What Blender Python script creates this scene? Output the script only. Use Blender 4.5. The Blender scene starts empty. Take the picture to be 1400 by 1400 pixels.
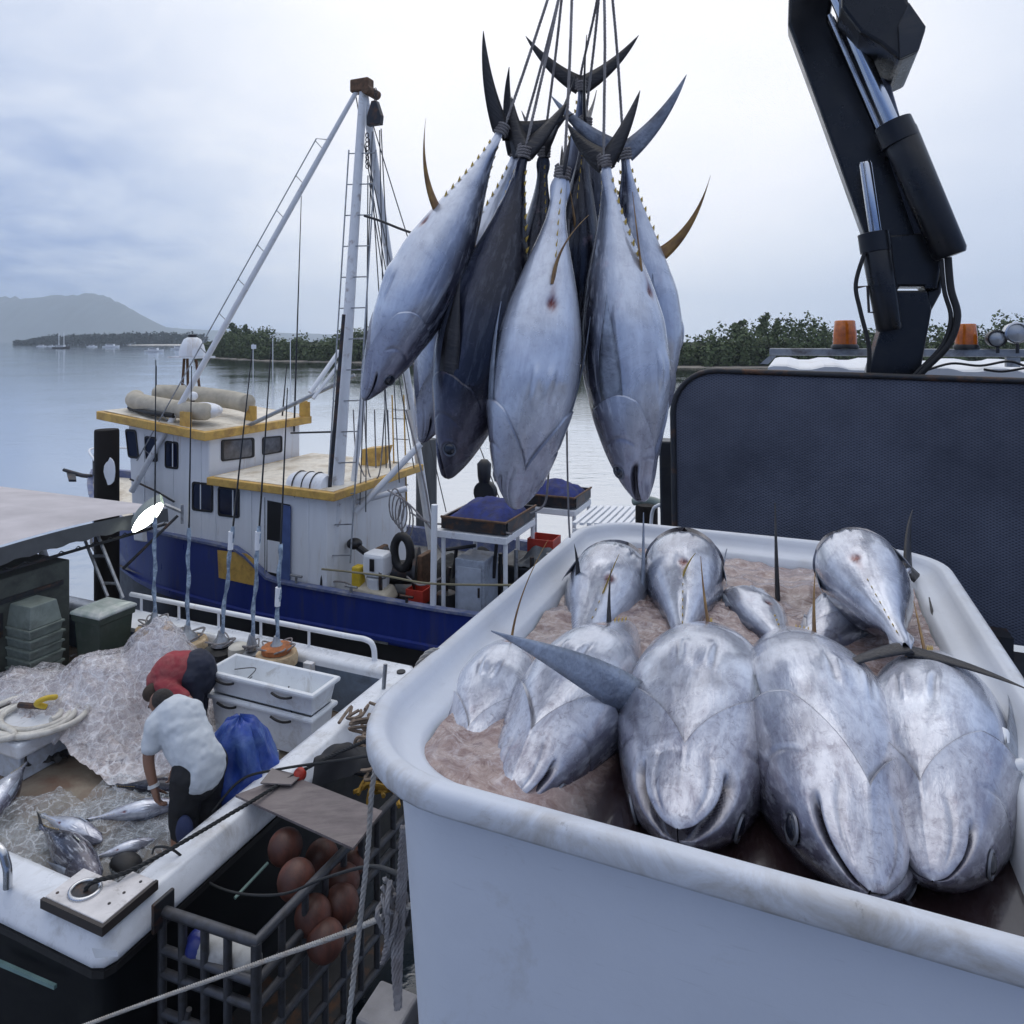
import bpy, math, random
import numpy as np
from mathutils import Vector, Matrix, noise
R = math.radians
scene = bpy.context.scene
COL = scene.collection
random.seed(7)

# ---------------------------------------------------------------- camera
F, HZ, ZC = 950.0, 466.0, 5.5          # focal length in photo pixels, horizon row, eye height over the water
cam_d = bpy.data.cameras.new('camera'); cam = bpy.data.objects.new('camera', cam_d); COL.objects.link(cam)
cam.location = (0, 0, ZC); cam.rotation_euler = (R(90), 0, 0)
cam_d.sensor_width = 36; cam_d.lens = 36 * F / 1400; cam_d.shift_y = -(700 - HZ) / 1400
cam_d.clip_start = 0.05; cam_d.clip_end = 30000
scene.camera = cam
scene.render.resolution_x = scene.render.resolution_y = 1024

# ---------------------------------------------------------------- sky and sun
SUN_EL, SUN_AZ = R(68), R(-6)           # high above a closed layer of cloud
world = bpy.data.worlds.new('World'); scene.world = world; world.use_nodes = True
nt = world.node_tree; nt.nodes.clear()
def N(t, kind, **kw):
    n = t.nodes.new(kind)
    for k, v in kw.items():
        if k.startswith('i_'):
            key = k[2:]; key = int(key) if key.isdigit() else key.replace('_', ' ')
            n.inputs[key].default_value = v
        else: setattr(n, k, v)
    return n
def math_(t, op, a, b=None, clamp=False):
    n = t.nodes.new('ShaderNodeMath'); n.operation = op; n.use_clamp = clamp
    for i, x in enumerate((a, b)):
        if x is None: continue
        if isinstance(x, (int, float)): n.inputs[i].default_value = x
        else: t.links.new(x, n.inputs[i])
    return n.outputs[0]
def mixc(t, f, a, b, mode='MIX'):
    n = t.nodes.new('ShaderNodeMix'); n.data_type = 'RGBA'; n.blend_type = mode
    for s, x in ((0, f), (6, a), (7, b)):
        if isinstance(x, (int, float)): n.inputs[s].default_value = x
        elif isinstance(x, tuple): n.inputs[s].default_value = (*x, 1) if len(x) == 3 else x
        else: t.links.new(x, n.inputs[s])
    return n.outputs[2]
def ramp(t, fac, stops, interp='LINEAR'):
    n = t.nodes.new('ShaderNodeValToRGB'); n.color_ramp.interpolation = interp
    e = n.color_ramp.elements
    while len(e) < len(stops): e.new(0.5)
    for i, (p, c) in enumerate(stops):
        e[i].position = p
        e[i].color = (c, c, c, 1) if isinstance(c, (int, float)) else (*c, 1)
    t.links.new(fac, n.inputs[0]); return n.outputs[0]

sky = N(nt, 'ShaderNodeTexSky', sky_type='NISHITA', sun_disc=False, sun_elevation=SUN_EL, sun_rotation=SUN_AZ)
sky.air_density = 1.2; sky.dust_density = 2.0
tc = N(nt, 'ShaderNodeTexCoord')
sep = N(nt, 'ShaderNodeSeparateXYZ'); nt.links.new(tc.outputs['Generated'], sep.inputs[0])
def wdot(d):
    d = Vector(d).normalized()
    n = N(nt, 'ShaderNodeVectorMath', operation='DOT_PRODUCT'); n.inputs[1].default_value = d
    nt.links.new(tc.outputs['Generated'], n.inputs[0]); return n.outputs['Value']
# cloud sheet: noise on a layer overhead, stretched towards the horizon
elev = math_(nt, 'ADD', math_(nt, 'MAXIMUM', sep.outputs[2], 0.0), 0.30)
cx = math_(nt, 'DIVIDE', sep.outputs[0], elev); cy = math_(nt, 'DIVIDE', sep.outputs[1], elev)
comb = N(nt, 'ShaderNodeCombineXYZ'); nt.links.new(cx, comb.inputs[0]); nt.links.new(cy, comb.inputs[1])
nz = N(nt, 'ShaderNodeTexNoise', i_Scale=2.0, i_Detail=8.0, i_Roughness=0.58, i_Distortion=0.3); nt.links.new(comb.outputs[0], nz.inputs['Vector'])
nz2 = N(nt, 'ShaderNodeTexNoise', i_Scale=3.6, i_Detail=7.0, i_Roughness=0.5); nt.links.new(comb.outputs[0], nz2.inputs['Vector'])
glow = ramp(nt, wdot((0.0, 1, 0.50)), [(0.0, 0.05), (0.62, 0.34), (0.82, 0.62), (0.92, 0.95), (1.0, 1.0)])
left = ramp(nt, wdot((-0.80, 1, 0.16)), [(0.0, 0.0), (0.86, 0.0), (0.95, 0.75), (1.0, 1.0)])   # the blue bank of cloud on the left
low = ramp(nt, math_(nt, 'SUBTRACT', 1.0, math_(nt, 'ABSOLUTE', sep.outputs[2])), [(0.0, 0.0), (0.70, 0.0), (1.0, 0.5)])
bank = math_(nt, 'MULTIPLY', left, ramp(nt, nz.outputs[0], [(0.36, 0.25), (0.60, 1.35)]))
zen = math_(nt, 'MULTIPLY', math_(nt, 'POWER', math_(nt, 'MAXIMUM', sep.outputs[2], 0.0), 1.5), 0.75)     # an overcast sky is brightest overhead
f0 = math_(nt, 'ADD', math_(nt, 'MAXIMUM', glow, math_(nt, 'ADD', zen, 0.08)), math_(nt, 'MULTIPLY', math_(nt, 'SUBTRACT', nz2.outputs[0], 0.5), 0.18))
f1 = math_(nt, 'SUBTRACT', f0, math_(nt, 'MULTIPLY', low, 0.24))
f2 = math_(nt, 'SUBTRACT', f1, math_(nt, 'MULTIPLY', bank, 0.30), clamp=True)
S = 0.10
cloud = ramp(nt, f2, [(0.0, (0.10, 0.18, 0.42)), (0.16, (0.24, 0.35, 0.64)), (0.40, (0.61, 0.69, 0.87)), (0.75, (0.92, 0.95, 1.03)), (1.0, (1.13, 1.11, 1.14))])
cs = N(nt, 'ShaderNodeVectorMath', operation='SCALE'); cs.inputs['Scale'].default_value = 1 / S; nt.links.new(cloud, cs.inputs[0])
skc = mixc(nt, 0.92, sky.outputs[0], cs.outputs[0])
bg = N(nt, 'ShaderNodeBackground', i_Strength=S); nt.links.new(skc, bg.inputs[0])
wo = N(nt, 'ShaderNodeOutputWorld'); nt.links.new(bg.outputs[0], wo.inputs[0])

sun_d = bpy.data.lights.new('sun', 'SUN'); sun_d.energy = 0.6; sun_d.angle = R(50); sun_d.color = (1.0, 0.95, 0.88)
sun = bpy.data.objects.new('sun', sun_d); COL.objects.link(sun)
_sd = Vector((math.sin(SUN_AZ) * math.cos(SUN_EL), math.cos(SUN_AZ) * math.cos(SUN_EL), math.sin(SUN_EL)))
sun.rotation_euler = (-_sd).to_track_quat('-Z', 'Y').to_euler(); sun.location = (0, 20, 30)
vs = scene.view_settings; vs.view_transform = 'Standard'; vs.look = 'None'; vs.gamma = 1; vs.use_curve_mapping = False
vs.exposure = 0.06
scene.cycles.max_bounces = 8; scene.cycles.volume_bounces = 2; scene.cycles.transparent_max_bounces = 16

# ---------------------------------------------------------------- frames: everything lies along the quay, turned 22.4 degrees
TH = R(22.4); CT, ST = math.cos(TH), math.sin(TH)
def W(u, v, z): return Vector((u * CT + v * ST, -u * ST + v * CT, z))
def uv_of(p): return (p[0] * CT - p[1] * ST, p[0] * ST + p[1] * CT)
def P(px, py, Y): return Vector(((px - 700) * Y / F, Y, ZC - (py - HZ) * Y / F))
def PV(px, py, v):
    k = (px - 700) / F; Y = v / (ST * k + CT); return P(px, py, Y)
def PU(px, py, u):
    k = (px - 700) / F; Y = u / (CT * k - ST); return P(px, py, Y)
def PZ(px, py, z):
    Y = F * (ZC - z) / (py - HZ); return P(px, py, Y)
def UVZ(p): u, v = uv_of(p); return u, v, p[2]
AX_U, AX_V, AX_Z = W(1, 0, 0), W(0, 1, 0), Vector((0, 0, 1))
RW = Matrix((AX_U, AX_V, AX_Z)).transposed()

# ---------------------------------------------------------------- objects
ORG = {}
def org(o): return ORG.get(o.name, Vector((0, 0, 0)))
def tag(o, label=None, cat=None, group=None, kind=None):
    if label: o['label'] = label
    if cat: o['category'] = cat
    if group: o['group'] = group
    if kind: o['kind'] = kind
    return o
def thing(name, label, cat, loc=(0, 0, 0), group=None):
    o = bpy.data.objects.new(name, None); COL.objects.link(o); o.location = loc; o.empty_display_size = 0.2
    ORG[o.name] = Vector(loc); return tag(o, label, cat, group)
class MB:
    def __init__(s): s.v = []; s.f = []
    def add(s, vs, fs):
        b = len(s.v); s.v += [Vector(x) for x in vs]; s.f += [tuple(i + b for i in f) for f in fs]; return s
    def hexa(s, p):      # 8 points: bottom loop of four, top loop of four
        return s.add(p, [(3, 2, 1, 0), (4, 5, 6, 7), (0, 1, 5, 4), (1, 2, 6, 5), (2, 3, 7, 6), (3, 0, 4, 7)])
    def box(s, c, size, rot=None):
        c = Vector(c); h = [x / 2 for x in size]; rot = rot or Matrix.Identity(3)
        return s.hexa([c + rot @ Vector((x * h[0], y * h[1], z * h[2])) for z in (-1, 1) for x, y in ((-1, -1), (1, -1), (1, 1), (-1, 1))])
    def bw(s, u0, u1, v0, v1, z0, z1):
        return s.hexa([W(u, v, z) for z in (z0, z1) for u, v in ((u0, v0), (u1, v0), (u1, v1), (u0, v1))])
    def prism(s, poly, off):
        n = len(poly); poly = [Vector(p) for p in poly]; off = Vector(off)
        return s.add(poly + [p + off for p in poly], [tuple(range(n))[::-1], tuple(range(n, 2 * n))] + [(i, (i + 1) % n, n + (i + 1) % n, n + i) for i in range(n)])
    def tube(s, path, r, n=8, cap=True, closed=False):
        path = [Vector(p) for p in path]; m = len(path)
        rr = r if isinstance(r, (list, tuple)) else [r] * m
        up = None; vs = []
        for i, p in enumerate(path):
            if closed: d = path[(i + 1) % m] - path[i - 1]
            else: d = path[min(i + 1, m - 1)] - path[max(i - 1, 0)]
            if d.length < 1e-9: d = Vector((0, 0, 1))
            d.normalize()
            if up is None: up = Vector((0, 0, 1)) if abs(d.z) < .9 else Vector((1, 0, 0))
            a = up - d * up.dot(d)
            if a.length < 1e-6: a = d.orthogonal()
            a.normalize(); b = d.cross(a); up = a
            vs += [p + (a * math.cos(2 * math.pi * k / n) + b * math.sin(2 * math.pi * k / n)) * rr[i] for k in range(n)]
        fs = [(i * n + k, i * n + (k + 1) % n, (i + 1) * n + (k + 1) % n, (i + 1) * n + k) for i in range(m - 1) for k in range(n)]
        if closed: fs += [((m - 1) * n + k, (m - 1) * n + (k + 1) % n, (k + 1) % n, k) for k in range(n)]
        elif cap: fs += [tuple(range(n))[::-1], tuple((m - 1) * n + k for k in range(n))]
        return s.add(vs, fs)
    def ell(s, c, rad, rot=None, nu=16, nv=10):
        c = Vector(c); rot = rot or Matrix.Identity(3)
        if isinstance(rad, (int, float)): rad = (rad,) * 3
        vs = [c + rot @ Vector((0, 0, -rad[2]))]
        for j in range(1, nv):
            a = -math.pi / 2 + math.pi * j / nv
            vs += [c + rot @ Vector((rad[0] * math.cos(a) * math.cos(2 * math.pi * i / nu), rad[1] * math.cos(a) * math.sin(2 * math.pi * i / nu), rad[2] * math.sin(a))) for i in range(nu)]
        vs.append(c + rot @ Vector((0, 0, rad[2])))
        fs = [(0, 1 + (i + 1) % nu, 1 + i) for i in range(nu)]
        for j in range(nv - 2):
            fs += [(1 + j * nu + i, 1 + j * nu + (i + 1) % nu, 1 + (j + 1) * nu + (i + 1) % nu, 1 + (j + 1) * nu + i) for i in range(nu)]
        t = len(vs) - 1; fs += [(t, 1 + (nv - 2) * nu + i, 1 + (nv - 2) * nu + (i + 1) % nu) for i in range(nu)]
        return s.add(vs, fs)
    def lathe(s, prof, c, axis=(0, 0, 1), n=20, cap=True):
        c = Vector(c); ax = Vector(axis).normalized(); a = ax.orthogonal().normalized(); b = ax.cross(a); m = len(prof)
        vs = [c + ax * z + (a * math.cos(2 * math.pi * k / n) + b * math.sin(2 * math.pi * k / n)) * r for r, z in prof for k in range(n)]
        fs = [(i * n + k, i * n + (k + 1) % n, (i + 1) * n + (k + 1) % n, (i + 1) * n + k) for i in range(m - 1) for k in range(n)]
        if cap: fs += [tuple(range(n))[::-1], tuple((m - 1) * n + k for k in range(n))]
        return s.add(vs, fs)
    def grid(s, nu, nv, fn):
        vs = [fn(i / (nu - 1), j / (nv - 1)) for j in range(nv) for i in range(nu)]
        return s.add(vs, [(j * nu + i, j * nu + i + 1, (j + 1) * nu + i + 1, (j + 1) * nu + i) for j in range(nv - 1) for i in range(nu - 1)])
    def loft(s, rings, closed=True, caps=True):
        n = len(rings[0]); vs = [p for r in rings for p in r]; m = len(rings); k2 = n if closed else n - 1
        fs = [(i * n + k, i * n + (k + 1) % n, (i + 1) * n + (k + 1) % n, (i + 1) * n + k) for i in range(m - 1) for k in range(k2)]
        if caps and closed: fs += [tuple(range(n))[::-1], tuple((m - 1) * n + k for k in range(n))]
        return s.add(vs, fs)
    def build(s, name, mat, parent=None, smooth=False, bevel=0.0, sub=0, solid=0.0, base=None, label=None):
        me = bpy.data.meshes.new(name)
        if parent is not None: o0 = org(parent)
        elif base is not None: o0 = Vector(base)
        else:
            xs = [v.x for v in s.v]; ys = [v.y for v in s.v]
            o0 = Vector(((min(xs) + max(xs)) / 2, (min(ys) + max(ys)) / 2, min(v.z for v in s.v)))
        me.from_pydata([tuple(v - o0) for v in s.v], [], s.f); me.update()
        if smooth: me.polygons.foreach_set('use_smooth', [True] * len(me.polygons))
        me.materials.append(mat)
        o = bpy.data.objects.new(name, me); COL.objects.link(o); ORG[o.name] = o0
        if parent is not None: o.parent = parent
        else: o.location = o0
        if solid: md = o.modifiers.new('solid', 'SOLIDIFY'); md.thickness = solid; md.offset = 0
        if bevel: md = o.modifiers.new('bevel', 'BEVEL'); md.width = bevel; md.segments = 2; md.limit_method = 'ANGLE'; md.angle_limit = R(40)
        if sub: md = o.modifiers.new('sub', 'SUBSURF'); md.levels = md.render_levels = sub
        if smooth and not sub:
            me.set_sharp_from_angle(angle=R(50)) if hasattr(me, 'set_sharp_from_angle') else None
        if label: o['label'] = label
        return o
def copy_tree(o, delta, parent=None):
    c = o.copy(); COL.objects.link(c)
    if parent is None: c.location = o.location + Vector(delta); ORG[c.name] = org(o) + Vector(delta)
    else: c.parent = parent; ORG[c.name] = org(parent)
    for ch in list(o.children): copy_tree(ch, delta, c)
    return c
def smooth_path(pts, k=6):
    pts = [Vector(p) for p in pts]; out = []
    for i in range(len(pts) - 1):
        p0, p1, p2, p3 = pts[max(i - 1, 0)], pts[i], pts[i + 1], pts[min(i + 2, len(pts) - 1)]
        for j in range(k):
            t = j / k
            out.append(0.5 * ((2 * p1) + (p2 - p0) * t + (2 * p0 - 5 * p1 + 4 * p2 - p3) * t * t + (3 * p1 - p0 - 3 * p2 + p3) * t ** 3))
    return out + [pts[-1]]
def sag(a, b, d, n=14):
    a = Vector(a); b = Vector(b); return [a.lerp(b, i / n) - Vector((0, 0, d * 4 * (i / n) * (1 - i / n))) for i in range(n + 1)]
def arclen(path, step):
    out = [Vector(path[0])]; acc = 0.0
    for a, b in zip(path[:-1], path[1:]):
        L = (b - a).length; d = step - acc
        while d <= L: out.append(a.lerp(b, d / L)); d += step
        acc = L - (d - step)
    if (out[-1] - path[-1]).length > step * .3: out.append(Vector(path[-1]))
    return out
def rope_mb(path, r, mb=None, pitch=7.0):
    """three laid strands twisting round the path"""
    mb = mb or MB(); path = arclen([Vector(p) for p in path], r * pitch / 7)
    up = Vector((0, 0, 1)); fr = []
    for i, p in enumerate(path):
        d = (path[min(i + 1, len(path) - 1)] - path[max(i - 1, 0)]).normalized()
        a = up - d * up.dot(d)
        if a.length < 1e-4: a = d.orthogonal()
        a.normalize(); fr.append((p, a, d.cross(a))); up = a
    for k in range(3):
        mb.tube([p + (a * math.cos(2 * math.pi * (i / 7 + k / 3)) + b * math.sin(2 * math.pi * (i / 7 + k / 3))) * r * .5 for i, (p, a, b) in enumerate(fr)], r * .56, 5)
    return mb

# ---------------------------------------------------------------- materials
def mat(name, col, rough=0.5, metal=0.0, var=0.18, scale=6.0, bump=0.0, bscale=60.0, dirt=None, dscale=3.0, damt=0.4, spec=0.5, coat=0.0, trans=0.0, alpha=1.0, stretch=None, emit=None):
    m = bpy.data.materials.new(name); m.use_nodes = True; t = m.node_tree; b = t.nodes['Principled BSDF']
    co = N(t, 'ShaderNodeTexCoord').outputs['Object']
    if stretch:
        mp = N(t, 'ShaderNodeMapping'); mp.inputs['Scale'].default_value = stretch; t.links.new(co, mp.inputs[0]); co = mp.outputs[0]
    n = N(t, 'ShaderNodeTexNoise', i_Scale=scale, i_Detail=6.0, i_Roughness=0.6); t.links.new(co, n.inputs['Vector'])
    c0 = tuple(x * (1 - var) for x in col); c1 = tuple(min(x * (1 + var), 1) for x in col)
    c = mixc(t, ramp(t, n.outputs[0], [(0.3, 0.0), (0.7, 1.0)]), c0, c1)
    if dirt:
        n2 = N(t, 'ShaderNodeTexNoise', i_Scale=dscale, i_Detail=8.0, i_Roughness=0.7, i_Distortion=0.5); t.links.new(co, n2.inputs['Vector'])
        c = mixc(t, ramp(t, n2.outputs[0], [(0.62 - damt * .4, 0.0), (0.80 - damt * .2, 1.0)]), c, dirt)
    t.links.new(c, b.inputs['Base Color'])
    rn = ramp(t, n.outputs[0], [(0.25, max(rough - .1, .02)), (0.75, min(rough + .1, 1.0))]); t.links.new(rn, b.inputs['Roughness'])
    b.inputs['Metallic'].default_value = metal; b.inputs['Specular IOR Level'].default_value = spec
    b.inputs['Coat Weight'].default_value = coat; b.inputs['Coat Roughness'].default_value = .12
    b.inputs['Alpha'].default_value = alpha; b.inputs['Transmission Weight'].default_value = trans
    if emit: b.inputs['Emission Color'].default_value = (*emit[0], 1); b.inputs['Emission Strength'].default_value = emit[1]
    if bump:
        n3 = N(t, 'ShaderNodeTexNoise', i_Scale=bscale, i_Detail=4.0); t.links.new(co, n3.inputs['Vector'])
        bp = N(t, 'ShaderNodeBump', i_Strength=bump, i_Distance=0.01); t.links.new(n3.outputs[0], bp.inputs['Height']); t.links.new(bp.outputs[0], b.inputs['Normal'])
    return m
RUST = (0.16, 0.075, 0.035)
M_WHITE = mat('white_paint', (0.74, 0.76, 0.79), .38, var=.05, dirt=(.46, .37, .28), dscale=3.2, damt=.10, stretch=(1, 1, .12))
M_WHITER = mat('white_rusty_paint', (0.70, 0.72, 0.75), .42, var=.06, dirt=RUST, dscale=5, damt=.10)
M_BLUE = mat('blue_hull_paint', (0.014, 0.030, 0.19), .34, var=.12, dirt=(.06, .06, .09), dscale=3.0, damt=.22, stretch=(1, 1, .16))
M_BLACK = mat('black_paint', (0.012, 0.012, 0.014), .45)
M_PILE = mat('tarred_timber', (0.016, 0.014, 0.013), .8, bump=.5, bscale=20, spec=.2, stretch=(1, 1, .15))
M_GPILE = mat('grey_timber_pile', (0.075, 0.08, 0.085), .85, var=.5, bump=.6, bscale=25, stretch=(1, 1, .12))
M_OCHRE = mat('ochre_paint', (0.58, 0.36, 0.085), .5, dirt=(.30, .16, .05), dscale=4, damt=.35)
M_CREAM = mat('cream_roof_paint', (0.72, 0.67, 0.57), .55, dirt=(.35, .26, .15), dscale=1.6, damt=.35)
M_CLOTH = mat('cream_canvas', (0.46, 0.42, 0.34), .9, bump=.5, bscale=14)
M_GLASS = mat('cabin_glass', (0.012, 0.014, 0.022), .08, spec=.6)
M_GLASSD = mat('side_glass', (0.012, 0.015, 0.035), .12, spec=.25)
M_GLASSL = mat('hazy_glass', (0.10, 0.10, 0.11), .15, spec=.6, var=.5)
M_RUBBER = mat('black_rubber', (0.010, 0.010, 0.011), .55)
M_STEEL = mat('galvanised_steel', (0.36, 0.38, 0.40), .42, .6, dirt=(.12, .10, .09), dscale=6, damt=.4)
M_STAIN = mat('stainless_steel', (0.55, 0.56, 0.58), .25, .9)
M_DSTEEL = mat('dark_steel', (0.035, 0.037, 0.042), .45, .5, dirt=RUST, dscale=5, damt=.3)
M_RUST = mat('rusty_steel', (0.13, 0.075, 0.045), .75, .2, var=.5, scale=14, bump=.4)
M_WIRE = mat('wire_rope', (0.10, 0.10, 0.105), .6, .4)
M_ROPEW = mat('white_rope', (0.34, 0.335, 0.32), .9, dirt=(.25, .21, .17), dscale=9, damt=.4)
M_ROPEG = mat('grey_rope', (0.27, 0.26, 0.26), .9, dirt=(.12, .10, .10), dscale=9, damt=.5)
M_ROPED = mat('dark_mooring_rope', (0.022, 0.024, 0.026), .85)
M_ORANGE = mat('orange_float_plastic', (0.070, 0.027, 0.020), .55, dirt=(.16, .05, .03), dscale=6, damt=.5)
M_RED = mat('red_plastic', (0.40, 0.035, 0.02), .5)
M_YEL = mat('yellow_plastic', (0.60, 0.42, 0.03), .5)
M_DECK = mat('boat_deck', (0.24, 0.205, 0.16), .65, var=.25, scale=3, dirt=(.15, .085, .06), dscale=1.8, damt=.45, bump=.25, bscale=90)

# ================================================================ water, hills, woods
def water_mat():
    m = bpy.data.materials.new('harbour_water'); m.use_nodes = True; t = m.node_tree; b = t.nodes['Principled BSDF']
    t.nodes.remove(b); o = t.nodes['Material Output']; lw = N(t, 'ShaderNodeLayerWeight', i_Blend=.5); df = N(t, 'ShaderNodeBsdfDiffuse'); df.inputs[0].default_value = (.018, .026, .034, 1); gl = N(t, 'ShaderNodeBsdfGlossy'); gl.inputs['Roughness'].default_value = .05; gl.inputs[0].default_value = (.93, .95, .97, 1); mx = N(t, 'ShaderNodeMixShader'); t.links.new(df.outputs[0], mx.inputs[1]); t.links.new(gl.outputs[0], mx.inputs[2]); t.links.new(mx.outputs[0], o.inputs[0]); t.links.new(ramp(t, lw.outputs['Facing'], [(0, .03), (.3, .06), (.52, .32), (.68, .66), (.85, .86), (1, .97)]), mx.inputs[0])
    co = N(t, 'ShaderNodeTexCoord').outputs['Object']
    mp = N(t, 'ShaderNodeMapping'); mp.inputs['Scale'].default_value = (.55, 1.0, 1); t.links.new(co, mp.inputs[0])
    a = N(t, 'ShaderNodeTexNoise', i_Scale=1.6, i_Detail=5.0, i_Roughness=.55); t.links.new(mp.outputs[0], a.inputs['Vector'])
    c = N(t, 'ShaderNodeTexNoise', i_Scale=.05, i_Detail=3.0); t.links.new(co, c.inputs['Vector'])
    st = math_(t, 'MULTIPLY', ramp(t, c.outputs[0], [(.35, .15), (.65, 1.0)]), .34)
    bp = N(t, 'ShaderNodeBump', i_Distance=.12); t.links.new(a.outputs[0], bp.inputs['Height']); t.links.new(st, bp.inputs['Strength'])
    t.links.new(bp.outputs[0], gl.inputs['Normal'])
    return m
tag(MB().add([(-9000, -300, 0), (9000, -300, 0), (9000, 9000, 0), (-9000, 9000, 0)], [(0, 1, 2, 3)]).build('water', water_mat(), base=(0, 0, 0)), kind='structure')

def foliage_mat(name, col, var=.45, sc=.6):
    m = bpy.data.materials.new(name); m.use_nodes = True; t = m.node_tree; b = t.nodes['Principled BSDF']
    co = N(t, 'ShaderNodeTexCoord').outputs['Object']
    n = N(t, 'ShaderNodeTexNoise', i_Scale=sc, i_Detail=6.0, i_Roughness=.7); t.links.new(co, n.inputs['Vector'])
    t.links.new(mixc(t, ramp(t, n.outputs[0], [(.3, 0.), (.7, 1.)]), tuple(x * (1 - var) for x in col), tuple(x * (1 + var) for x in col)), b.inputs['Base Color'])
    b.inputs['Roughness'].default_value = .75; b.inputs['Specular IOR Level'].default_value = .2
    return m
M_LEAF = foliage_mat('mangrove_leaves', (.085, .112, .048)); M_FAR = foliage_mat('distant_forest', (.026, .040, .036), sc=.01)
M_TRUNK = mat('bark', (.10, .08, .06), .9); M_MUD = mat('shore_mud', (.34, .30, .25), .8, scale=.3); M_SAND = mat('pale_sand', (.62, .58, .52), .9, scale=.1)

def np_mesh(name, co, faces, m, parent=None, loc=(0, 0, 0), smooth=False):
    me = bpy.data.meshes.new(name); co = np.asarray(co, np.float32); faces = np.asarray(faces, np.int32); k = faces.shape[1]
    me.vertices.add(len(co)); me.vertices.foreach_set('co', co.ravel())
    me.loops.add(faces.size); me.loops.foreach_set('vertex_index', faces.ravel())
    me.polygons.add(len(faces)); me.polygons.foreach_set('loop_start', np.arange(0, faces.size, k, dtype=np.int32))
    me.polygons.foreach_set('loop_total', np.full(len(faces), k, np.int32))
    if smooth: me.polygons.foreach_set('use_smooth', np.ones(len(faces), bool))
    me.update(calc_edges=True); me.validate(); me.materials.append(m)
    o = bpy.data.objects.new(name, me); COL.objects.link(o)
    if parent is not None: o.parent = parent; ORG[o.name] = org(parent)
    else: o.location = loc; ORG[o.name] = Vector(loc)
    return o
rng = np.random.default_rng(5)
def leaf_cloud(blobs, per, size):
    """leaf-clump quads spread on and inside uneven crown lobes"""
    vs = []
    for (c, r) in blobs:
        n = per
        d = rng.normal(size=(n, 3)); d /= np.linalg.norm(d, axis=1)[:, None]
        rad = rng.uniform(.55, 1.12, n)[:, None]
        p = np.array(c) + d * rad * np.array(r)
        p[:, 2] = np.maximum(p[:, 2], .15)
        nrm = d + rng.normal(size=(n, 3)) * .8; nrm /= np.linalg.norm(nrm, axis=1)[:, None]
        a = np.cross(nrm, rng.normal(size=(n, 3))); a /= np.linalg.norm(a, axis=1)[:, None]; b = np.cross(nrm, a)
        s = (size * rng.uniform(.5, 1.3, n))[:, None]
        vs.append(np.stack([p - a * s - b * s * .6, p + a * s - b * s * .6, p + a * s * .7 + b * s * .6, p - a * s * .7 + b * s * .6], 1))
    vs = np.concatenate(vs).reshape(-1, 3)
    return vs, np.arange(len(vs)).reshape(-1, 4)
# mangrove wood across the creek: the bank runs nearer towards the right
def bank_y(x): return np.interp(x, [-130, -95, -70, -40, 0, 40, 150], [262, 225, 195, 178, 158, 146, 138])
blobs = []
for x in np.arange(-108, 160, 1.9):
    for row in range(3):
        xx = x + rng.uniform(-1.2, 1.2); y = bank_y(xx) + row * 4.5 + rng.uniform(-.8, 1.2)
        h = (5.4 + 1.3 * math.sin(xx * .13) + .8 * math.sin(xx * .41 + 1) + rng.uniform(-.9, 1.2)) * (1.0 + row * .13) * (y / 165) ** .35 * (1.0 + .22 * min(1, max(0, (xx + 40) / 60)))
        if xx < -98: h *= .62
        blobs.append(((xx, y, h * .62), (rng.uniform(1.7, 2.8), rng.uniform(1.6, 2.4), h * .40)))
        if row == 0: blobs.append(((xx, y - .6, h * .28), (1.6, 1.2, h * .30)))
v, f = leaf_cloud(blobs, 130, .34)
tag(np_mesh('mangrove_wood', v, f, M_LEAF), 'dense green mangrove wood along the far bank', 'wood', kind='stuff')
cm = MB()
xs = [-112, -95, -70, -40, 0, 40, 90, 160]
cm.loft([[Vector((x, float(bank_y(x)) + dy, z)) for dy, z in ((-1.5, .02), (.3, .35), (3, .6), (3, 4.2), (14, 5.2), (14, -.2))] for x in xs], closed=False)
tag(cm.build('bank_undergrowth', foliage_mat('dark_undergrowth', (.022, .032, .014)), base=(0, 150, 0)), 'dark tangled undergrowth under the mangroves', 'undergrowth', kind='stuff')
mb = MB()
mb.loft([[Vector((x, float(bank_y(x)) - w, z)) for w, z in ((3.2, -.05), (2.6, .10), (1.2, .22), (-.5, .3))] for x in xs], closed=False)
tag(mb.build('mud_bank', M_MUD, base=(0, 150, 0)), kind='structure')
def tall_tree(px, top, w, lab, Y=152):
    base = P(px, HZ, Y); base.z = .3; h = ZC - (top - HZ) * Y / F
    r = thing('tree', lab, 'tree', base, 'trees standing above the mangroves')
    MB().tube([base, base + Vector((.2, 0, h * .5)), base + Vector((0, 0, h * .92))], [.22, .16, .05], 6).build('trunk', M_TRUNK, r)
    bl = []
    for i in range(7):
        z = h * (.62 + .055 * i); bl.append(((base.x * 0 + random.uniform(-.6, .6) * w, random.uniform(-.5, .5), z), (w * random.uniform(.45, .8) * (1.15 - i * .1), w * .6, h * .07)))
    v, f = leaf_cloud(bl, 80, .30); np_mesh('crown', v, f, M_LEAF, r)
tall_tree(1047, 431, 2.0, 'tallest tree above the mangroves, left of the amber beacon', 160)
tall_tree(1062, 440, 1.3, 'small tree just right of the tallest tree above the mangroves', 160)
tall_tree(1010, 440, 2.2, 'rounded tree above the mangroves between hanging tuna and crane', 158)
tall_tree(322, 443, 2.2, 'tree above the left end of the mangroves beside the long slanting boom', 225)
tall_tree(338, 446, 1.6, 'smaller tree above the mangroves right of the slanting boom', 222)

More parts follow.
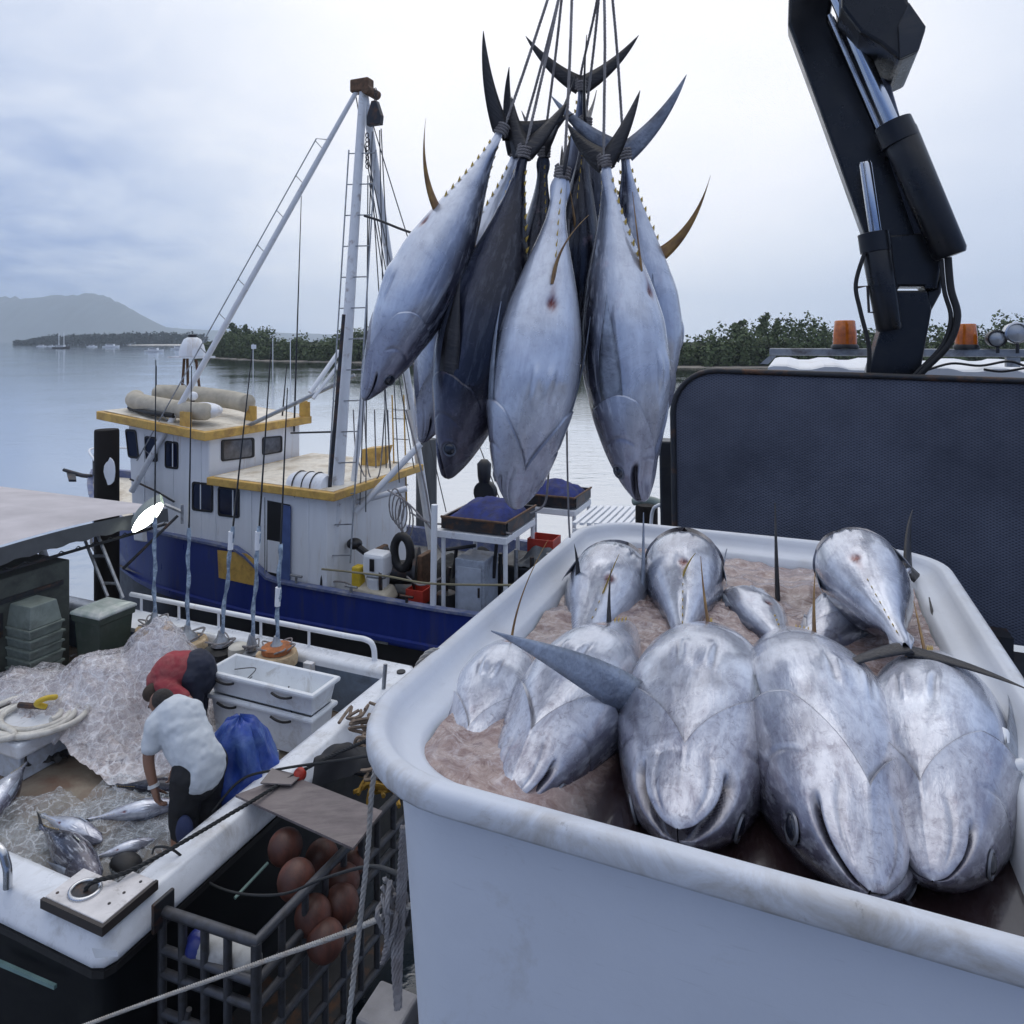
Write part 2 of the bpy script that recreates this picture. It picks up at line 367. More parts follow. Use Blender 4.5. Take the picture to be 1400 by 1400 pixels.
# far strip of forest and the hills
def ridge(name, pts, Y, depth, m, lab=None, n=160, rough=1.0, seed=0):
    xs = np.linspace(pts[0][0], pts[-1][0], n); hs = np.interp(xs, [p[0] for p in pts], [p[1] for p in pts])
    hs = np.convolve(np.pad(hs, 6, 'edge'), np.ones(13) / 13, 'valid')
    rows = []
    for k, (fy, fh) in enumerate(((0, 0), (.12, .30), (.3, .62), (.5, .9), (.62, 1.0), (1.0, .5), (1.4, 0))):
        rows.append([Vector((x * (1 + fy * depth / Y * .2), Y + fy * depth + 60 * rough * noise.noise((x * .004, k, seed)) * (fy > 0), max(h * fh + h * .10 * rough * noise.noise((x * .006, k * .7, seed + 3)) * fh + h * .05 * rough * noise.noise((x * .03, k, seed)) * fh, -2))) for x, h in zip(xs, hs)])
    return MB().loft(rows, closed=False).build(name, m, base=(0, Y, 0), smooth=True)
def hp(px, py, Y): return ((px - 700) * Y / F, (HZ - py) * Y / F + ZC)
H1 = 3600
tag(ridge('hill', [hp(-260, 420, H1), hp(-120, 400, H1), hp(0, 396, H1), hp(50, 391, H1), hp(90, 400, H1), hp(125, 418, H1), hp(160, 440, H1), hp(200, 458, H1), hp(240, 468, H1)], H1, 900, M_FAR, seed=1), kind='structure')
H2 = 4600
tag(ridge('far_hills', [hp(-300, 440, H2), hp(60, 425, H2), hp(150, 440, H2), hp(230, 449, H2), hp(330, 452, H2), hp(430, 456, H2), hp(520, 460, H2), hp(640, 466, H2)], H2, 600, M_FAR, seed=4), kind='structure')
fb = []
for x in np.arange(-640, -400, 6.0):
    for row in range(2):
        px = 700 + x * F / 900; h = np.interp(px, [25, 60, 120, 190, 260, 280], [5, 11, 14, 16, 15, 13]) + rng.uniform(-1.5, 1.8)
        fb.append(((x + rng.uniform(-2, 2), 900 + row * 12, h * .5), (rng.uniform(5, 8), 5, h * .52)))
v, f = leaf_cloud(fb, 110, 1.5)
tag(np_mesh('distant_wood', v, f, M_FAR), 'low hazy strip of forest under the hill', 'wood', kind='stuff')
tag(MB().ell((-440 + 6, 885, -.4), (60, 9, 1.6), nu=40).build('sandbar', M_SAND), kind='structure')
tag(MB().ell(P(455, 489, 230) - Vector((0, 0, .8)), (14, 3, 1.0)).build('mud_spit', M_MUD), kind='structure')

def far_boat(px, py, L, cat, lab, masts=0, cabin=True, mh=11):
    Y = F * ZC / (py - HZ); b = P(px, py, Y); b.z = 0
    r = thing('moored_boat', lab, cat, b, 'boats moored off the far shore')
    h = MB(); hw = L * .14
    rings = []
    for s, wd, sh in ((-.5, .7, .09), (-.2, 1, .08), (.15, .95, .09), (.38, .55, .115), (.5, .05, .14)):
        x = s * L; rings.append([b + Vector((x, -hw * wd, L * sh)), b + Vector((x, -hw * wd * .7, -.05)), b + Vector((x, hw * wd * .7, -.05)), b + Vector((x, hw * wd, L * sh))])
    h.loft(rings); h.build('hull', M_WHITE if not masts else M_DSTEEL, r)
    if cabin: MB().box(b + Vector((-.05 * L, 0, L * .14)), (L * .48, hw * 1.2, L * .13)).build('cabin', M_WHITE, r)
    if cabin: MB().box(b + Vector((-.05 * L, -hw * .62, L * .155)), (L * .40, .06, L * .045)).build('window', M_GLASS, r)
    for i in range(masts):
        MB().tube([b + Vector((-.15 * L + i * .3 * L, 0, L * .1)), b + Vector((-.15 * L + i * .3 * L, 0, mh))], .28, 6).build('mast', M_WHITE, r)
far_boat(84, 476.5, 12, 'sailboat', 'two-masted sailboat anchored under the hazy hill', masts=2, mh=11.5)
far_boat(57, 474.2, 9, 'boat', 'small pale boat left of the two-masted sailboat')
far_boat(70, 474.0, 7, 'boat', 'tiny white boat between the sailboat and the small pale boat')
far_boat(126, 474.6, 9, 'boat', 'small white motor boat right of the two-masted sailboat')
far_boat(152, 475, 14, 'boat', 'long white motor boat in front of the distant forest strip')
far_boat(211, 481, 9.5, 'boat', 'flat open barge moored just off the pale sandbar')
far_boat(246, 478, 11, 'boat', 'white launch moored behind the sandbar beside the radar dome')
def marker(px, top, bot, Y, lab, sign=False):
    p = P(px, bot, Y); p.z = -.5; t = P(px, top, Y)
    r = thing('channel_marker', lab, 'marker post', p, 'marker posts standing in the creek')
    MB().tube([p, t], .055, 8).build('post', M_WHITE, r)
    if sign: MB().box(t + Vector((.12, -.07, -.45)), (.75, .04, .62)).build('sign_board', M_WHITE, r)
marker(346, 470, 506, 104, 'marker post with a square white board standing in the creek', True)
marker(373, 462, 512, 98, 'plain pale post in the creek, nearest to the board marker')
marker(397, 460, 512, 98, 'plain pale post in the creek, beside the tall black aerial')

# ================================================================ tuna
def pchip(xk, yk, x):
    xk = np.asarray(xk, float); yk = np.asarray(yk, float); h = np.diff(xk); d = np.diff(yk) / h; m = np.zeros(len(xk))
    for i in range(1, len(xk) - 1):
        if d[i - 1] * d[i] > 0:
            w1 = 2 * h[i] + h[i - 1]; w2 = h[i] + 2 * h[i - 1]; m[i] = (w1 + w2) / (w1 / d[i - 1] + w2 / d[i])
    m[0] = d[0]; m[-1] = d[-1]
    i = np.clip(np.searchsorted(xk, x) - 1, 0, len(h) - 1); t = (x - xk[i]) / h[i]
    return (yk[i] * (2 * t ** 3 - 3 * t ** 2 + 1) + yk[i + 1] * (-2 * t ** 3 + 3 * t ** 2) + h[i] * m[i] * (t ** 3 - 2 * t ** 2 + t) + h[i] * m[i + 1] * (t ** 3 - t ** 2))
PT = [0, .006, .02, .05, .09, .14, .20, .28, .38, .48, .58, .68, .78, .86, .92, .96, 1.0]
PD = [.001, .010, .021, .040, .060, .081, .100, .118, .128, .125, .110, .085, .054, .031, .018, .014, .020]
PVN = [.001, .011, .020, .035, .051, .069, .088, .112, .132, .128, .108, .080, .050, .029, .018, .014, .020]
PW = [.001, .013, .024, .042, .058, .072, .084, .096, .102, .098, .083, .061, .037, .022, .017, .013, .006]

def fish_mat(name, belly, side, back, mott, blotch=.5, scuff=.5, coat=.6, head=.35, shift=0.0):
    m = bpy.data.materials.new(name); m.use_nodes = True; t = m.node_tree; b = t.nodes['Principled BSDF']
    at = N(t, 'ShaderNodeAttribute', attribute_name='dors'); mk = N(t, 'ShaderNodeAttribute', attribute_name='crease'); rd = N(t, 'ShaderNodeAttribute', attribute_name='wound')
    hd = N(t, 'ShaderNodeAttribute', attribute_name='along')
    co = N(t, 'ShaderNodeTexCoord').outputs['Object']
    oi = N(t, 'ShaderNodeObjectInfo')
    off = N(t, 'ShaderNodeVectorMath', operation='ADD'); t.links.new(co, off.inputs[0]); cb = N(t, 'ShaderNodeCombineXYZ'); t.links.new(math_(t, 'MULTIPLY', oi.outputs['Random'], 17.0), cb.inputs[0]); t.links.new(cb.outputs[0], off.inputs[1]); co = off.outputs[0]
    n1 = N(t, 'ShaderNodeTexNoise', i_Scale=5.0, i_Detail=7.0, i_Roughness=.62, i_Distortion=.6); t.links.new(co, n1.inputs['Vector'])
    mq = N(t, 'ShaderNodeMapping'); mq.inputs['Scale'].default_value = (.55, 1, 1); t.links.new(co, mq.inputs[0])
    n2 = N(t, 'ShaderNodeTexNoise', i_Scale=21.0, i_Detail=7.0, i_Roughness=.72, i_Distortion=.5); t.links.new(mq.outputs[0], n2.inputs['Vector'])
    mp = N(t, 'ShaderNodeMapping'); mp.inputs['Scale'].default_value = (6, 60, 60); t.links.new(co, mp.inputs[0])
    n3 = N(t, 'ShaderNodeTexNoise', i_Scale=1.0, i_Detail=5.0, i_Roughness=.6); t.links.new(mp.outputs[0], n3.inputs['Vector'])
    d = math_(t, 'ADD', math_(t, 'ADD', at.outputs['Fac'], shift), math_(t, 'MULTIPLY', math_(t, 'SUBTRACT', n1.outputs[0], .5), .22))
    c = ramp(t, d, [(0.0, belly), (.26, belly), (.40, side), (.50, tuple(.5 * s + .5 * k for s, k in zip(side, back))), (.60, back), (1.0, tuple(x * .7 for x in back))])
    hdf = ramp(t, hd.outputs['Fac'], [(0, 1.0), (.22, .9), (.34, .55), (1, .5)])
    c = mixc(t, math_(t, 'MULTIPLY', math_(t, 'MULTIPLY', ramp(t, n2.outputs[0], [(.42, 0.), (.66, 1.)]), hdf), blotch * 1.15), c, mott)
    n5 = N(t, 'ShaderNodeTexNoise', i_Scale=46.0, i_Detail=6.0, i_Roughness=.75, i_Distortion=.8); t.links.new(co, n5.inputs['Vector'])
    c = mixc(t, math_(t, 'MULTIPLY', math_(t, 'MULTIPLY', ramp(t, n5.outputs[0], [(.52, 0.), (.66, 1.)]), ramp(t, hd.outputs['Fac'], [(0, 1.0), (.20, .75), (.30, .25), (1, .15)])), .7), c, (.10, .095, .14))          # bruised purple mottling
    c = mixc(t, math_(t, 'MULTIPLY', ramp(t, n1.outputs[0], [(.50, 0.), (.70, 1.)]), blotch * .6), c, tuple(x * .55 for x in mott))
    c = mixc(t, math_(t, 'MULTIPLY', ramp(t, n3.outputs[0], [(.50, 0.), (.68, 1.)]), scuff), c, (.70, .74, .83))                 # pale scuffs along the body
    n4 = N(t, 'ShaderNodeTexNoise', i_Scale=9.0, i_Detail=8.0, i_Roughness=.75); t.links.new(co, n4.inputs['Vector'])
    c = mixc(t, math_(t, 'MULTIPLY', ramp(t, n4.outputs[0], [(.60, 0.), (.75, 1.)]), .40), c, (.46, .30, .33))
    c = mixc(t, math_(t, 'MULTIPLY', ramp(t, math_(t, 'ADD', hd.outputs['Fac'], math_(t, 'MULTIPLY', math_(t, 'SUBTRACT', n2.outputs[0], .5), .16)), [(.04, 1.0), (.20, .7), (.27, 0.0)]), head), c, (.17, .155, .20))
    c = mixc(t, mk.outputs['Fac'], c, (.030, .026, .038))
    c = mixc(t, rd.outputs['Fac'], c, (.13, .012, .010))
    t.links.new(c, b.inputs['Base Color'])
    b.inputs['Metallic'].default_value = .42
    t.links.new(ramp(t, n1.outputs[0], [(.3, .13), (.7, .33)]), b.inputs['Roughness']); b.inputs['Coat Weight'].default_value = coat; b.inputs['Coat Roughness'].default_value = .10
    h = math_(t, 'ADD', math_(t, 'MULTIPLY', n3.outputs[0], 1.0), math_(t, 'MULTIPLY', n2.outputs[0], .55))
    bp = N(t, 'ShaderNodeBump', i_Strength=.30, i_Distance=.006); t.links.new(h, bp.inputs['Height']); t.links.new(bp.outputs[0], b.inputs['Normal'])
    return m
M_TUNA = fish_mat('silver_tuna_skin', (.68, .72, .81), (.44, .48, .58), (.016, .020, .038), (.15, .145, .215), .72, shift=.055)
M_TUNAH = fish_mat('hanging_tuna_skin', (.66, .70, .78), (.42, .47, .58), (.014, .017, .032), (.20, .20, .27), .48, .5, .6, .62)
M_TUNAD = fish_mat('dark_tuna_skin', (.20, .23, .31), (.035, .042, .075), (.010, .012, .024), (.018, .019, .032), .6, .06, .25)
M_FIN = mat('dark_fin', (.022, .021, .024), .42, var=.4, scale=12, bump=.4, bscale=120, stretch=(1, 1, .2))
M_FING = mat('grey_blue_fin', (.31, .36, .45), .33, var=.35, scale=10, bump=.5, bscale=90, dirt=(.05, .055, .08), damt=.5)
M_FINL = mat('pale_fin', (.36, .39, .46), .40, var=.3, scale=14, bump=.4, bscale=90)
M_FINY = mat('yellow_brown_fin', (.34, .20, .058), .45, var=.5, scale=14, dirt=(.10, .045, .04), dscale=8, damt=.5)
M_FINYY = mat('yellow_fin', (.50, .34, .06), .45, var=.3, scale=12)
M_EYE = mat('tuna_eye', (.010, .012, .02), .08, spec=.8); M_EYER = mat('tuna_eye_ring', (.14, .15, .18), .3, .5)

def tuna(label, nose, tail, belly, girth=1.0, wid=1.0, bend=(0, 0), mouth=0.0, pect=None, pl=.29, anal=.22, dors2=.20, analdir=None, tailm=None, skin=None, group=None, seed=1, gill=1.0, vent=True, lobe=.24, lobes=(1, 1), cat='tuna', dead_fins=True, pcol=None, sweep=.62, afin=None, tailsep=1.0, troll=0, gloss=1.0, fc=.046, sp_ang=84):
    nose = Vector(nose); tail = Vector(tail); skin = skin or M_TUNA
    ax = tail - nose; L = ax.length; ax.normalize()
    zz = -(Vector(belly) - ax * Vector(belly).dot(ax)).normalized(); yy = zz.cross(ax)
    Rm = Matrix((ax, yy, zz)).transposed(); RL = Rm.inverted()
    root = thing('tuna', label, cat, nose, group); root.rotation_mode = 'QUATERNION'; root.rotation_quaternion = Rm.to_quaternion()
    ORG[root.name] = Vector((0, 0, 0))       # children are written in the fish's own frame
    rg = np.random.default_rng(seed)
    def bent(p):
        p = np.array(p, float); x = p[..., 0] / L; q = np.maximum(x - .25, 0)
        p[..., 1] += bend[0] * L * q * q; p[..., 2] += bend[1] * L * q * q; return p
    def prof(t): return pchip(PT, PD, t) * L * girth, pchip(PT, PVN, t) * L * girth, pchip(PT, PW, t) * L * wid
    nph = 168; xf = np.linspace(0, 1, 96) ** 1.2; xb = np.linspace(0, 1, 72)[1:] ** 1.45; ts = np.concatenate([xf, 1 + xb])
    ph = np.linspace(0, 2 * np.pi, nph, endpoint=False)          # 0 belly, pi back
    T, PH = np.meshgrid(ts, ph, indexing='ij'); A = np.where(PH > np.pi, 2 * np.pi - PH, PH); AD = np.degrees(A); side = np.where(PH > np.pi, -1.0, 1.0)
    tcl = .115 + .158 * (np.clip(AD, 0, 46) / 46) ** .80; tcu = .273 + .022 * np.sin(np.clip((AD - 46) / 60, 0, 1) * np.pi) - .06 * np.clip((AD - 100) / 45, 0, 1) ** 2
    tc = np.where(AD < 46, tcl, tcu); T = np.where(T <= 1, tc * T, tc + (1 - tc) * (T - 1))      # mesh rows run along the gill edge
    hd, hv, w = prof(T)
    e = 1.08
    sy = np.sign(np.sin(PH)) * np.abs(np.sin(PH)) ** (1 / e); cz = np.sign(np.cos(PH)) * np.abs(np.cos(PH)) ** (1 / e)
    Y = w * sy; Z = -cz * np.where(cz > 0, hv, hd); X = T * L * .965
    # outward displacement: gill covers, throat V, jaw line, throat folds
    am = gill * np.clip((150 - AD) / 25, 0, 1) * np.interp(AD, [0, 14, 34, 52, 75, 110, 180], [.95, .85, .50, .35, .60, .55, .3])
    dd = T - tc
    disp = np.where(dd < 1e-7, .0105 * np.exp(dd / .045), -.0070 * np.exp(-dd / .020)) * am
    crease = np.where(dd < 1e-7, np.exp(-(dd / .0025) ** 2), np.exp(-(dd / .008) ** 2)) * am * .55
    # second plate edge in front of the gill cover (cheek) and lower-jaw bones
    d2 = T - (.150 + .03 * np.sin(np.clip((AD - 40) / 80, 0, 1) * np.pi)); a2 = np.clip((AD - 45) / 12, 0, 1) * np.clip((125 - AD) / 20, 0, 1)
    disp += -.0022 * np.exp(-(d2 / .006) ** 2) * a2; crease += .22 * np.exp(-(d2 / .004) ** 2) * a2
    d3 = AD - (18 + 30 * np.clip((.125 - T) / .12, 0, 1)); a3 = np.clip((.125 - T) / .02, 0, 1) * np.clip((T - .012) / .02, 0, 1)
    disp += -.0020 * np.exp(-(d3 / 4.5) ** 2) * a3; crease += .20 * np.exp(-(d3 / 3.5) ** 2) * a3
    # mouth
    pm = 90 - 44 * np.clip(T / .115, 0, 1) ** .85; dm = (AD - pm); fade = 1 / (1 + np.exp((T - (.085 + .12 * mouth)) / .004)); wm = 4.0 + mouth * 20
    gr = np.exp(-(dm / wm) ** 2) * fade; rl = np.sqrt(Y ** 2 + Z ** 2) / L
    disp -= np.minimum(.016 + .05 * mouth, .50 * rl) * gr; crease = np.maximum(crease, np.clip(gr * 1.5, 0, 1))
    # socket ring round the eye, groove for the pelvic fins, fold lines
    ex = np.sqrt(((T - .088) / .021) ** 2 + ((AD - 106) / 21) ** 2); disp += .0022 * np.exp(-((ex - 1) / .25) ** 2) - .004 * np.exp(-(ex / .8) ** 2)
    pv = np.exp(-((AD - 7) / 3.0) ** 2) * np.clip((T - .285) / .01, 0, 1) * np.clip((.365 - T) / .02, 0, 1); 
    win = np.clip((T - .30) / .02, 0, 1) * np.clip((.405 - T) / .03, 0, 1); fd = 6 + 22 * (T - .30)
    disp += .0040 * np.exp(-((AD - fd) / 3.2) ** 2) * win - .0030 * np.exp(-((AD - fd - 5.5) / 1.8) ** 2) * win; crease += .30 * np.exp(-((AD - fd - 5.5) / 1.5) ** 2) * win
    vm = np.exp(-((T - .575) / .014) ** 2 - (AD / 7) ** 2) * (1 if vent else .3); disp -= .007 * vm
    wound = np.clip(vm * 1.3, 0, 1) + np.clip(.5 * np.exp(-((T - .60) / .035) ** 2 - (AD / 4.5) ** 2), 0, 1)
    # uneven flesh
    lump = np.zeros_like(T)
    for _ in range(14):
        c0, c1, s0, s1, am0 = rg.uniform(.05, .85), rg.uniform(-180, 180), rg.uniform(.02, .07), rg.uniform(9, 28), rg.normal() * .0020
        da = (np.degrees(PH) - c1 + 180) % 360 - 180; lump += am0 * np.exp(-((T - c0) / s0) ** 2 - (da / s1) ** 2)
    disp += lump * np.clip(T / .1, 0, 1)
    nl = np.sqrt(Y ** 2 + Z ** 2) + 1e-9; Y = Y + disp * L * Y / nl; Z = Z + disp * L * Z / nl
    # the lower jaw drops open about its hinge
    if mouth:
        jw = np.clip((pm - AD) / 9 + .5, 0, 1) * np.clip((.125 - T) / .02, 0, 1) * (T < .125)
        ang = mouth * jw; hx, hz = .115 * L, -.010 * L; rx, rz = X - hx, Z - hz
        X = np.where(jw > 0, hx + rx * np.cos(ang) - rz * np.sin(ang) * 1.0, X); Z = np.where(jw > 0, hz + rz * np.cos(ang) + rx * np.sin(ang), Z)
    # side keels on the tail root
    kl = np.exp(-((T - .945) / .035) ** 2) * np.exp(-((AD - 90) / 12) ** 2); Y = Y + side * kl * .012 * L
    co = bent(np.stack([X, Y, Z], -1)).reshape(-1, 3); nr = len(ts)
    i, j = np.meshgrid(np.arange(nr - 1), np.arange(nph), indexing='ij'); j2 = (j + 1) % nph
    fq = np.stack([i * nph + j, i * nph + j2, (i + 1) * nph + j2, (i + 1) * nph + j], -1).reshape(-1, 4)
    body = np_mesh('body', co, fq, skin, smooth=True); body.parent = root
    for nm, arr in (('dors', AD / 180), ('crease', np.clip(crease, 0, 1)), ('wound', np.clip(wound, 0, 1)), ('along', T)):
        a = body.data.attributes.new(nm, 'FLOAT', 'POINT'); a.data.foreach_set('value', arr.astype(np.float32).ravel())
    def surf(t, adeg, s=1, inset=0.0):
        hd_, hv_, w_ = prof(np.array([t])); a = math.radians(adeg); c = math.cos(a)
        return np.array([t * L * .965, s * float(w_[0]) * abs(math.sin(a)) ** (1 / e) * (1 - inset), -math.copysign(abs(c) ** (1 / e), c) * float((hv_ if c > 0 else hd_)[0]) * (1 - inset)])
    def blade(mbv, p, span, chord, ln, c0, sw=.0, curl=(0, 0, 0), th=.006, n=14, power=.9, taper=.0):
        """sickle fin with a lens section; chord runs along the body"""
        span = np.array(span, float); span /= np.linalg.norm(span); chord = np.array(chord, float); chord -= span * chord.dot(span); chord /= np.linalg.norm(chord); nn = np.cross(span, chord); curl = np.array(curl, float)
        vs = []
        for k in range(n + 1):
            s = k / n; c = c0 * max((1 - s) ** power * (1 + taper * math.sin(s * math.pi)), .03); ctr = p + span * ln * s + chord * sw * ln * s * s + curl * ln * s * s
            for q, h in ((-.5, 0), (-.2, 1), (.2, .8), (.5, 0), (.2, -.8), (-.2, -1)): vs.append(ctr + chord * q * c + nn * h * th * (1 - .8 * s))
        b0 = len(mbv[0]); mbv[0].extend(vs)
        for k in range(n):
            for q in range(6): mbv[1].append((b0 + k * 6 + q, b0 + k * 6 + (q + 1) % 6, b0 + (k + 1) * 6 + (q + 1) % 6, b0 + (k + 1) * 6 + q))
    def fin(name, m, *a, **k):
        mbv = ([], []); blade(mbv, *a, **k); o = np_mesh(name, bent(np.array(mbv[0])), np.array(mbv[1]), m, smooth=True); o.parent = root; return o
    # long side fins
    for s in (1, -1):
        sp = (pect or {}).get(s); p = surf(.275, sp_ang if (pect or {}).get(s) else 84, s, .04)
        if sp is None: fin('side_fin', pcol or M_FING, p, (1, s * .16, -.10), (0, s * .1, 1), pl * L, .062 * L, 0, (0, -s * .10, 0), .004 * L, taper=.5)
        elif sp is not False:
            d = RL @ Vector(sp[0]); ch = RL @ Vector(sp[1]); cu = RL @ Vector(sp[2]) if len(sp) > 2 else (0, 0, 0)
            fin('side_fin', pcol or M_FING, p, d, ch, pl * L * (sp[3] if len(sp) > 3 else 1), .066 * L, 0, cu, .006 * L, taper=.25)
    ad = RL @ Vector(analdir) if analdir is not None else Vector((.55, 0, -1))
    if anal: fin('anal_fin', afin or M_FINY, surf(.635, 0, 1, .06), ad, (1, 0, 0), anal * L, fc * L, .45, (0, rg.normal() * .12, 0), .0035 * L, power=1.1)
    if dors2: fin('second_back_fin', M_FINY, surf(.585, 180, 1, .06), (.6, 0, 1), (1, 0, 0), dors2 * L, fc * L, .40, (0, rg.normal() * .1, 0), .0035 * L, power=1.1)
    fin('front_back_fin', M_FIN, surf(.36, 180, 1, .03), (1, 0, .12), (1, 0, -.6), .12 * L, .035 * L, 0, (0, 0, -.05), .004 * L)
    mbv = ([], [])
    for k in range(8):
        t = .685 + .034 * k
        for a, sg in ((0, -1), (180, 1)): blade(mbv, surf(t, a, 1, .05), (1.1, 0, sg), (1, 0, 0), .019 * L * (1 - k * .05), .015 * L, .3, (0, 0, 0), .0022 * L, n=3)
    o = np_mesh('finlets', bent(np.array(mbv[0])), np.array(mbv[1]), M_FINYY); o.parent = root; o['kind'] = 'stuff'
    mbv = ([], [])
    for sg, on in ((-1, lobes[0]), (1, lobes[1])):
        if on: blade(mbv, np.array([.955 * L, 0, sg * .004 * L]), (sweep, -sg * tailsep * math.sin(R(troll)), sg * tailsep * math.cos(R(troll))), (1, sg * sweep * math.sin(R(troll)), -sg * sweep * math.cos(R(troll))), lobe * L * on, .070 * L, .26, (0, rg.normal() * .06, 0), .007 * L, n=14, power=.72)
    o = np_mesh('tail_fin', bent(np.array(mbv[0])), np.array(mbv[1]), tailm or M_FIN, smooth=True); o.parent = root
    for s in (1, -1):
        p = surf(.088, 106, s, .0); nn = Vector((-.25, s, .25)).normalized(); q = nn.to_track_quat('Z', 'Y').to_matrix()
        ek = MB().ell(Vector(p) - nn * .004 * L, (.0165 * L, .0165 * L, .009 * L), q, 20, 12).build('eye', M_EYE, root, smooth=True)
        rp = [Vector(p) - nn * .001 * L + q @ Vector((math.cos(a) * 0.0175 * L, math.sin(a) * .0175 * L, 0)) for a in np.linspace(0, 2 * math.pi, 20, endpoint=False)]
        ORG[ek.name] = Vector((0, 0, 0)); MB().tube(rp, .0028 * L, 5, closed=True).build('eye_ring', M_EYER, ek, smooth=True)
    return root

# ================================================================ white fish bin on the truck tray
RIM = ZC - .75
def bin_mat():
    m = mat('white_bin_plastic', (.66, .70, .77), .42, var=.05, scale=2.0, dirt=(.50, .50, .50), dscale=2.2, damt=.02, bump=.06, bscale=40)
    t = m.node_tree; b = t.nodes['Principled BSDF']; at = N(t, 'ShaderNodeAttribute', attribute_name='lip')
    co = N(t, 'ShaderNodeTexCoord').outputs['Object']
    n = N(t, 'ShaderNodeTexNoise', i_Scale=7.0, i_Detail=9.0, i_Roughness=.72, i_Distortion=.8); t.links.new(co, n.inputs['Vector'])
    old = b.inputs['Base Color'].links[0].from_socket
    f = math_(t, 'MULTIPLY', at.outputs['Fac'], ramp(t, n.outputs[0], [(.44, .10), (.72, .85)]))
    t.links.new(mixc(t, f, old, (.30, .255, .19)), b.inputs['Base Color'])
    n2 = N(t, 'ShaderNodeTexNoise', i_Scale=26.0, i_Detail=6.0, i_Roughness=.8); t.links.new(co, n2.inputs['Vector'])
    old = b.inputs['Base Color'].links[0].from_socket
    t.links.new(mixc(t, math_(t, 'MULTIPLY', at.outputs['Fac'], ramp(t, n2.outputs[0], [(.62, 0.), (.75, .7)])), old, (.10, .085, .07)), b.inputs['Base Color'])
    mp = N(t, 'ShaderNodeMapping'); mp.inputs['Scale'].default_value = (5, 5, 60); mp.inputs['Rotation'].default_value = (.5, .3, .2); t.links.new(co, mp.inputs[0])
    n3 = N(t, 'ShaderNodeTexNoise', i_Scale=3.0, i_Detail=3.0, i_Roughness=.5); t.links.new(mp.outputs[0], n3.inputs['Vector']); old = b.inputs['Base Color'].links[0].from_socket
    t.links.new(mixc(t, ramp(t, n3.outputs[0], [(.655, 0.), (.72, .13)]), old, (.36, .38, .42)), b.inputs['Base Color'])          # scratches
    b.inputs['Subsurface Weight'].default_value = .12; b.inputs['Subsurface Radius'].default_value = (.02, .02, .02)
    return m
U0, U1, V0, V1 = -.825, .47, 1.024, 2.86
def rrect(d, z, r=.20, n=10):
    out = []
    for cx_, cy_, a0 in ((U1, V0, -90), (U1, V1, 0), (U0, V1, 90), (U0, V0, 180)):
        rr = .27 if (cx_ == U0 and cy_ == V0) else .24 if cx_ == U0 else r
        ccx = cx_ + (-rr if cx_ == U1 else rr); ccy = cy_ + (-rr if cy_ == V1 else rr); q = max(rr + d, .02)
        for k in range(n + 1):
            a = R(a0 + 90 * k / n); out.append((ccx + q * math.cos(a), ccy + q * math.sin(a), z))
    # subdivide straights
    res = []
    for a, b in zip(out, out[1:] + out[:1]):
        L_ = math.dist(a, b); k = max(1, int(L_ / .12)) if L_ > .1 else 1
        for i in range(k): res.append(tuple(a[c] + (b[c] - a[c]) * i / k for c in range(3)))
    return res
prof = [(-.125, -.90, 0), (-.120, -.86, 0), (-.075, -.20, 0), (-.066, -.090, 0), (-.060, -.058, .2), (-.050, -.052, .5), (-.014, -.049, 1), (-.004, -.045, 1), (0, -.038, 1), (0, -.014, 1), (-.003, -.006, 1), (-.009, -.001, .9), (-.016, .001, .55),
        (-.030, -.001, .25), (-.038, -.006, .15), (-.046, -.020, .1), (-.060, -.040, .1), (-.080, -.048, .1), (-.100, -.052, .1), (-.110, -.058, .1), (-.124, -.090, .1), (-.145, -.18, .1), (-.155, -.45, 0), (-.17, -.84, 0), (-.30, -.86, 0)]
rings = [[W(*p) + Vector((0, 0, RIM)) for p in rrect(d, z)] for d, z, _ in prof]
nb = thing('fish_bin', 'big white plastic fish bin heaped with tuna in icy slurry', 'bin', W(-.2, 1.95, RIM - .9))
nr = len(rings[0]); mb = MB().loft(rings, caps=False); base0 = len(mb.v)
mb.f.append(tuple(range((len(rings) - 1) * nr, len(rings) * nr)))
sh = mb.build('shell', bin_mat(), nb, smooth=True)
a = sh.data.attributes.new('lip', 'FLOAT', 'POINT'); a.data.foreach_set('value', np.repeat([p[2] for p in prof], nr).astype(np.float32))
# small drain hook on the right wall inside the bin
MB().tube(smooth_path([PZ(1372, 1000, RIM - .01), PZ(1372, 1036, RIM - .03), PZ(1384, 1046, RIM - .035), PZ(1400, 1044, RIM - .03)]), .010, 8).build('rim_clip', M_WHITE, nb, smooth=True)

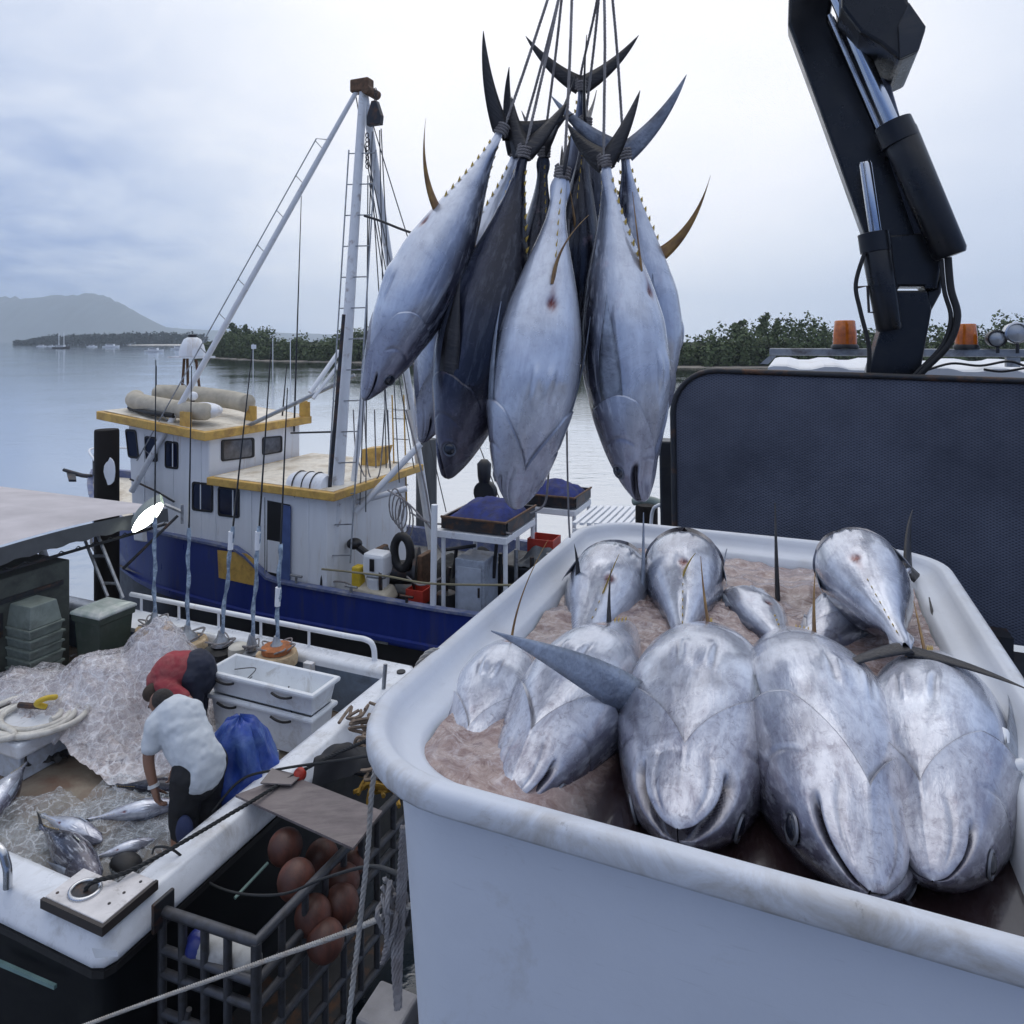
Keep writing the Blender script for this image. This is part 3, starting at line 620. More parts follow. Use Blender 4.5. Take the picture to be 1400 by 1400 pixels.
# pink ice slurry
def slurry_mat():
    m = bpy.data.materials.new('pink_ice_slurry'); m.use_nodes = True; t = m.node_tree; b = t.nodes['Principled BSDF']
    co = N(t, 'ShaderNodeTexCoord').outputs['Object']; ic = N(t, 'ShaderNodeAttribute', attribute_name='ice')
    n = N(t, 'ShaderNodeTexNoise', i_Scale=28.0, i_Detail=9.0, i_Roughness=.75, i_Distortion=1.5); t.links.new(co, n.inputs['Vector'])
    n2 = N(t, 'ShaderNodeTexNoise', i_Scale=6.0, i_Detail=6.0, i_Roughness=.6); t.links.new(co, n2.inputs['Vector'])
    ice = ramp(t, n.outputs[0], [(.36, (.19, .115, .10)), (.50, (.35, .255, .235)), (.62, (.55, .48, .48)), (.75, (.80, .78, .82))])
    ice = mixc(t, ramp(t, n2.outputs[0], [(.42, 0.), (.66, .55)]), ice, (.42, .29, .26))
    wat = mixc(t, ramp(t, n.outputs[0], [(.60, 0.), (.78, .55)]), (.018, .010, .011), (.16, .11, .115))  # near-black bloody water also paints the shade along the front rim
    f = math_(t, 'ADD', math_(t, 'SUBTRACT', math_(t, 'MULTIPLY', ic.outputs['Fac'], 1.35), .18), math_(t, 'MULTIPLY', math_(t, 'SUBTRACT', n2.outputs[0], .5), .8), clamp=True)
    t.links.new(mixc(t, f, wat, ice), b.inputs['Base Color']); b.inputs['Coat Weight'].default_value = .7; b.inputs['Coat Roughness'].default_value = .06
    t.links.new(ramp(t, n.outputs[0], [(.35, .03), (.65, .25)]), b.inputs['Roughness'])
    h = math_(t, 'MULTIPLY', n.outputs[0], math_(t, 'ADD', math_(t, 'MULTIPLY', f, .9), .12))
    bp = N(t, 'ShaderNodeBump', i_Strength=.55, i_Distance=.014); t.links.new(h, bp.inputs['Height']); t.links.new(bp.outputs[0], b.inputs['Normal'])
    return m
nu_, nv_ = 90, 120; sv = []; ice = []
for j in range(nv_):
    for i in range(nu_):
        u = U0 + .125 + (U1 - U0 - .25) * i / (nu_ - 1); v_ = V0 + .125 + (V1 - V0 - .25) * j / (nv_ - 1)
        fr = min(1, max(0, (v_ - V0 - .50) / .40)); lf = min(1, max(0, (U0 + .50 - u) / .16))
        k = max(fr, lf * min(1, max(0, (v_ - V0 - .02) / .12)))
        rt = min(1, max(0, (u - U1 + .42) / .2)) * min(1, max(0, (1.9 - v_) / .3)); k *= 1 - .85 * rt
        hmp = .016 * noise.noise((u * 7, v_ * 7, .3)) + .012 * noise.noise((u * 19, v_ * 19, 2))
        cr = min(1, 1.0)
        # keep inside the rounded corners
        ru = max(abs(u - (U0 + U1) / 2) - ((U1 - U0) / 2 - .20), 0); rv = max(abs(v_ - (V0 + V1) / 2) - ((V1 - V0) / 2 - .20), 0); rad = math.hypot(ru, rv); lim = .076
        if rad > lim and ru > 0 and rv > 0:
            s_ = lim / rad; u = (U0 + U1) / 2 + math.copysign((U1 - U0) / 2 - .20 + ru * s_, u - (U0 + U1) / 2); v_ = (V0 + V1) / 2 + math.copysign((V1 - V0) / 2 - .20 + rv * s_, v_ - (V0 + V1) / 2)
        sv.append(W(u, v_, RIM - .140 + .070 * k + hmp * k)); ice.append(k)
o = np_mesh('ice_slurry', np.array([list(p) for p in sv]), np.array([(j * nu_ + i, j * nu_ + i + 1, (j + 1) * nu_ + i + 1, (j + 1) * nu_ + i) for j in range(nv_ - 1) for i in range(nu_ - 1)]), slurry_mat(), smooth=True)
tag(o, 'pinkish brown slurry of crushed ice and bloody water in the bin, front shade painted dark', 'ice slurry', kind='stuff')
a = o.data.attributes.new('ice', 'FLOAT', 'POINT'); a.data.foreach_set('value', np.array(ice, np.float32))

# ---------------------------------------------------------------- tuna in the bin
PSIDE = -1; UP = Vector((0, 0, 1)); GB = 'tuna heaped in the white bin'
tuna('fat belly-up tuna in mid bin, mouth agape, one side fin stretched left', P(927, 1150, 1.155), P(985, 838, 2.34), UP + Vector((-.05, 0, 0)), girth=1.02, wid=1.36, mouth=.13, gill=1.1,
     pect={PSIDE: (Vector((-.66, -.46, .60)), Vector((.45, .1, .8)), Vector((-.06, 0, -.06)), 1.15), -PSIDE: None}, anal=.13, dors2=0, seed=2, group=GB, lobe=.20, tailm=M_FING, analdir=(-.15, .1, 1), vent=True, sp_ang=56)
tuna('biggest belly-up tuna, right of the one with the outstretched side fin', P(1188, 1222, 1.045), P(1060, 838, 2.28), UP + Vector((.42, 0, 0)), girth=1.04, wid=1.34, mouth=.03, gill=.95, seed=11, group=GB, anal=.12, dors2=0, lobe=.28, analdir=(0, .1, 1), sweep=.1, troll=-23)
tuna('half sunken tuna in the pale ice between the two rearmost heads', P(1000, 800, 2.44) - Vector((0, 0, .045)), P(1090, 880, 1.74) - Vector((0, 0, .04)), UP + Vector((.3, 0, 0)), girth=.95, wid=1.3, gill=.6, seed=15, group=GB, anal=0, dors2=0, lobe=.1)
tuna('belly-up tuna under the outstretched side fin, snout at the front left corner', P(692, 1100, 1.27), P(885, 832, 2.26), UP + Vector((-.05, 0, 0)), girth=1.0, wid=1.18, mouth=.04, gill=1.0, seed=21, group=GB, anal=.13, dors2=0, lobe=.28, sweep=.15, afin=M_FIN, analdir=(.0, .2, 1), tailm=M_FING)
tuna('half sunken tuna furthest left in the pink slurry, yellow fin standing up', P(622, 1066, 1.37), P(730, 850, 2.18), UP, girth=.98, wid=1.22, gill=.8, seed=31, group=GB, anal=.30, dors2=0, lobe=.1, afin=M_FINY, analdir=(.12, .05, 1))
tuna('tuna at the right wall of the bin with its gill cover flared open', P(1275, 1205, 1.075), P(1285, 872, 2.05), UP + Vector((-.30, 0, 0)), girth=1.04, wid=1.22, gill=1.15, mouth=.0, seed=41, group=GB, anal=.12, dors2=0, lobe=.12)
tuna('tuna at the back left, head away, beside the dark upright tail lobe', P(858, 752, 2.66), P(770, 935, 1.78), UP + Vector((.35, 0, 0)), girth=1.15, wid=1.42, seed=51, group=GB, anal=.16, afin=M_FINYY, dors2=0, lobe=.1, analdir=(.35, -.1, 1))
tuna('tuna at the back of the bin with gill openings either side of its head', P(936, 736, 2.66), P(932, 905, 1.80), UP, girth=1.12, wid=1.42, gill=2.0, seed=61, group=GB, anal=.12, afin=M_FINYY, dors2=0, lobe=.1, analdir=(.3, -.3, 1), vent=True)
tuna('tuna across the right back corner, row of yellow finlets, black tail towards the front', P(1150, 742, 2.36), P(1246, 898, 1.54), UP + Vector((-.50, -.1, .0)), girth=1.14, wid=1.36, gill=1.6, seed=71, group=GB, anal=0, dors2=.0, lobe=.27, lobes=(1, 1), skin=M_TUNA, sweep=.45, troll=70)
tuna('tuna buried in the right back corner, dark tail standing against the truck headboard', P(1085, 905, 1.84), P(1248, 775, 2.36), Vector((-.7, -.2, .7)), girth=.85, wid=1.0, seed=81, group=GB, anal=0, dors2=0, lobe=.32, sweep=.9)
tuna('tuna buried at the back left, only its dark upright tail in view', P(930, 880, 2.05), P(782, 806, 2.22), UP, girth=.75, wid=.9, seed=91, group=GB, anal=0, dors2=0, lobe=.40, lobes=(1, .5), sweep=.1)

# ---------------------------------------------------------------- tuna hanging from the crane
GH = 'tuna hung by their tails'; hang = []
def hung(label, tailpx, nosepx, yt, yn, belly, **k):
    t = P(*tailpx, yt); n = P(*nosepx, yn); tuna(label, n, t, belly, group=GH, **{'skin': M_TUNAH, **k}); hang.append((t, n))
hung('leftmost hanging tuna, silver flank in front, long curved fin on its left', (694, 160), (497, 548), 2.30, 2.12, (-.8, -.62, 0), girth=.86, wid=1.0, seed=3, fc=.030, anal=.24, dors2=.1, pect={1: False, -1: None}, lobe=.28, gill=.6, tailm=M_FIN, sweep=.62)
hung('dark backed hanging tuna second from the left, blue black from tail to snout', (722, 188), (613, 655), 2.26, 2.16, (-.90, .46, -.05), girth=.96, wid=1.05, seed=13, fc=.030, skin=M_TUNAD, pcol=M_FIN, anal=.0, dors2=.08, lobe=.18, gill=.6, mouth=.10, sweep=1.2)
hung('front hanging tuna with its pale belly and red vent to the front', (772, 215), (704, 697), 2.18, 2.06, (.16, -1, 0), girth=1.0, wid=1.20, seed=23, fc=.030, anal=.20, dors2=0, lobe=.10, gill=.8, afin=M_FINY, vent=True, sweep=1.3, analdir=(.02, -.10, 1))
hung('hanging tuna on the right with a scarred head and row of yellow finlets', (826, 200), (874, 686), 2.24, 2.10, (.72, -.70, 0), girth=.94, wid=1.06, seed=33, fc=.030, anal=.22, dors2=0, lobe=.20, gill=.6, mouth=.14, afin=M_FINY, sweep=.8, analdir=(-.15, -.12, 1))
hung('rightmost hanging tuna, mostly hidden, with a curved fin sticking out to the right', (852, 190), (893, 600), 2.44, 2.50, (.92, -.1, 0), girth=1.0, wid=1.1, seed=43, anal=.26, dors2=0, lobe=.30, gill=1, sweep=.6, tailm=M_FING)
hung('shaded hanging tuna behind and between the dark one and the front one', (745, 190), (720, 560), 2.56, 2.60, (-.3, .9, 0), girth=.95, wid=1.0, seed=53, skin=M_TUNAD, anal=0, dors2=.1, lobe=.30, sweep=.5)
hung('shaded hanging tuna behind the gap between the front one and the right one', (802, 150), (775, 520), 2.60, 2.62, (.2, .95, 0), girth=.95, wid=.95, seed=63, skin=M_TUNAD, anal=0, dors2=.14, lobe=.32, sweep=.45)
hung('hanging tuna behind the leftmost pair, only its snout showing below them', (712, 190), (576, 606), 2.50, 2.42, (-.7, -.6, 0), girth=.92, wid=.95, seed=73, anal=0, dors2=0, lobe=.24, sweep=.9)
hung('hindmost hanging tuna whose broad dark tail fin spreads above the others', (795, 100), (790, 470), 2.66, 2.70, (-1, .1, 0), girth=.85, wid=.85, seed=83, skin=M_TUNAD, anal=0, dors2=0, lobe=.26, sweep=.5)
hk = [P(786, -70, 2.38), P(828, -70, 2.38)]
tops = [(760, -0), (772, 0), (783, 0), (822, 0), (833, 0), (768, 0), (821, 0), (778, 0), (831, 0)]
for i, (t, n) in enumerate(hang):
    d = (n - t).normalized(); tie = t + d * .045 * (n - t).length
    h = P(tops[i][0], -70, 2.36 + .03 * (i % 3)); h.x = h.x * .6 + hk[0 if tops[i][0] < 800 else 1].x * .4
    mid = t.lerp(h, .02); r = .0052
    mb = rope_mb(smooth_path([h, h.lerp(mid, .5) + Vector((.004, 0, 0)), t - d * .01, tie]), r)
    a = d.orthogonal().normalized(); b = d.cross(a); coil = []
    for k in range(33):
        an = k / 8 * 2 * math.pi; rr = .0185 * (n - t).length * 1.18; coil.append(tie + d * (.010 * k / 8 - .018) + (a * math.cos(an) + b * math.sin(an)) * rr)
    rope_mb(coil, r * .9, mb)
    lab = ['thin grey rope to the tail of the leftmost tuna', 'thin grey rope to the tail of the dark backed tuna', 'thin grey rope to the tail of the front belly tuna', 'thin grey rope to the tail of the scarred right tuna', 'thin grey rope to the tail of the rightmost tuna',
           'thin grey rope to the shaded tuna between dark and front tuna', 'thin grey rope to the shaded tuna behind the middle gap', 'thin grey rope to the tuna behind the leftmost pair', 'thin grey rope to the hindmost tuna with spread tail'][i]
    tag(mb.build('hoisting_rope', M_ROPEG, smooth=True), lab, 'rope', 'ropes tied round the hanging tails')
for i, h in enumerate(hk):
    r = thing('lifting_hook', ['left steel hook above the hanging tuna', 'right steel hook above the hanging tuna'][i], 'hook', h, 'crane hooks above the tuna')
    MB().tube([h + Vector((.05 * math.cos(a), 0, .05 * math.sin(a) + .02)) for a in np.linspace(0, 2 * math.pi, 20, endpoint=False)], .012, 8, closed=True).build('ring', M_DSTEEL, r, smooth=True)
    MB().tube([h + Vector((0, 0, .07)), h + Vector((0, 0, .6))], .012, 8).build('shank', M_DSTEEL, r)
# thin loose cords that dangle below the hanging fish
tag(MB().tube(smooth_path([P(778, 300, 2.5), P(775, 560, 2.5), P(777, 690, 2.5), P(779, 735, 2.5)]), .0035, 6).build('dangling_cord', M_ROPEG), 'thin cord hanging straight down between the front and right tuna', 'cord', 'cords dangling under the tuna')
tag(MB().tube(smooth_path([P(752, 600, 2.6), P(749, 660, 2.6), P(744, 690, 2.6), P(725, 702, 2.6)]), .004, 6).build('dangling_cord', M_ROPEG), 'looped pale cord hanging right of the front tuna snout', 'cord', 'cords dangling under the tuna')

# ================================================================ quay, truck and loader crane
M_CONC = mat('quay_timber', (.16, .15, .14), .85, var=.4, bump=.5, bscale=18, scale=3)
QT = ZC - 2.6
q = MB().bw(-.80, 14, -8, 6.9, QT - .35, QT); tag(q.build('quay', M_CONC), kind='structure')
def pile(u, v, z0, z1, r, lab, m, group=None, cap=False):
    t = thing('mooring_pile', lab, 'pile', W(u, v, z0), group)
    MB().lathe([(r * 1.02, 0), (r, .5), (r * .98, z1 - z0 - .03), (r * .92, z1 - z0)], W(u, v, z0), n=14).build('post', m, t, smooth=True); return t
for i, vv in enumerate((.6, 3.0, 5.4)): pile(-.55, vv, -1.2, QT - .36, .16, ('dark quay pile nearest the camera under the truck', 'dark quay pile under the middle of the fish bin', 'dark quay pile under the quay behind the fish bin')[i], M_PILE, 'piles under the quay')

def mesh_mat():
    m = bpy.data.materials.new('expanded_mesh_sheet'); m.use_nodes = True; t = m.node_tree; b = t.nodes['Principled BSDF']
    co = N(t, 'ShaderNodeTexCoord').outputs['Object']; hs = []
    for ang in (58, -58):
        mp = N(t, 'ShaderNodeMapping'); mp.inputs['Rotation'].default_value = (0, R(ang), -TH * 0); t.links.new(co, mp.inputs[0])
        w = N(t, 'ShaderNodeTexWave', i_Scale=22.0, i_Distortion=.6); w.bands_direction = 'X'; t.links.new(mp.outputs[0], w.inputs[0]); hs.append(w.outputs['Fac'])
    h = math_(t, 'MAXIMUM', hs[0], hs[1])
    n = N(t, 'ShaderNodeTexNoise', i_Scale=2.0, i_Detail=7.0, i_Roughness=.65); t.links.new(co, n.inputs['Vector'])
    c = mixc(t, ramp(t, h, [(.35, 0.), (.85, 1.)]), (.048, .056, .080), (.112, .126, .172))
    c = mixc(t, ramp(t, n.outputs[0], [(.36, 0.), (.7, .8)]), c, (.034, .040, .062))
    t.links.new(c, b.inputs['Base Color']); b.inputs['Roughness'].default_value = .5; b.inputs['Metallic'].default_value = .25
    bp = N(t, 'ShaderNodeBump', i_Strength=.4, i_Distance=.005); t.links.new(h, bp.inputs['Height']); t.links.new(bp.outputs[0], b.inputs['Normal'])
    return m
M_MESH = mesh_mat(); M_TRUCK = mat('dark_truck_paint', (.020, .023, .030), .4, dirt=(.06, .055, .05), dscale=3, damt=.3)
M_CRANE = mat('black_crane_paint', (.008, .0085, .011), .30, var=.3, dirt=(.022, .020, .019), dscale=5, damt=.3, spec=.45)
M_CHROME = mat('chromed_rod', (.62, .63, .65), .10, 1.0, var=.04)
TR = ZC - 1.65
tk = thing('tray_truck', 'dark tray truck with mesh headboard, white cab roof and amber beacons', 'truck', W(.9, 3.5, QT))
MB().bw(-.80, 2.6, -4.0, 4.44, TR - .14, TR).build('tray', M_TRUCK, tk, bevel=.01)
VH = 4.5; pl_ = UVZ(PV(920, 640, VH)); pt = UVZ(PV(985, 507, VH)); pr = UVZ(PV(1400, 521, VH)); sl = (pr[2] - pt[2]) / (pr[0] - pt[0])
def ztop(u): return pt[2] + sl * (u - pt[0])
uL = pl_[0]; uR = 2.45; rad = .27; out = []
for k in range(9):
    a = R(180 - 90 * k / 8); u = uL + rad + rad * math.cos(a); out.append((u, ztop(uL + rad) - rad + rad * math.sin(a)))
for k in range(9):
    a = R(90 - 90 * k / 8); u = uR - rad + rad * math.cos(a); out.append((u, ztop(uR - rad) - rad + rad * math.sin(a)))
poly = [W(uL + .02, VH, TR + .01)] + [W(u, VH, z) for u, z in out] + [W(uR, VH, TR + .01)]
MB().prism(poly, AX_V * .022).build('headboard_mesh', M_MESH, tk)
MB().tube([W(uL + .02, VH - .004, TR)] + [W(u, VH - .004, z) for u, z in out] + [W(uR, VH - .004, TR)], .019, 8).build('headboard_frame', M_DSTEEL, tk, smooth=True)
for uu in (.9, 1.75): MB().bw(uu - .03, uu + .03, VH + .03, VH + .10, TR, ztop(uu) - .06).build('headboard_post', M_DSTEEL, tk)
pu = UVZ(PV(1376, 900, 4.2))[0]; MB().bw(pu - .05, pu + .05, 4.28, 4.42, TR - .5, TR + .12).build('tray_stake', M_DSTEEL, tk)
# cab behind the crane
VC = 5.6; cu0 = UVZ(PV(1050, 500, VC))[0]; zr = UVZ(PV(1100, 503, VC))[2]
MB().bw(cu0 + .05, 2.5, VC, VC + 1.7, TR - .3, zr - .55).build('cab_body', M_TRUCK, tk, bevel=.05)
for uu in (cu0 + .08, 2.40): MB().bw(uu, uu + .08, VC + .02, VC + .10, zr - .55, zr - .06).build('cab_pillar', M_TRUCK, tk); MB().bw(uu, uu + .08, VC + 1.58, VC + 1.66, zr - .55, zr - .06).build('cab_pillar', M_TRUCK, tk)
MB().bw(cu0 + .17, 2.39, VC + .04, VC + .055, zr - .54, zr - .07).build('rear_window', M_GLASS, tk)
mb = MB(); n = 64
prof_ = [(cu0 + (2.55 - cu0) * i / n, zr + .011 * min(1, max(-1, 2.2 * math.sin(i * .78)))) for i in range(n + 1)]
mb.loft([[W(u, VC - .03, zr - .055) for u, z in prof_], [W(u, VC - .03, z) for u, z in prof_], [W(u, VC + 1.75, z + .03) for u, z in prof_], [W(u, VC + 1.75, zr - .05) for u, z in prof_]], closed=False)
mb.build('cab_roof', M_WHITE, tk)
vb = VC + .15; b0 = UVZ(PV(1052, 481, vb)); b1 = UVZ(PV(1400, 486, vb)); zb = b0[2]
MB().bw(b0[0], 2.5, vb, vb + .06, zb - .028, zb + .028).build('roof_bar', M_STEEL, tk, bevel=.006)
MB().hexa([W(b0[0] - .07, vb + .01, zr + .02), W(b0[0] - .01, vb + .01, zr + .02), W(b0[0] - .01, vb + .05, zr + .02), W(b0[0] - .07, vb + .05, zr + .02), W(b0[0], vb + .01, zb - .03), W(b0[0] + .05, vb + .01, zb - .03), W(b0[0] + .05, vb + .05, zb - .03), W(b0[0], vb + .05, zb - .03)]).build('bar_leg', M_STEEL, tk)
ul = UVZ(PV(1388, 490, vb))[0]; MB().bw(ul - .05, ul + .03, vb, vb + .05, zr + .02, zb - .03).build('bar_leg', M_STEEL, tk)
M_AMBER = mat('amber_lens', (.62, .155, .012), .18, var=.25, scale=30, trans=.25, coat=.4); M_AMBD = mat('beacon_reflector', (.25, .07, .01), .3, .4)
def beacon(px, top, bot):
    c = PV(px, bot, vb + .03); c.z = zb + .030; h = (bot - top) * c.y / F; r = h * .40
    b = MB().lathe([(r * 1.15, 0), (r * 1.15, .016), (r * 1.02, .03)], c, n=20).build('beacon', M_BLACK, tk, smooth=True); ORG[b.name] = org(tk)
    MB().lathe([(r * 1.0, .030), (r * .98, h * .5), (r * .86, h * .97), (r * .78, h), (.001, h)], c, n=24).build('lens', M_AMBER, b, smooth=True)
    MB().lathe([(r * .45, .032), (r * .5, h * .6), (.001, h * .75)], c, n=12).build('reflector', M_AMBD, b, smooth=True)
beacon(1155, 435, 473); beacon(1321, 437, 471)
def spot(px, py, r_px, m):
    c = PV(px, py, vb - .06); r = r_px * c.y / F; d = (-AX_V + AX_U * .15).normalized()
    s = MB().lathe([(r * .5, -.12), (r * .9, -.07), (r, -.01), (r, 0), (r * .86, .004), (r * .84, -.012)], c, d, 24, cap=False).build('spotlight', m, tk, smooth=True); ORG[s.name] = org(tk)
    MB().lathe([(r * .84, -.010), (r * .5, .002), (.001, .006)], c, d, 24, cap=False).build('lamp_glass', mat('lamp_glass', (.42, .44, .46), .12, .3), s, smooth=True)
    MB().tube([c + Vector((0, 0, -r)), Vector((c.x, c.y, zb))], .012, 6).build('bracket', M_DSTEEL, s)
spot(1364, 463, 12, M_BLACK); spot(1391, 455, 15, M_STAIN)
for k, pts in enumerate(([(1262, 508), (1300, 497), (1340, 500), (1378, 494), (1400, 500)], [(1345, 505), (1370, 508), (1402, 503)])):
    MB().tube(smooth_path([PV(x, y, VC - .18 - .03 * k) for x, y in pts]), .008, 6).build('cable', M_RUBBER, tk)

cr = thing('loader_crane', 'black hydraulic loader crane rising behind the mesh headboard', 'crane', PV(1230, 560, 4.95))
VK = 4.90
def plate(name, pts, v, d, m=None, bev=.012): return MB().prism([PV(x, y, v) for x, y in pts][::-1], AX_V * d).build(name, m or M_CRANE, cr, bevel=bev)
plate('column', [(1186, 620), (1186, 510), (1203, 452), (1203, 397), (1268, 397), (1274, 424), (1258, 512), (1258, 620)], VK, .26)
plate('column_head', [(1203, 344), (1203, 396), (1229, 396), (1229, 391), (1264, 391), (1264, 396), (1281, 396), (1288, 350), (1262, 318), (1215, 322)], VK, .26)
plate('column_web', [(1258, 512), (1274, 424), (1287, 400), (1290, 360), (1281, 395), (1268, 398)], VK + .03, .18, M_TRUCK)
plate('main_boom', [(1080, -70), (1077, 32), (1120, 148), (1181, 318), (1200, 352), (1276, 362), (1283, 345), (1204, 184), (1133, 28), (1150, -70)], VK + .06, .22, bev=.02)
plate('boom_web', [(1213, 210), (1222, 225), (1262, 312), (1282, 350), (1262, 352)], VK + .045, .02, mat('slate_blue_paint', (.03, .036, .055), .4), 0)
plate('boom_side', [(1132, 26), (1140, 22), (1192, 120), (1214, 188), (1203, 186)], VK + .045, .02, M_TRUCK, 0)
def cyl(name, a, b, ra, rb, v, m, n=20, cap=.0):
    A = PV(*a, v); B = PV(*b, v); s = A.y / F
    return MB().tube([A, A.lerp(B, .03), A.lerp(B, .97), B], [ra * s * .86, ra * s, rb * s, rb * s * .86], n).build(name, m, cr, smooth=True)
cyl('lift_ram', (1196, 328), (1216, 452), 19, 16, VK - .10, M_CRANE); cyl('ram_collar', (1194, 318), (1198, 345), 20, 20, VK - .10, M_CRANE)
cyl('ram_rod', (1183, 222), (1199, 330), 8, 8, VK - .10, M_CHROME); cyl('ram_rod', (1178, 222), (1192, 322), 2.2, 2.2, VK - .14, M_STAIN)
cyl('fold_ram', (1226, 176), (1300, 350), 23, 21, VK - .12, M_CRANE); cyl('ram_collar', (1219, 168), (1232, 196), 24.5, 24.5, VK - .12, M_CRANE)
cyl('fold_rod', (1142, -10), (1228, 190), 9.5, 9.5, VK - .12, M_CHROME); cyl('return_pipe', (1134, 20), (1206, 186), 3, 3, VK - .10, M_STAIN)
plate('link_arm', [(1186, 46), (1199, 50), (1234, 170), (1226, 173), (1206, 110)], VK + .02, .05, mat('pale_blue_paint', (.16, .19, .26), .35, dirt=(.03, .03, .04), dscale=9, damt=.6))
plate('outer_boom', [(1150, -60), (1238, -60), (1242, 0), (1267, 36), (1256, 70), (1230, 82), (1204, 60), (1176, 44), (1150, 10)], VK - .40, .62, bev=.02)
plate('boom_end_cap', [(1243, 3), (1266, 36), (1256, 69), (1231, 80), (1228, 34)], VK - .425, .022, M_TRUCK, .004)
A = PV(1160, -60, VK); B = P(806, -330, 2.42); d = (B - A).normalized(); a = d.orthogonal().normalized(); b = d.cross(a)
MB().loft([[p + a * s * sx + b * s * sy for sx, sy in ((-1, -1), (1, -1), (1, 1), (-1, 1))] for p, s in ((A, .13), (A.lerp(B, .5), .10), (B, .07))]).build('hook_boom', M_CRANE, cr)
for h in hk: MB().tube([B, h + Vector((0, 0, .55))], .010, 6).build('hoist_wire', M_WIRE, cr)
MB().tube(smooth_path([PV(x, y, VK - .16) for x, y in ((1182, 346), (1170, 388), (1176, 424), (1188, 474), (1187, 512), (1188, 540))]), .013, 8).build('hose', M_RUBBER, cr, smooth=True)
MB().tube([PV(x, y, VK - .12) for x, y in ((1172, 393), (1186, 391), (1188, 427), (1202, 427))], .008, 6).build('handle', M_DSTEEL, cr)
for o_, r_ in ((0, .020), (9, .012)): MB().tube(smooth_path([PV(x - o_, y + o_ * .3, VK - .13) for x, y in ((1296, 352), (1300, 395), (1309, 432), (1297, 470), (1266, 503), (1250, 520))]), r_, 10).build('hose', M_RUBBER, cr, smooth=True)

# pile and green pipe bend seen between the hanging tuna and the headboard
pp = PZ(884, 720, 3.05) ; pp = P(884, 690, 8.6); pile(*uv_of(pp), -1.2, pp.z, .14, 'black quay pile standing just left of the mesh headboard', M_PILE)
pg = thing('pipe_rail', 'green grey bent pipe rail behind the black pile at the headboard', 'pipe rail', P(890, 700, 8.2))
MB().tube(smooth_path([P(866, 686, 8.3), P(884, 683, 8.2), P(902, 688, 8.1), P(912, 700, 8.0), P(914, 760, 8.0)]), .045, 10).build('pipe', mat('green_grey_paint', (.22, .27, .25), .5), pg, smooth=True)
MB().tube(smooth_path([P(889, 760, 8.0), P(891, 705, 8.0), P(898, 692, 7.9), P(905, 698, 7.9), P(905, 760, 7.9)]), .020, 8).build('hoop', M_WHITE, pg, smooth=True)
tag(MB().hexa([P(903, 720, 7.4), P(925, 720, 7.4), P(925, 720, 7.8), P(903, 720, 7.8), P(901, 603, 7.4), P(930, 604, 7.4), P(930, 600, 7.8), P(901, 598, 7.8)]).build('steel_locker', M_TRUCK, bevel=.02), 'dark steel locker half hidden behind the left edge of the headboard', 'locker')

# ================================================================ blue trawler
VT = 9.6; VCN = 11.6
tw = thing('trawler', 'blue hulled trawler with white ochre trimmed wheelhouse and tall pale mast', 'fishing boat', W(-8, VCN, 0))
st_u = [-15.6, -15.0, -14.2, -13.2, -12.2, -11, -9.25, -8.7, -7.5, -5.5, -3.5, -1.6]
def hb(u): return float(np.interp(u, st_u, [.06, .62, 1.15, 1.55, 1.82, 1.95, 2.0, 2.0, 2.0, 2.0, 1.95, 1.85]))
def ht(u): return float(np.interp(u, [-15.6, -14.2, -12.2, -9.25, -8.55, -5, -1.6], [2.40, 2.1, 1.86, 1.76, 1.30, 1.27, 1.32]))
us = list(np.linspace(-15.6, -1.6, 57))
def hullpt(u, sg, z):
    f = max(0, (-11.5 - u) / 4.1); flare = 1 - f * .40 * (1 - min(1, z / max(ht(u), .1))); ush = .5 * f * (1 - min(1, max(z, 0) / 2.3))
    return W(u + ush, VCN + sg * hb(u) * flare, z)
def shell(name, za, zb, m, off=0.0, nz=5):
    mb = MB(); rings = []
    for u in us:
        a, b = za(u), zb(u); col = [hullpt(u, -1, b + (a - b) * k / nz) for k in range(nz + 1)] + [hullpt(u, 1, a + (b - a) * k / nz) for k in range(nz + 1)]
        rings.append(col)
    mb.loft(rings, closed=False); n0 = len(rings[0]); nb_ = (len(rings) - 1) * n0
    mb.f.append(tuple(nb_ + k for k in range(n0))); return mb.build(name, m, tw, smooth=True)
shell('hull_bottom', lambda u: -.4, lambda u: .60 + max(0, -u - 10) * .07, M_BLACK)
shell('hull_topsides', lambda u: .605 + max(0, -u - 10) * .07, ht, M_BLUE)
mb = MB()
for sg in (-1, 1): mb.loft([[hullpt(u, sg, z) + AX_V * sg * o for o, z in ((-.01, .74 + f), (.05, .72 + f), (.05, .66 + f), (-.01, .64 + f))] for u, f in ((u, max(0, -u - 9) * .05) for u in us)], closed=False)
mb.build('rub_rail', M_BLUE, tw)
mb = MB()
for sg in (-1, 1): mb.loft([[W(u, VCN + sg * (hb(u) + .035), ht(u) + .002), W(u, VCN + sg * (hb(u) + .035), ht(u) + .045), W(u, VCN + sg * (hb(u) - .10), ht(u) + .045), W(u, VCN + sg * (hb(u) - .10), .9)] for u in us], closed=False)
mb.build('bulwark_rail', mat('pale_blue_rail', (.10, .13, .26), .4, dirt=(.3, .3, .33), dscale=5, damt=.4), tw)
MB().loft([[W(u, VCN - hb(u) + .03, .95), W(u, VCN + hb(u) - .03, .95)] for u in us], closed=False).build('aft_deck', mat('grey_deck_paint', (.22, .23, .23), .7, dirt=(.12, .09, .07), damt=.5), tw)
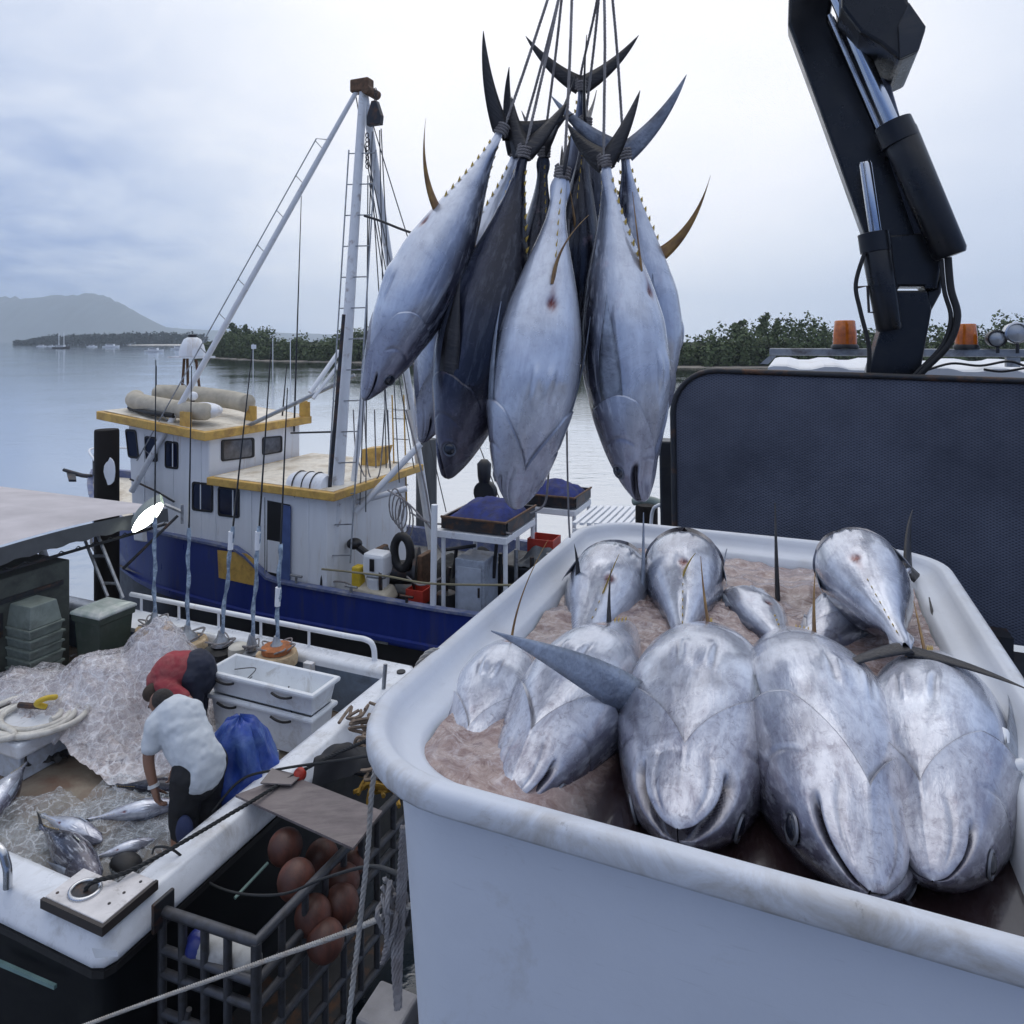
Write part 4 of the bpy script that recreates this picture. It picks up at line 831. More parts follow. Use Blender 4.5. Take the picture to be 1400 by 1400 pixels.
MB().loft([[W(u, VCN - hb(u) + .05, ht(u) - .12), W(u, VCN + hb(u) - .05, ht(u) - .12)] for u in us if u < -9.2], closed=False).build('fore_deck', M_CREAM, tw)
# ochre patch on the topsides
pa = [PV(x, y, VT - .012) for x, y in ((297, 752), (337, 757), (349, 766), (349, 801), (299, 790))]
MB().prism(pa[::-1], AX_V * .006).build('ochre_patch', M_OCHRE, tw)
VW = 9.72
def wall_prism(name, pts, v, d, m, **k): return MB().prism([PV(x, y, v) for x, y in pts][::-1], AX_V * d).build(name, m, tw, **k)
uf, ua = -12.0, -10.05; zu = 3.82; ub = -7.42; zl = 2.86
MB().hexa([W(uf, VW, 1.6), W(ua, VW, 1.6), W(ua, 12.25, 1.6), W(uf, 12.25, 1.6), W(uf - .15, VW, zu + .12), W(ua - .002, VW, zu - .06), W(ua - .002, 12.25, zu - .06), W(uf - .15, 12.25, zu + .12)]).build('wheelhouse', M_WHITE, tw, bevel=.03)
MB().bw(ua - .3, ub, VW + .01, 12.35, .96, zl).build('deckhouse', M_WHITE, tw, bevel=.02)
def roof(name, u0, u1, v0, v1, za, zb_, th, trim, top):
    r = MB().hexa([W(u0, v0, za - th), W(u1, v0, zb_ - th), W(u1, v1, zb_ - th), W(u0, v1, za - th), W(u0, v0, za), W(u1, v0, zb_), W(u1, v1, zb_), W(u0, v1, za)]).build(name, trim, tw, bevel=.015)
    e = .09; ORG[r.name] = org(tw)
    MB().hexa([W(u0 + e, v0 + e, za + .002), W(u1 - e, v0 + e, zb_ + .002), W(u1 - e, v1 - e, zb_ + .002), W(u0 + e, v1 - e, za + .002), W(u0 + e, v0 + e, za + .012), W(u1 - e, v0 + e, zb_ + .012), W(u1 - e, v1 - e, zb_ + .012), W(u0 + e, v1 - e, za + .012)]).build('roof_panel', top, r)
    return r
roof('wheelhouse_roof', uf - .75, ua + .12, VW - .22, 12.5, zu + .30, zu + .02, .16, M_OCHRE, M_CREAM)
roof('deckhouse_roof', ua + .10, ub + .28, VW - .16, 12.55, zl + .16, zl + .10, .14, M_OCHRE, M_CREAM)
def window(pts4, nrm, m=M_GLASSD, name='window'):
    c = sum(pts4, Vector()) / 4; fr = MB(); r = []
    def rr(sc, o):
        q = [c + (p - c) * sc + nrm * o for p in pts4]; res = []
        for i in range(4):
            p, a_, b_ = q[i], q[i - 1], q[(i + 1) % 4]; la = min(.06, (a_ - p).length * .3)
            pa_ = p + (a_ - p).normalized() * la; pb_ = p + (b_ - p).normalized() * la
            for k in range(5): t = k / 4; res.append(pa_ * (1 - t) ** 2 + p * 2 * t * (1 - t) + pb_ * t * t)
        return res
    fr.loft([rr(1.14, .002), rr(1.12, .018), rr(.98, .018), rr(.96, .004)], caps=False)
    f_ = fr.build(name, M_RUBBER, tw); ORG[f_.name] = org(tw)
    g = MB(); g.add(rr(.985, .006), [tuple(range(20))]); g.build('pane', m, f_); return f_
def vwin(cx_, cy_, w, h, skew=0, v=VW, m=M_GLASSD):
    pts = [(cx_ - w / 2 - skew, cy_ - h / 2), (cx_ + w / 2 - skew, cy_ - h / 2 + w * .12), (cx_ + w / 2 + skew, cy_ + h / 2 + w * .12), (cx_ - w / 2 + skew, cy_ + h / 2)]
    window([PV(x, y, v - .002) for x, y in pts], -AX_V, m)
vwin(181, 606, 13, 35, 2); vwin(207, 613, 14, 30, 1); vwin(235, 621, 16, 33, 0)
vwin(277, 678, 25, 35, 0, VW); vwin(313, 685, 26, 36, 0, VW + .01)
for (x0, y0, x1, y1, lo) in ((305, 603, 345, 600, 24), (360, 599, 384, 597, 20)):
    window([PU(x0, y0, ua + .004), PU(x1, y1, ua + .004), PU(x1, y1 + lo, ua + .004), PU(x0, y0 + lo + 2, ua + .004)], AX_U, M_GLASSL)
# doorway on the deckhouse side
dw = [PV(x, y, VW + .004) for x, y in ((366, 684), (397, 690), (396, 792), (365, 786))]
d_ = MB().prism(dw[::-1], -AX_V * .012).build('doorway', M_BLACK, tw); ORG[d_.name] = org(tw)
MB().prism([PV(x, y, VW - .02) for x, y in ((387, 690), (398, 692), (397, 793), (383, 790))][::-1], -AX_V * .03).build('door', mat('blue_door_paint', (.07, .11, .26), .45), d_)
MB().prism([PV(x, y, VW - .012) for x, y in ((366, 738), (383, 741), (383, 785), (366, 781))][::-1], -AX_V * .01).build('door_panel', M_WHITE, d_)
MB().tube([PV(362, 789, VW - .1), PV(362, 680, VW - .1)], .010, 6).build('hand_rail', M_STEEL, tw)
MB().tube([PV(178, 655, VW - .08), PV(214, 672, VW - .08), PV(238, 686, VW - .08)], .02, 6).build('side_rail', M_DSTEEL, tw)
for u_ in np.arange(-9.9, -7.5, .42):
    if abs(u_ + 8.42) > .32: MB().bw(u_ - .012, u_ + .012, VW - .006, VW + .009, 1.35, zl - .02).build('seam_batten', M_WHITE, tw)
for u_ in (-11.7, -10.95, -10.25): MB().bw(u_ - .012, u_ + .012, VW - .012, VW - .001, 1.8, zu - .12).build('seam_batten', M_WHITE, tw)
for px, py in ((462, 868), (478, 871), (520, 878)): a = PV(px, py, VT - .03); MB().box(a, (.28, .02, .035), RW).build('scuff_plate', M_STEEL, tw)
for px, py, m_ in ((405, 797, M_STEEL), (480, 812, M_STEEL), (556, 826, M_DSTEEL)): a = PV(px, py, VT + .02); c_ = MB().tube([a + AX_U * -.12 + Vector((0, 0, .12)), a + AX_U * .12 + Vector((0, 0, .12))], .022, 8).build('cleat', m_, tw, smooth=True); MB().tube([a, a + Vector((0, 0, .12))], .025, 8).build('cleat_foot', m_, tw)
# bow rail and anchor
MB().tube(smooth_path([W(-13.4, 10.2, 2.7), W(-14.4, 10.7, 2.85), W(-15.5, 11.5, 2.95), W(-14.5, 12.4, 2.85)]), .025, 8).build('bow_rail', M_WHITE, tw)
for u, v in ((-13.4, 10.2), (-14.4, 10.7), (-15.5, 11.5)): MB().tube([W(u, v, 2.0), W(u, v, 2.80)], .022, 6).build('rail_post', M_WHITE, tw)
ac = P(112, 650, 16.2); an = MB().tube([ac + W(.3, 0, .0), ac, ac + W(-.55, -.05, .10)], [.05, .05, .04], 8).build('anchor', M_DSTEEL, tw); ORG[an.name] = org(tw)
for s_ in (-1, 1): MB().hexa([ac + W(-.50, .02 * s_, .02), ac + W(-.05, .28 * s_, -.10), ac + W(.12, .22 * s_, -.10), ac + W(-.20, .02 * s_, -.04), ac + W(-.50, .02 * s_, .08), ac + W(-.05, .28 * s_, -.05), ac + W(.12, .22 * s_, -.05), ac + W(-.20, .02 * s_, .05)]).build('fluke', M_DSTEEL, an)
MB().tube([W(-15.3, 11.4, 2.3), W(-14.9, 11.1, 2.75)], .07, 10).build('bow_roller', M_DSTEEL, tw)
# gear on the wheelhouse roof
zt = zu + .22
def tubeR(name, pts, r, m, par=tw, n=12): return MB().tube(smooth_path(pts), r, n).build(name, m, par, smooth=True)
dg = thing('folded_dinghy', 'cream folded inflatable dinghy lashed on the wheelhouse roof', 'dinghy', W(-11.2, 10.6, zt))
MB().tube(smooth_path([W(-12.5, 10.2, zt + .30), W(-12.2, 9.95, zt + .26), W(-11.4, 9.9, zt + .18), W(-10.7, 9.85, zt + .14), W(-10.25, 9.95, zt + .12)]), [.10] + [.17] * 22 + [.15, .06], 14).build('near_tube', M_CLOTH, dg, smooth=True)
MB().tube(smooth_path([W(-12.4, 10.5, zt + .36), W(-11.8, 10.9, zt + .33), W(-10.9, 11.1, zt + .24), W(-10.3, 11.0, zt + .18)]), [.10] + [.19] * 17 + [.10], 14).build('far_tube', M_CLOTH, dg, smooth=True)
MB().tube(smooth_path([W(-12.45, 10.0, zt + .12), W(-11.6, 9.72, zt + .07), W(-10.9, 9.70, zt + .05)]), .05, 8).build('black_roll', M_RUBBER, dg, smooth=True)
MB().ell(W(-10.6, 10.1, zt + .12), (.42, .30, .16), RW).build('bow_cone', M_WHITE, dg, smooth=True)
for u, v in ((-10.62, 9.62), (-10.35, 11.0), (-9.98, 12.2)):
    MB().bw(u - .02, u + .22, v, v + .03, zu + .04, zu + .36).build('light_board', M_OCHRE, tw); MB().bw(u - .05, u - .02, v, v + .24, zu + .04, zu + .36).build('light_board', M_OCHRE, tw)
for pts in (((258, 572), (256, 486)), ((277, 566), (268, 492)), ((246, 575), (252, 488))): MB().tube([PV(*pts[0], 11.2), PV(*pts[1], 11.4)], .03, 8).build('radar_leg', M_RUST, tw)
rc = PV(263, 484, 11.3); MB().lathe([(.26, -.04), (.265, .05), (.235, .18), (.17, .32), (.10, .36), (.001, .37)], rc, n=20).build('radome', M_WHITE, tw, smooth=True)
MB().lathe([(.085, .36), (.085, .42), (.001, .43)], rc, n=12).build('radome_cap', M_DSTEEL, tw); MB().bw(uv_of(rc)[0] - .4, uv_of(rc)[0] + .35, 11.0, 11.6, rc.z - .09, rc.z - .045).build('radar_shelf', M_WHITER, tw)
gc = PV(264, 545, 10.3); MB().tube([gc, gc + Vector((0, 0, -.50))], .03, 8).build('aerial_post', M_DSTEEL, tw); MB().ell(gc + Vector((0, 0, .05)), .09).build('aerial_dome', M_WHITE, tw, smooth=True)
for pts, v in ((((402, 590), (412, 268)), 12.0), (((213, 560), (214, 500)), 11.6), (((385, 580), (392, 500)), 12.0)): MB().tube([PV(*pts[0], v), PV(*pts[1], v)], [.022, .008], 6).build('whip_aerial', M_BLACK, tw)
# life raft and vent on the deckhouse roof
lr = thing('life_raft', 'white life raft canister strapped on the deckhouse roof', 'life raft', PV(425, 680, 9.85))
lc = PV(424, 664, 9.9); MB().lathe([(.10, -.40), (.20, -.37), (.23, -.28), (.235, -.02), (.245, 0), (.235, .02), (.23, .28), (.20, .37), (.10, .40)], lc, AX_U, 20).build('canister', M_WHITE, lr, smooth=True)
for o_ in (-.2, .0, .18): MB().tube([lc + AX_U * o_ + (AX_V * math.cos(a) + Vector((0, 0, math.sin(a)))) * .245 for a in np.linspace(0, 6.283, 20, endpoint=False)], .012, 5, closed=True).build('strap', M_DSTEEL, lr)
MB().bw(uv_of(lc)[0] - .3, uv_of(lc)[0] + .3, 9.75, 10.05, zl + .16, zl + .20).build('cradle', M_OCHRE, lr)
vc_ = PV(505, 640, 11.8); uu, vv = uv_of(vc_); MB().hexa([W(uu - .20, vv, zl + .13), W(uu + .18, vv, zl + .13), W(uu + .18, vv + .4, zl + .13), W(uu - .20, vv + .4, zl + .13), W(uu - .20, vv, zl + .45), W(uu + .30, vv, zl + .52), W(uu + .30, vv + .4, zl + .52), W(uu - .20, vv + .4, zl + .45)]).build('roof_vent', M_OCHRE, tw, bevel=.01)
# mast, boom, stays
mt = PV(497, 120, 10.9); mbm = PV(453, 800, 9.95)
MB().tube([mbm, mbm.lerp(mt, .5), mt], [.115, .10, .075], 14).build('mast', M_WHITER, tw, smooth=True)
far = W(-7.3, 13.2, 1.0); MB().tube([far, mt], [.09, .07], 12).build('mast_leg', M_WHITER, tw, smooth=True)
MB().tube([PV(474, 735, 10.4), PV(500, 520, 10.7), PV(508, 470, 10.8)], .055, 10).build('mast_leg', M_WHITE, tw, smooth=True)
MB().tube([PV(440, 800, 9.75), PV(470, 430, 10.15)], [.036, .032], 10).build('steel_post', M_DSTEEL, tw, smooth=True)
ld = MB(); ws = []
for off in (-20, 26): MB().tube([PV(458 + off * .8, 770, 9.9), PV(493 + off * .8, 205, 10.75)], .014, 6).build('ladder_rail', M_STEEL, tw)
for i in range(14):
    t = i / 13; y = 760 - t * 550; x = 458.6 + t * 34; v = 9.9 + .85 * t
    MB().tube([PV(x - 16, y, v - .01), PV(x + 21, y - 1, v - .01)], .012, 6).build('rung', M_STEEL, tw)
hd_ = mt; MB().box(hd_ + Vector((-.03, 0, .03)), (.40, .22, .24), RW).build('mast_head', M_RUST, tw, bevel=.03)
MB().lathe([(.09, -.2), (.09, .2)], hd_ + Vector((.14, 0, -.08)), AX_V, 14).build('sheave', M_RUST, tw, smooth=True)
ba = PV(180, 672, 9.48); bb = PV(488, 124, 10.86)
MB().tube([ba, ba.lerp(bb, .8), bb], [.056, .052, .042], 12).build('boom', M_WHITER, tw, smooth=True)
up_ = Vector((-.55, -.2, .62)).normalized() * .22
MB().tube([ba.lerp(bb, .06) + up_ * .9, ba.lerp(bb, .86) + up_, ba.lerp(bb, .88)], .012, 6).build('boom_rod', M_STEEL, tw)
for i in range(10): t = .09 + i * .085; MB().tube([ba.lerp(bb, t), ba.lerp(bb, t) + up_ * .98], .008, 6).build('boom_strut', M_STEEL, tw)
bl = PV(513, 158, 10.8); bk = MB().prism([bl + AX_U * x - AX_V * .06 + Vector((0, 0, z)) for x, z in ((-.05, .26), (.05, .26), (.15, -.02), (.13, -.18), (-.15, -.18), (-.15, -.02))], AX_V * .12).build('pulley_block', M_DSTEEL, tw, bevel=.01); ORG[bk.name] = org(tw)
for i in range(5): MB().tube([bl + AX_V * .0 + Vector((.0 + .02 * (i % 2), 0, .28 + .05 * i)) + Vector((.02 * math.cos(a), .01, .03 * math.sin(a))) for a in np.linspace(0, 6.28, 10, endpoint=False)], .008, 5, closed=True).build('chain_link', M_DSTEEL, bk)
for i in range(8):
    c = PV(502, 185 + i * 6, 10.8); MB().tube([c + Vector((.028 * math.cos(a), .01 * (i % 2), .045 * math.sin(a))) for a in np.linspace(0, 6.28, 10, endpoint=False)], .010, 5, closed=True).build('chain_link', M_DSTEEL, tw)
wires = [((521, 176), (546, 660), 10.9, 10.8, .1), ((509, 180), (492, 690), 10.8, 10.4, 0), ((503, 240), (500, 700), 10.7, 10.5, 0), ((505, 250), (566, 640), 10.9, 11.5, .1), ((519, 178), (528, 640), 10.9, 11.0, .1), ((500, 200), (610, 700), 11, 12.5, .1), ((498, 130), (690, 700), 11, 12.5, .3), ((486, 128), (560, 560), 11, 11.4, .0), ((505, 190), (535, 655), 10.8, 10.9, .1)]
for a, b, va, vb_, sg in wires: MB().tube(sag(PV(*a, va), PV(*b, vb_), sg), .011, 5).build('stay_wire', M_WIRE, tw)
MB().tube(smooth_path([PV(x, y, 10.5) for x, y in ((498, 295), (520, 302), (545, 312), (562, 318))]), .022, 6).build('cable', M_RUBBER, tw)
for a, b, r_, m in (((301, 600), (485, 513), .040, M_STEEL), ((424, 537), (464, 480), .045, M_WHITE), ((428, 545), (468, 492), .035, M_WHITE), ((470, 590), (398, 592), .018, M_ROPED), ((486, 700), (575, 607), .060, M_WHITE), ((474, 690), (556, 668), .055, M_WHITE)):
    MB().tube([PV(*a, 10.5), PV(*b, 11.2)], r_, 10).build('brace_pipe', m, tw, smooth=True)
for pts in (((483, 560), (487, 620), (500, 655)), ((498, 560), (503, 640), (512, 655), (520, 640), (526, 560)), ((512, 560), (514, 640)), ((530, 560), (533, 640))): MB().tube(smooth_path([PV(x, y, 10.9) for x, y in pts]), .013, 6).build('hanging_line', M_ROPEG, tw)
for x in (540, 556): MB().tube([PV(x, 690, 12.3), PV(x - 4, 540, 12.3)], .016, 6).build('ladder_rail', M_OCHRE, tw)
for y in (560, 572, 600, 632, 662): MB().tube([PV(537, y, 12.3), PV(558, y + 1, 12.3)], .012, 6).build('rung', M_STEEL, tw)
# aft deck: frames with blue tarpaulins, winch, crates
M_TARP = mat('blue_tarp', (.012, .022, .125), .6, var=.5, scale=9, bump=.8, bscale=12, spec=.25)
def tray(lab, a, b, dv, v, zoff=0):
    A = PV(*a, v); B = PV(*b, v); u0, _, z = UVZ(A); u1 = UVZ(B)[0]
    t = thing('net_table', lab, 'net frame', W((u0 + u1) / 2, v + dv / 2, .96))
    for sg in (0, 1): MB().bw(u0, u1, v + dv * sg - .02, v + dv * sg + .02, z - .16, z + .02).build('side_board', M_DSTEEL, t); MB().bw((u0, u1)[sg] - .02, (u0, u1)[sg] + .02, v + .022, v + dv - .022, z - .16, z + .02).build('side_board', M_DSTEEL, t)
    MB().tube([W(u0, v - .03, z + .03), W(u1, v - .03, z + .03), W(u1 + .02, v + dv, z + .03)], .022, 6).build('top_rail', M_RUST, t)
    MB().grid(26, 20, lambda i, j: W(u0 + .03 + (u1 - u0 - .06) * i, v + .03 + (dv - .06) * j, z - .03 + .27 * math.sin(math.pi * i) ** .6 * math.sin(math.pi * j) + .06 * noise.noise((i * 5, j * 4, u0)) + .03 * noise.noise((i * 14, j * 11, u0)))).build('tarpaulin', M_TARP, t, smooth=True)
    MB().bw(u0 - .1, u1 + .02, v - .06, v + dv, z - .30, z - .19).build('shelf', M_WHITER, t, bevel=.01)
    for uu_ in (u0 + .02, u1 - .02):
        for v_ in (v + .02, v + dv - .04): MB().tube([W(uu_, v_, .96), W(uu_, v_, z - .30)], .035, 8).build('leg', M_WHITER, t)
    return u0, u1, z
T1 = tray('frame with a blue tarpaulin in its tray, nearest the white stanchion', (604, 708), (692, 722), 1.25, 9.9)
T2 = tray('frame with a humped blue tarpaulin, further aft and further back', (706, 676), (786, 683), 1.0, 12.1)
def thing_mesh(mb, name, m, lab, cat, group=None, **k): return tag(mb.build(name, m, **k), lab, cat, group)
sp_ = PV(592, 838, VT + .1); MB().tube([sp_, PV(594, 690, VT + .1)], .05, 10).build('stanchion', M_WHITE, tw, smooth=True)
cb = thing('steel_cabinet', 'pale grey steel cabinet standing under the tarpaulin frame', 'cabinet', PV(642, 850, 10.0)); u0 = UVZ(PV(622, 800, 9.95))[0]; u1 = UVZ(PV(662, 800, 9.95))[0]
MB().bw(u0, u1, 9.95, 10.5, .97, 2.02).build('casing', mat('grey_blue_enamel', (.33, .37, .44), .4, dirt=(.1, .09, .09), damt=.3), cb, bevel=.015); MB().bw(u0 + .05, u1 - .05, 9.935, 9.948, 1.1, 1.9).build('door_panel', mat('grey_enamel', (.38, .42, .49), .4), cb, bevel=.004)
MB().bw(u1 - .10, u1 - .07, 9.915, 9.933, 1.45, 1.6).build('handle', M_DSTEEL, cb)
wn = thing('deck_winch', 'dark greasy winch with a drum on the trawler deck', 'winch', PV(545, 830, 10.3)); wc = PV(548, 782, 10.3)
MB().lathe([(.42, -.30), (.42, -.25), (.20, -.24), (.20, .24), (.42, .25), (.42, .30)], wc, AX_U + AX_V * .4, 20).build('drum', M_DSTEEL, wn, smooth=True)
MB().bw(uv_of(wc)[0] - .5, uv_of(wc)[0] + .5, 10.1, 10.7, .96, 1.25).build('bed', M_DSTEEL, wn, bevel=.02)
for s_ in (-.45, .45): MB().bw(uv_of(wc)[0] + s_ - .05, uv_of(wc)[0] + s_ + .05, 10.15, 10.55, 1.2, 1.9).build('side_frame', M_RUST, wn, bevel=.02)
MB().tube([wc + W(-.9, 0, .35), wc + W(-.2, .1, -.1)], .06, 10).build('lever_arm', M_BLACK, wn); MB().ell(wc + W(-.95, 0, .38), (.14, .12, .10)).build('gear_head', M_BLACK, wn, smooth=True)
tc_ = PV(550, 755, 10.15); thing_mesh(MB().tube([tc_ + (AX_U * .16 * math.cos(a) + Vector((0, 0, .27 * math.sin(a)))) for a in np.linspace(0, 6.283, 24, endpoint=False)], .075, 10, closed=True), 'tyre', M_RUBBER, 'black tyre fender hung up beside the winch', 'tyre', smooth=True)
hm = thing('hauler_motor', 'white line hauler motor with dark slot on the trawler deck', 'line hauler', PV(520, 810, 10.0)); hc = PV(517, 770, 10.0)
MB().box(hc, (.42, .35, .40), RW).build('casing', M_WHITE, hm, bevel=.06); MB().bw(uv_of(hc)[0] - .04, uv_of(hc)[0] + .04, 9.80, 9.822, hc.z - .08, hc.z + .12).build('slot', M_BLACK, hm); MB().lathe([(.12, 0), (.18, .05), (.20, .30)], hc + Vector((0, 0, -.52)), n=14).build('pedestal', M_WHITER, hm)
thing_mesh(MB().box(PV(490, 790, 9.9), (.16, .2, .42), RW), 'jerry_can', M_YEL, 'yellow jerry can at the foot of the pale mast', 'jerry can', bevel=.03)
thing_mesh(MB().hexa([W(-6.95, 9.75, 1.2), W(-6.2, 9.75, 1.2), W(-6.2, 10.1, 1.2), W(-6.95, 10.1, 1.2), W(-6.95, 9.75, 1.36), W(-6.3, 9.75, 1.32), W(-6.3, 10.1, 1.40), W(-6.95, 10.1, 1.44)]), 'canvas_bundle', M_CLOTH, 'olive canvas bundle beside the trawler mast foot', 'bundle', bevel=.05)
for lab, c, sz in (('orange crate on the trawler deck beside the grey pile', (573, 812), (.32, .3, .22)), ('orange red bin near the bin rim behind the tarpaulin frames', (744, 748), (.46, .4, .36))):
    c = PV(*c, 10.0 if c[0] < 600 else 11.2); t = thing('crate', lab, 'crate', c); 
    for k in (-1, 1): MB().box(c + AX_V * k * sz[1] / 2, (sz[0], .02, sz[2]), RW).build('side', M_RED, t); MB().box(c + AX_U * k * (sz[0] / 2 - .01), (.018, sz[1] - .024, sz[2]), RW).build('side', M_RED, t)
    MB().box(c - Vector((0, 0, sz[2] / 2 - .01)), (sz[0] - .04, sz[1] - .03, .018), RW).build('floor', M_RED, t)
fl = thing('flood_lamp', 'round black flood lamp standing between the two tarpaulin frames', 'lamp', PV(663, 700, 11.3)); fc = PV(662, 674, 11.3)
MB().lathe([(.20, -.14), (.215, 0), (.20, .02), (.001, .03)], fc, -AX_V, 20).build('drum', M_BLACK, fl, smooth=True); MB().lathe([(.10, .20), (.12, .3), (.13, .52), (.06, .60)], fc, n=14).build('hood', M_BLACK, fl, smooth=True); MB().tube([fc, Vector((fc.x, fc.y, 2.45))], .03, 8).build('stem', M_DSTEEL, fl)
rk = thing('slatted_rack', 'white slatted rack behind the back rim of the fish bin', 'rack', PV(830, 725, 11.5))
for k in range(9): c = PV(785 + k * 10, 716 + k * .3, 11.0); MB().bw(uv_of(c)[0] - .035, uv_of(c)[0] + .035, 11.0, 12.3, c.z - .02, c.z + .02).build('slat', M_WHITE, rk)
for v_ in (11.02, 12.25): a, b = PV(782, 721, 11.0), PV(870, 721, 11.0); MB().bw(uv_of(a)[0], uv_of(b)[0], v_, v_ + .05, a.z - .08, a.z - .03).build('frame', M_WHITE, rk)
for x in (790, 845): a = PV(x, 720, 11.05); MB().bw(uv_of(a)[0] - .03, uv_of(a)[0] + .03, 11.08, 11.14, .96, a.z - .08).build('leg', M_WHITE, rk)
rg2 = random.Random(3)
for i, (px, py, v_, s, lab) in enumerate(((610, 815, 10.2, .20, 'greasy black drum right of the white stanchion'), (632, 780, 11.5, .16, 'dark steel box behind the grey cabinet'), (672, 800, 10.4, .17, 'dark pot beside the right edge of the grey cabinet'), (690, 780, 10.9, .20, 'black motor housing under the end of the nearest tarpaulin'),
        (704, 770, 11.6, .14, 'small dark block near the legs of the nearest tarpaulin frame'), (716, 762, 11.0, .18, 'dark rounded fitting left of the orange red bin'), (528, 815, 10.3, .18, 'rusty bucket at the foot of the winch'), (505, 812, 10.2, .14, 'black box by the white line hauler'), (735, 742, 12.2, .20, 'dark gear box behind the orange red bin'))):
    c = PV(px, py, v_); m = (M_DSTEEL, M_BLACK, M_GPILE, M_RUST)[i % 4]; q = thing('deck_gear', lab, 'gear', Vector((c.x, c.y, .96)), 'dark gear on the trawler aft deck'); g = Vector((c.x, c.y, .96))
    if i % 2 == 0: MB().lathe([(s, 0), (s * 1.05, s), (s * .8, s * 1.9), (s * .3, s * 2.1)], g, n=14).build('body', m, q, smooth=True); MB().tube([g + Vector((0, 0, s * 2)), g + Vector((s * .3, 0, s * 4))], .03, 8).build('spindle', M_DSTEEL, q)
    else: MB().box(g + Vector((0, 0, s)), (s * 2.2, s * 1.5, s * 2), RW).build('body', m, q, bevel=.03); MB().lathe([(s * .5, 0), (s * .5, s * .8)], g + Vector((0, 0, s * 2)), n=12).build('cap', M_RUST, q)
nh = thing('net_heap', 'dark heap of net and line in front of the tall grey pile', 'net', W(-5.6, 11.2, .96))
MB().grid(48, 30, lambda i, j: W(-6.5 + 2.1 * i, 10.5 + 1.6 * j, .97 + .85 * math.sin(math.pi * i) ** .7 * math.sin(math.pi * j) ** .7 * (.8 + .35 * noise.noise((i * 4, j * 4, 5))) + .06 * noise.noise((i * 15, j * 15, 1)))).build('net', mat('dark_net', (.022, .024, .026), .9, var=.6, scale=18, bump=1.0, bscale=30), nh, smooth=True)
eb = thing('engine_box', 'black engine box with pipes under the nearest tarpaulin frame', 'engine box', W(-4.2, 11.0, .96)); MB().bw(-4.75, -3.6, 10.7, 11.6, .97, 1.75).build('casing', M_BLACK, eb, bevel=.04)
for k in range(4): MB().tube([W(-4.6 + .28 * k, 10.66, 1.1), W(-4.6 + .28 * k, 10.66, 1.95 + .1 * (k % 2))], .035, 8).build('pipe', (M_DSTEEL, M_STEEL)[k % 2], eb)
cl = thing('clothes_heap', 'grey and black oilskins thrown over the engine box', 'oilskins', W(-3.9, 10.7, 1.76)); MB().grid(30, 18, lambda i, j: W(-4.4 + 1.0 * i, 10.68 + .6 * j, 1.77 + .20 * math.sin(math.pi * i) * math.sin(math.pi * j) * (1 + noise.noise((i * 5, j * 5, 7))) + .03 * noise.noise((i * 16, j * 12, 2)))).build('cloth', mat('grey_oilskin', (.10, .11, .12), .6, var=.7, scale=5), cl, smooth=True)
for i, (px, top, py) in enumerate(((603, 745, 800), (620, 750, 790), (675, 740, 790))): a = PV(px, py, 10.3); b = PV(px + 4, top, 10.3); MB().tube([a, b], .03, 8).build('deck_post', M_BLACK, tw)
a, b = PV(607, 752, 10.3), PV(650, 746, 10.3); MB().tube([a, b], .03, 8).build('roller_bar', M_BLACK, tw)
MB().tube(smooth_path([PV(x, y, VT - .02) for x, y in ((440, 778), (480, 782), (530, 788), (590, 798), (700, 800), (760, 800))]), .018, 6).build('rail_rope', mat('olive_rope', (.22, .20, .13), .8), tw)
for pts in (((400, 800), (460, 795), (480, 800)), ((555, 560), (580, 660), (592, 730), (604, 755)), ((604, 790), (575, 800), (556, 788)), ((560, 700), (590, 715), (640, 718), (700, 730)), ((600, 735), (560, 690), (530, 670))): MB().tube(smooth_path([PV(x, y, 9.9) for x, y in pts]), .016, 6).build('loose_line', M_ROPEG, tw)
for i in range(5):
    c = PV(540 + i * 4, 690 + 6 * i, 10.4); MB().tube([c + Vector((.10 * math.cos(a), .02 * i, .28 * math.sin(a))) for a in np.linspace(0, 6.283, 16, endpoint=False)], .014, 5, closed=True).build('rope_coil', M_ROPEG, tw)
pile(*uv_of(PV(583, 600, 14.2)), -1.5, PV(583, 600, 14.2).z, .25, 'tall weathered grey pile beyond the trawler aft deck', M_GPILE)
pz = PV(146, 587, 8.9); pk = pile(*uv_of(pz), -1.5, pz.z, .21, 'thick black pile with a splash of white paint off the trawler bow', M_PILE)
sp = []
for k in range(16): a = 2 * math.pi * k / 16; rr = 1 + .35 * noise.noise((k * 1.7, 2, 1)); sp.append((150 + 7 * rr * math.cos(a), 645 + 18 * rr * math.sin(a)))
MB().prism([PV(x, y, 8.9 - .222) for x, y in sp][::-1], AX_V * .012).build('paint_splash', M_WHITE, pk)

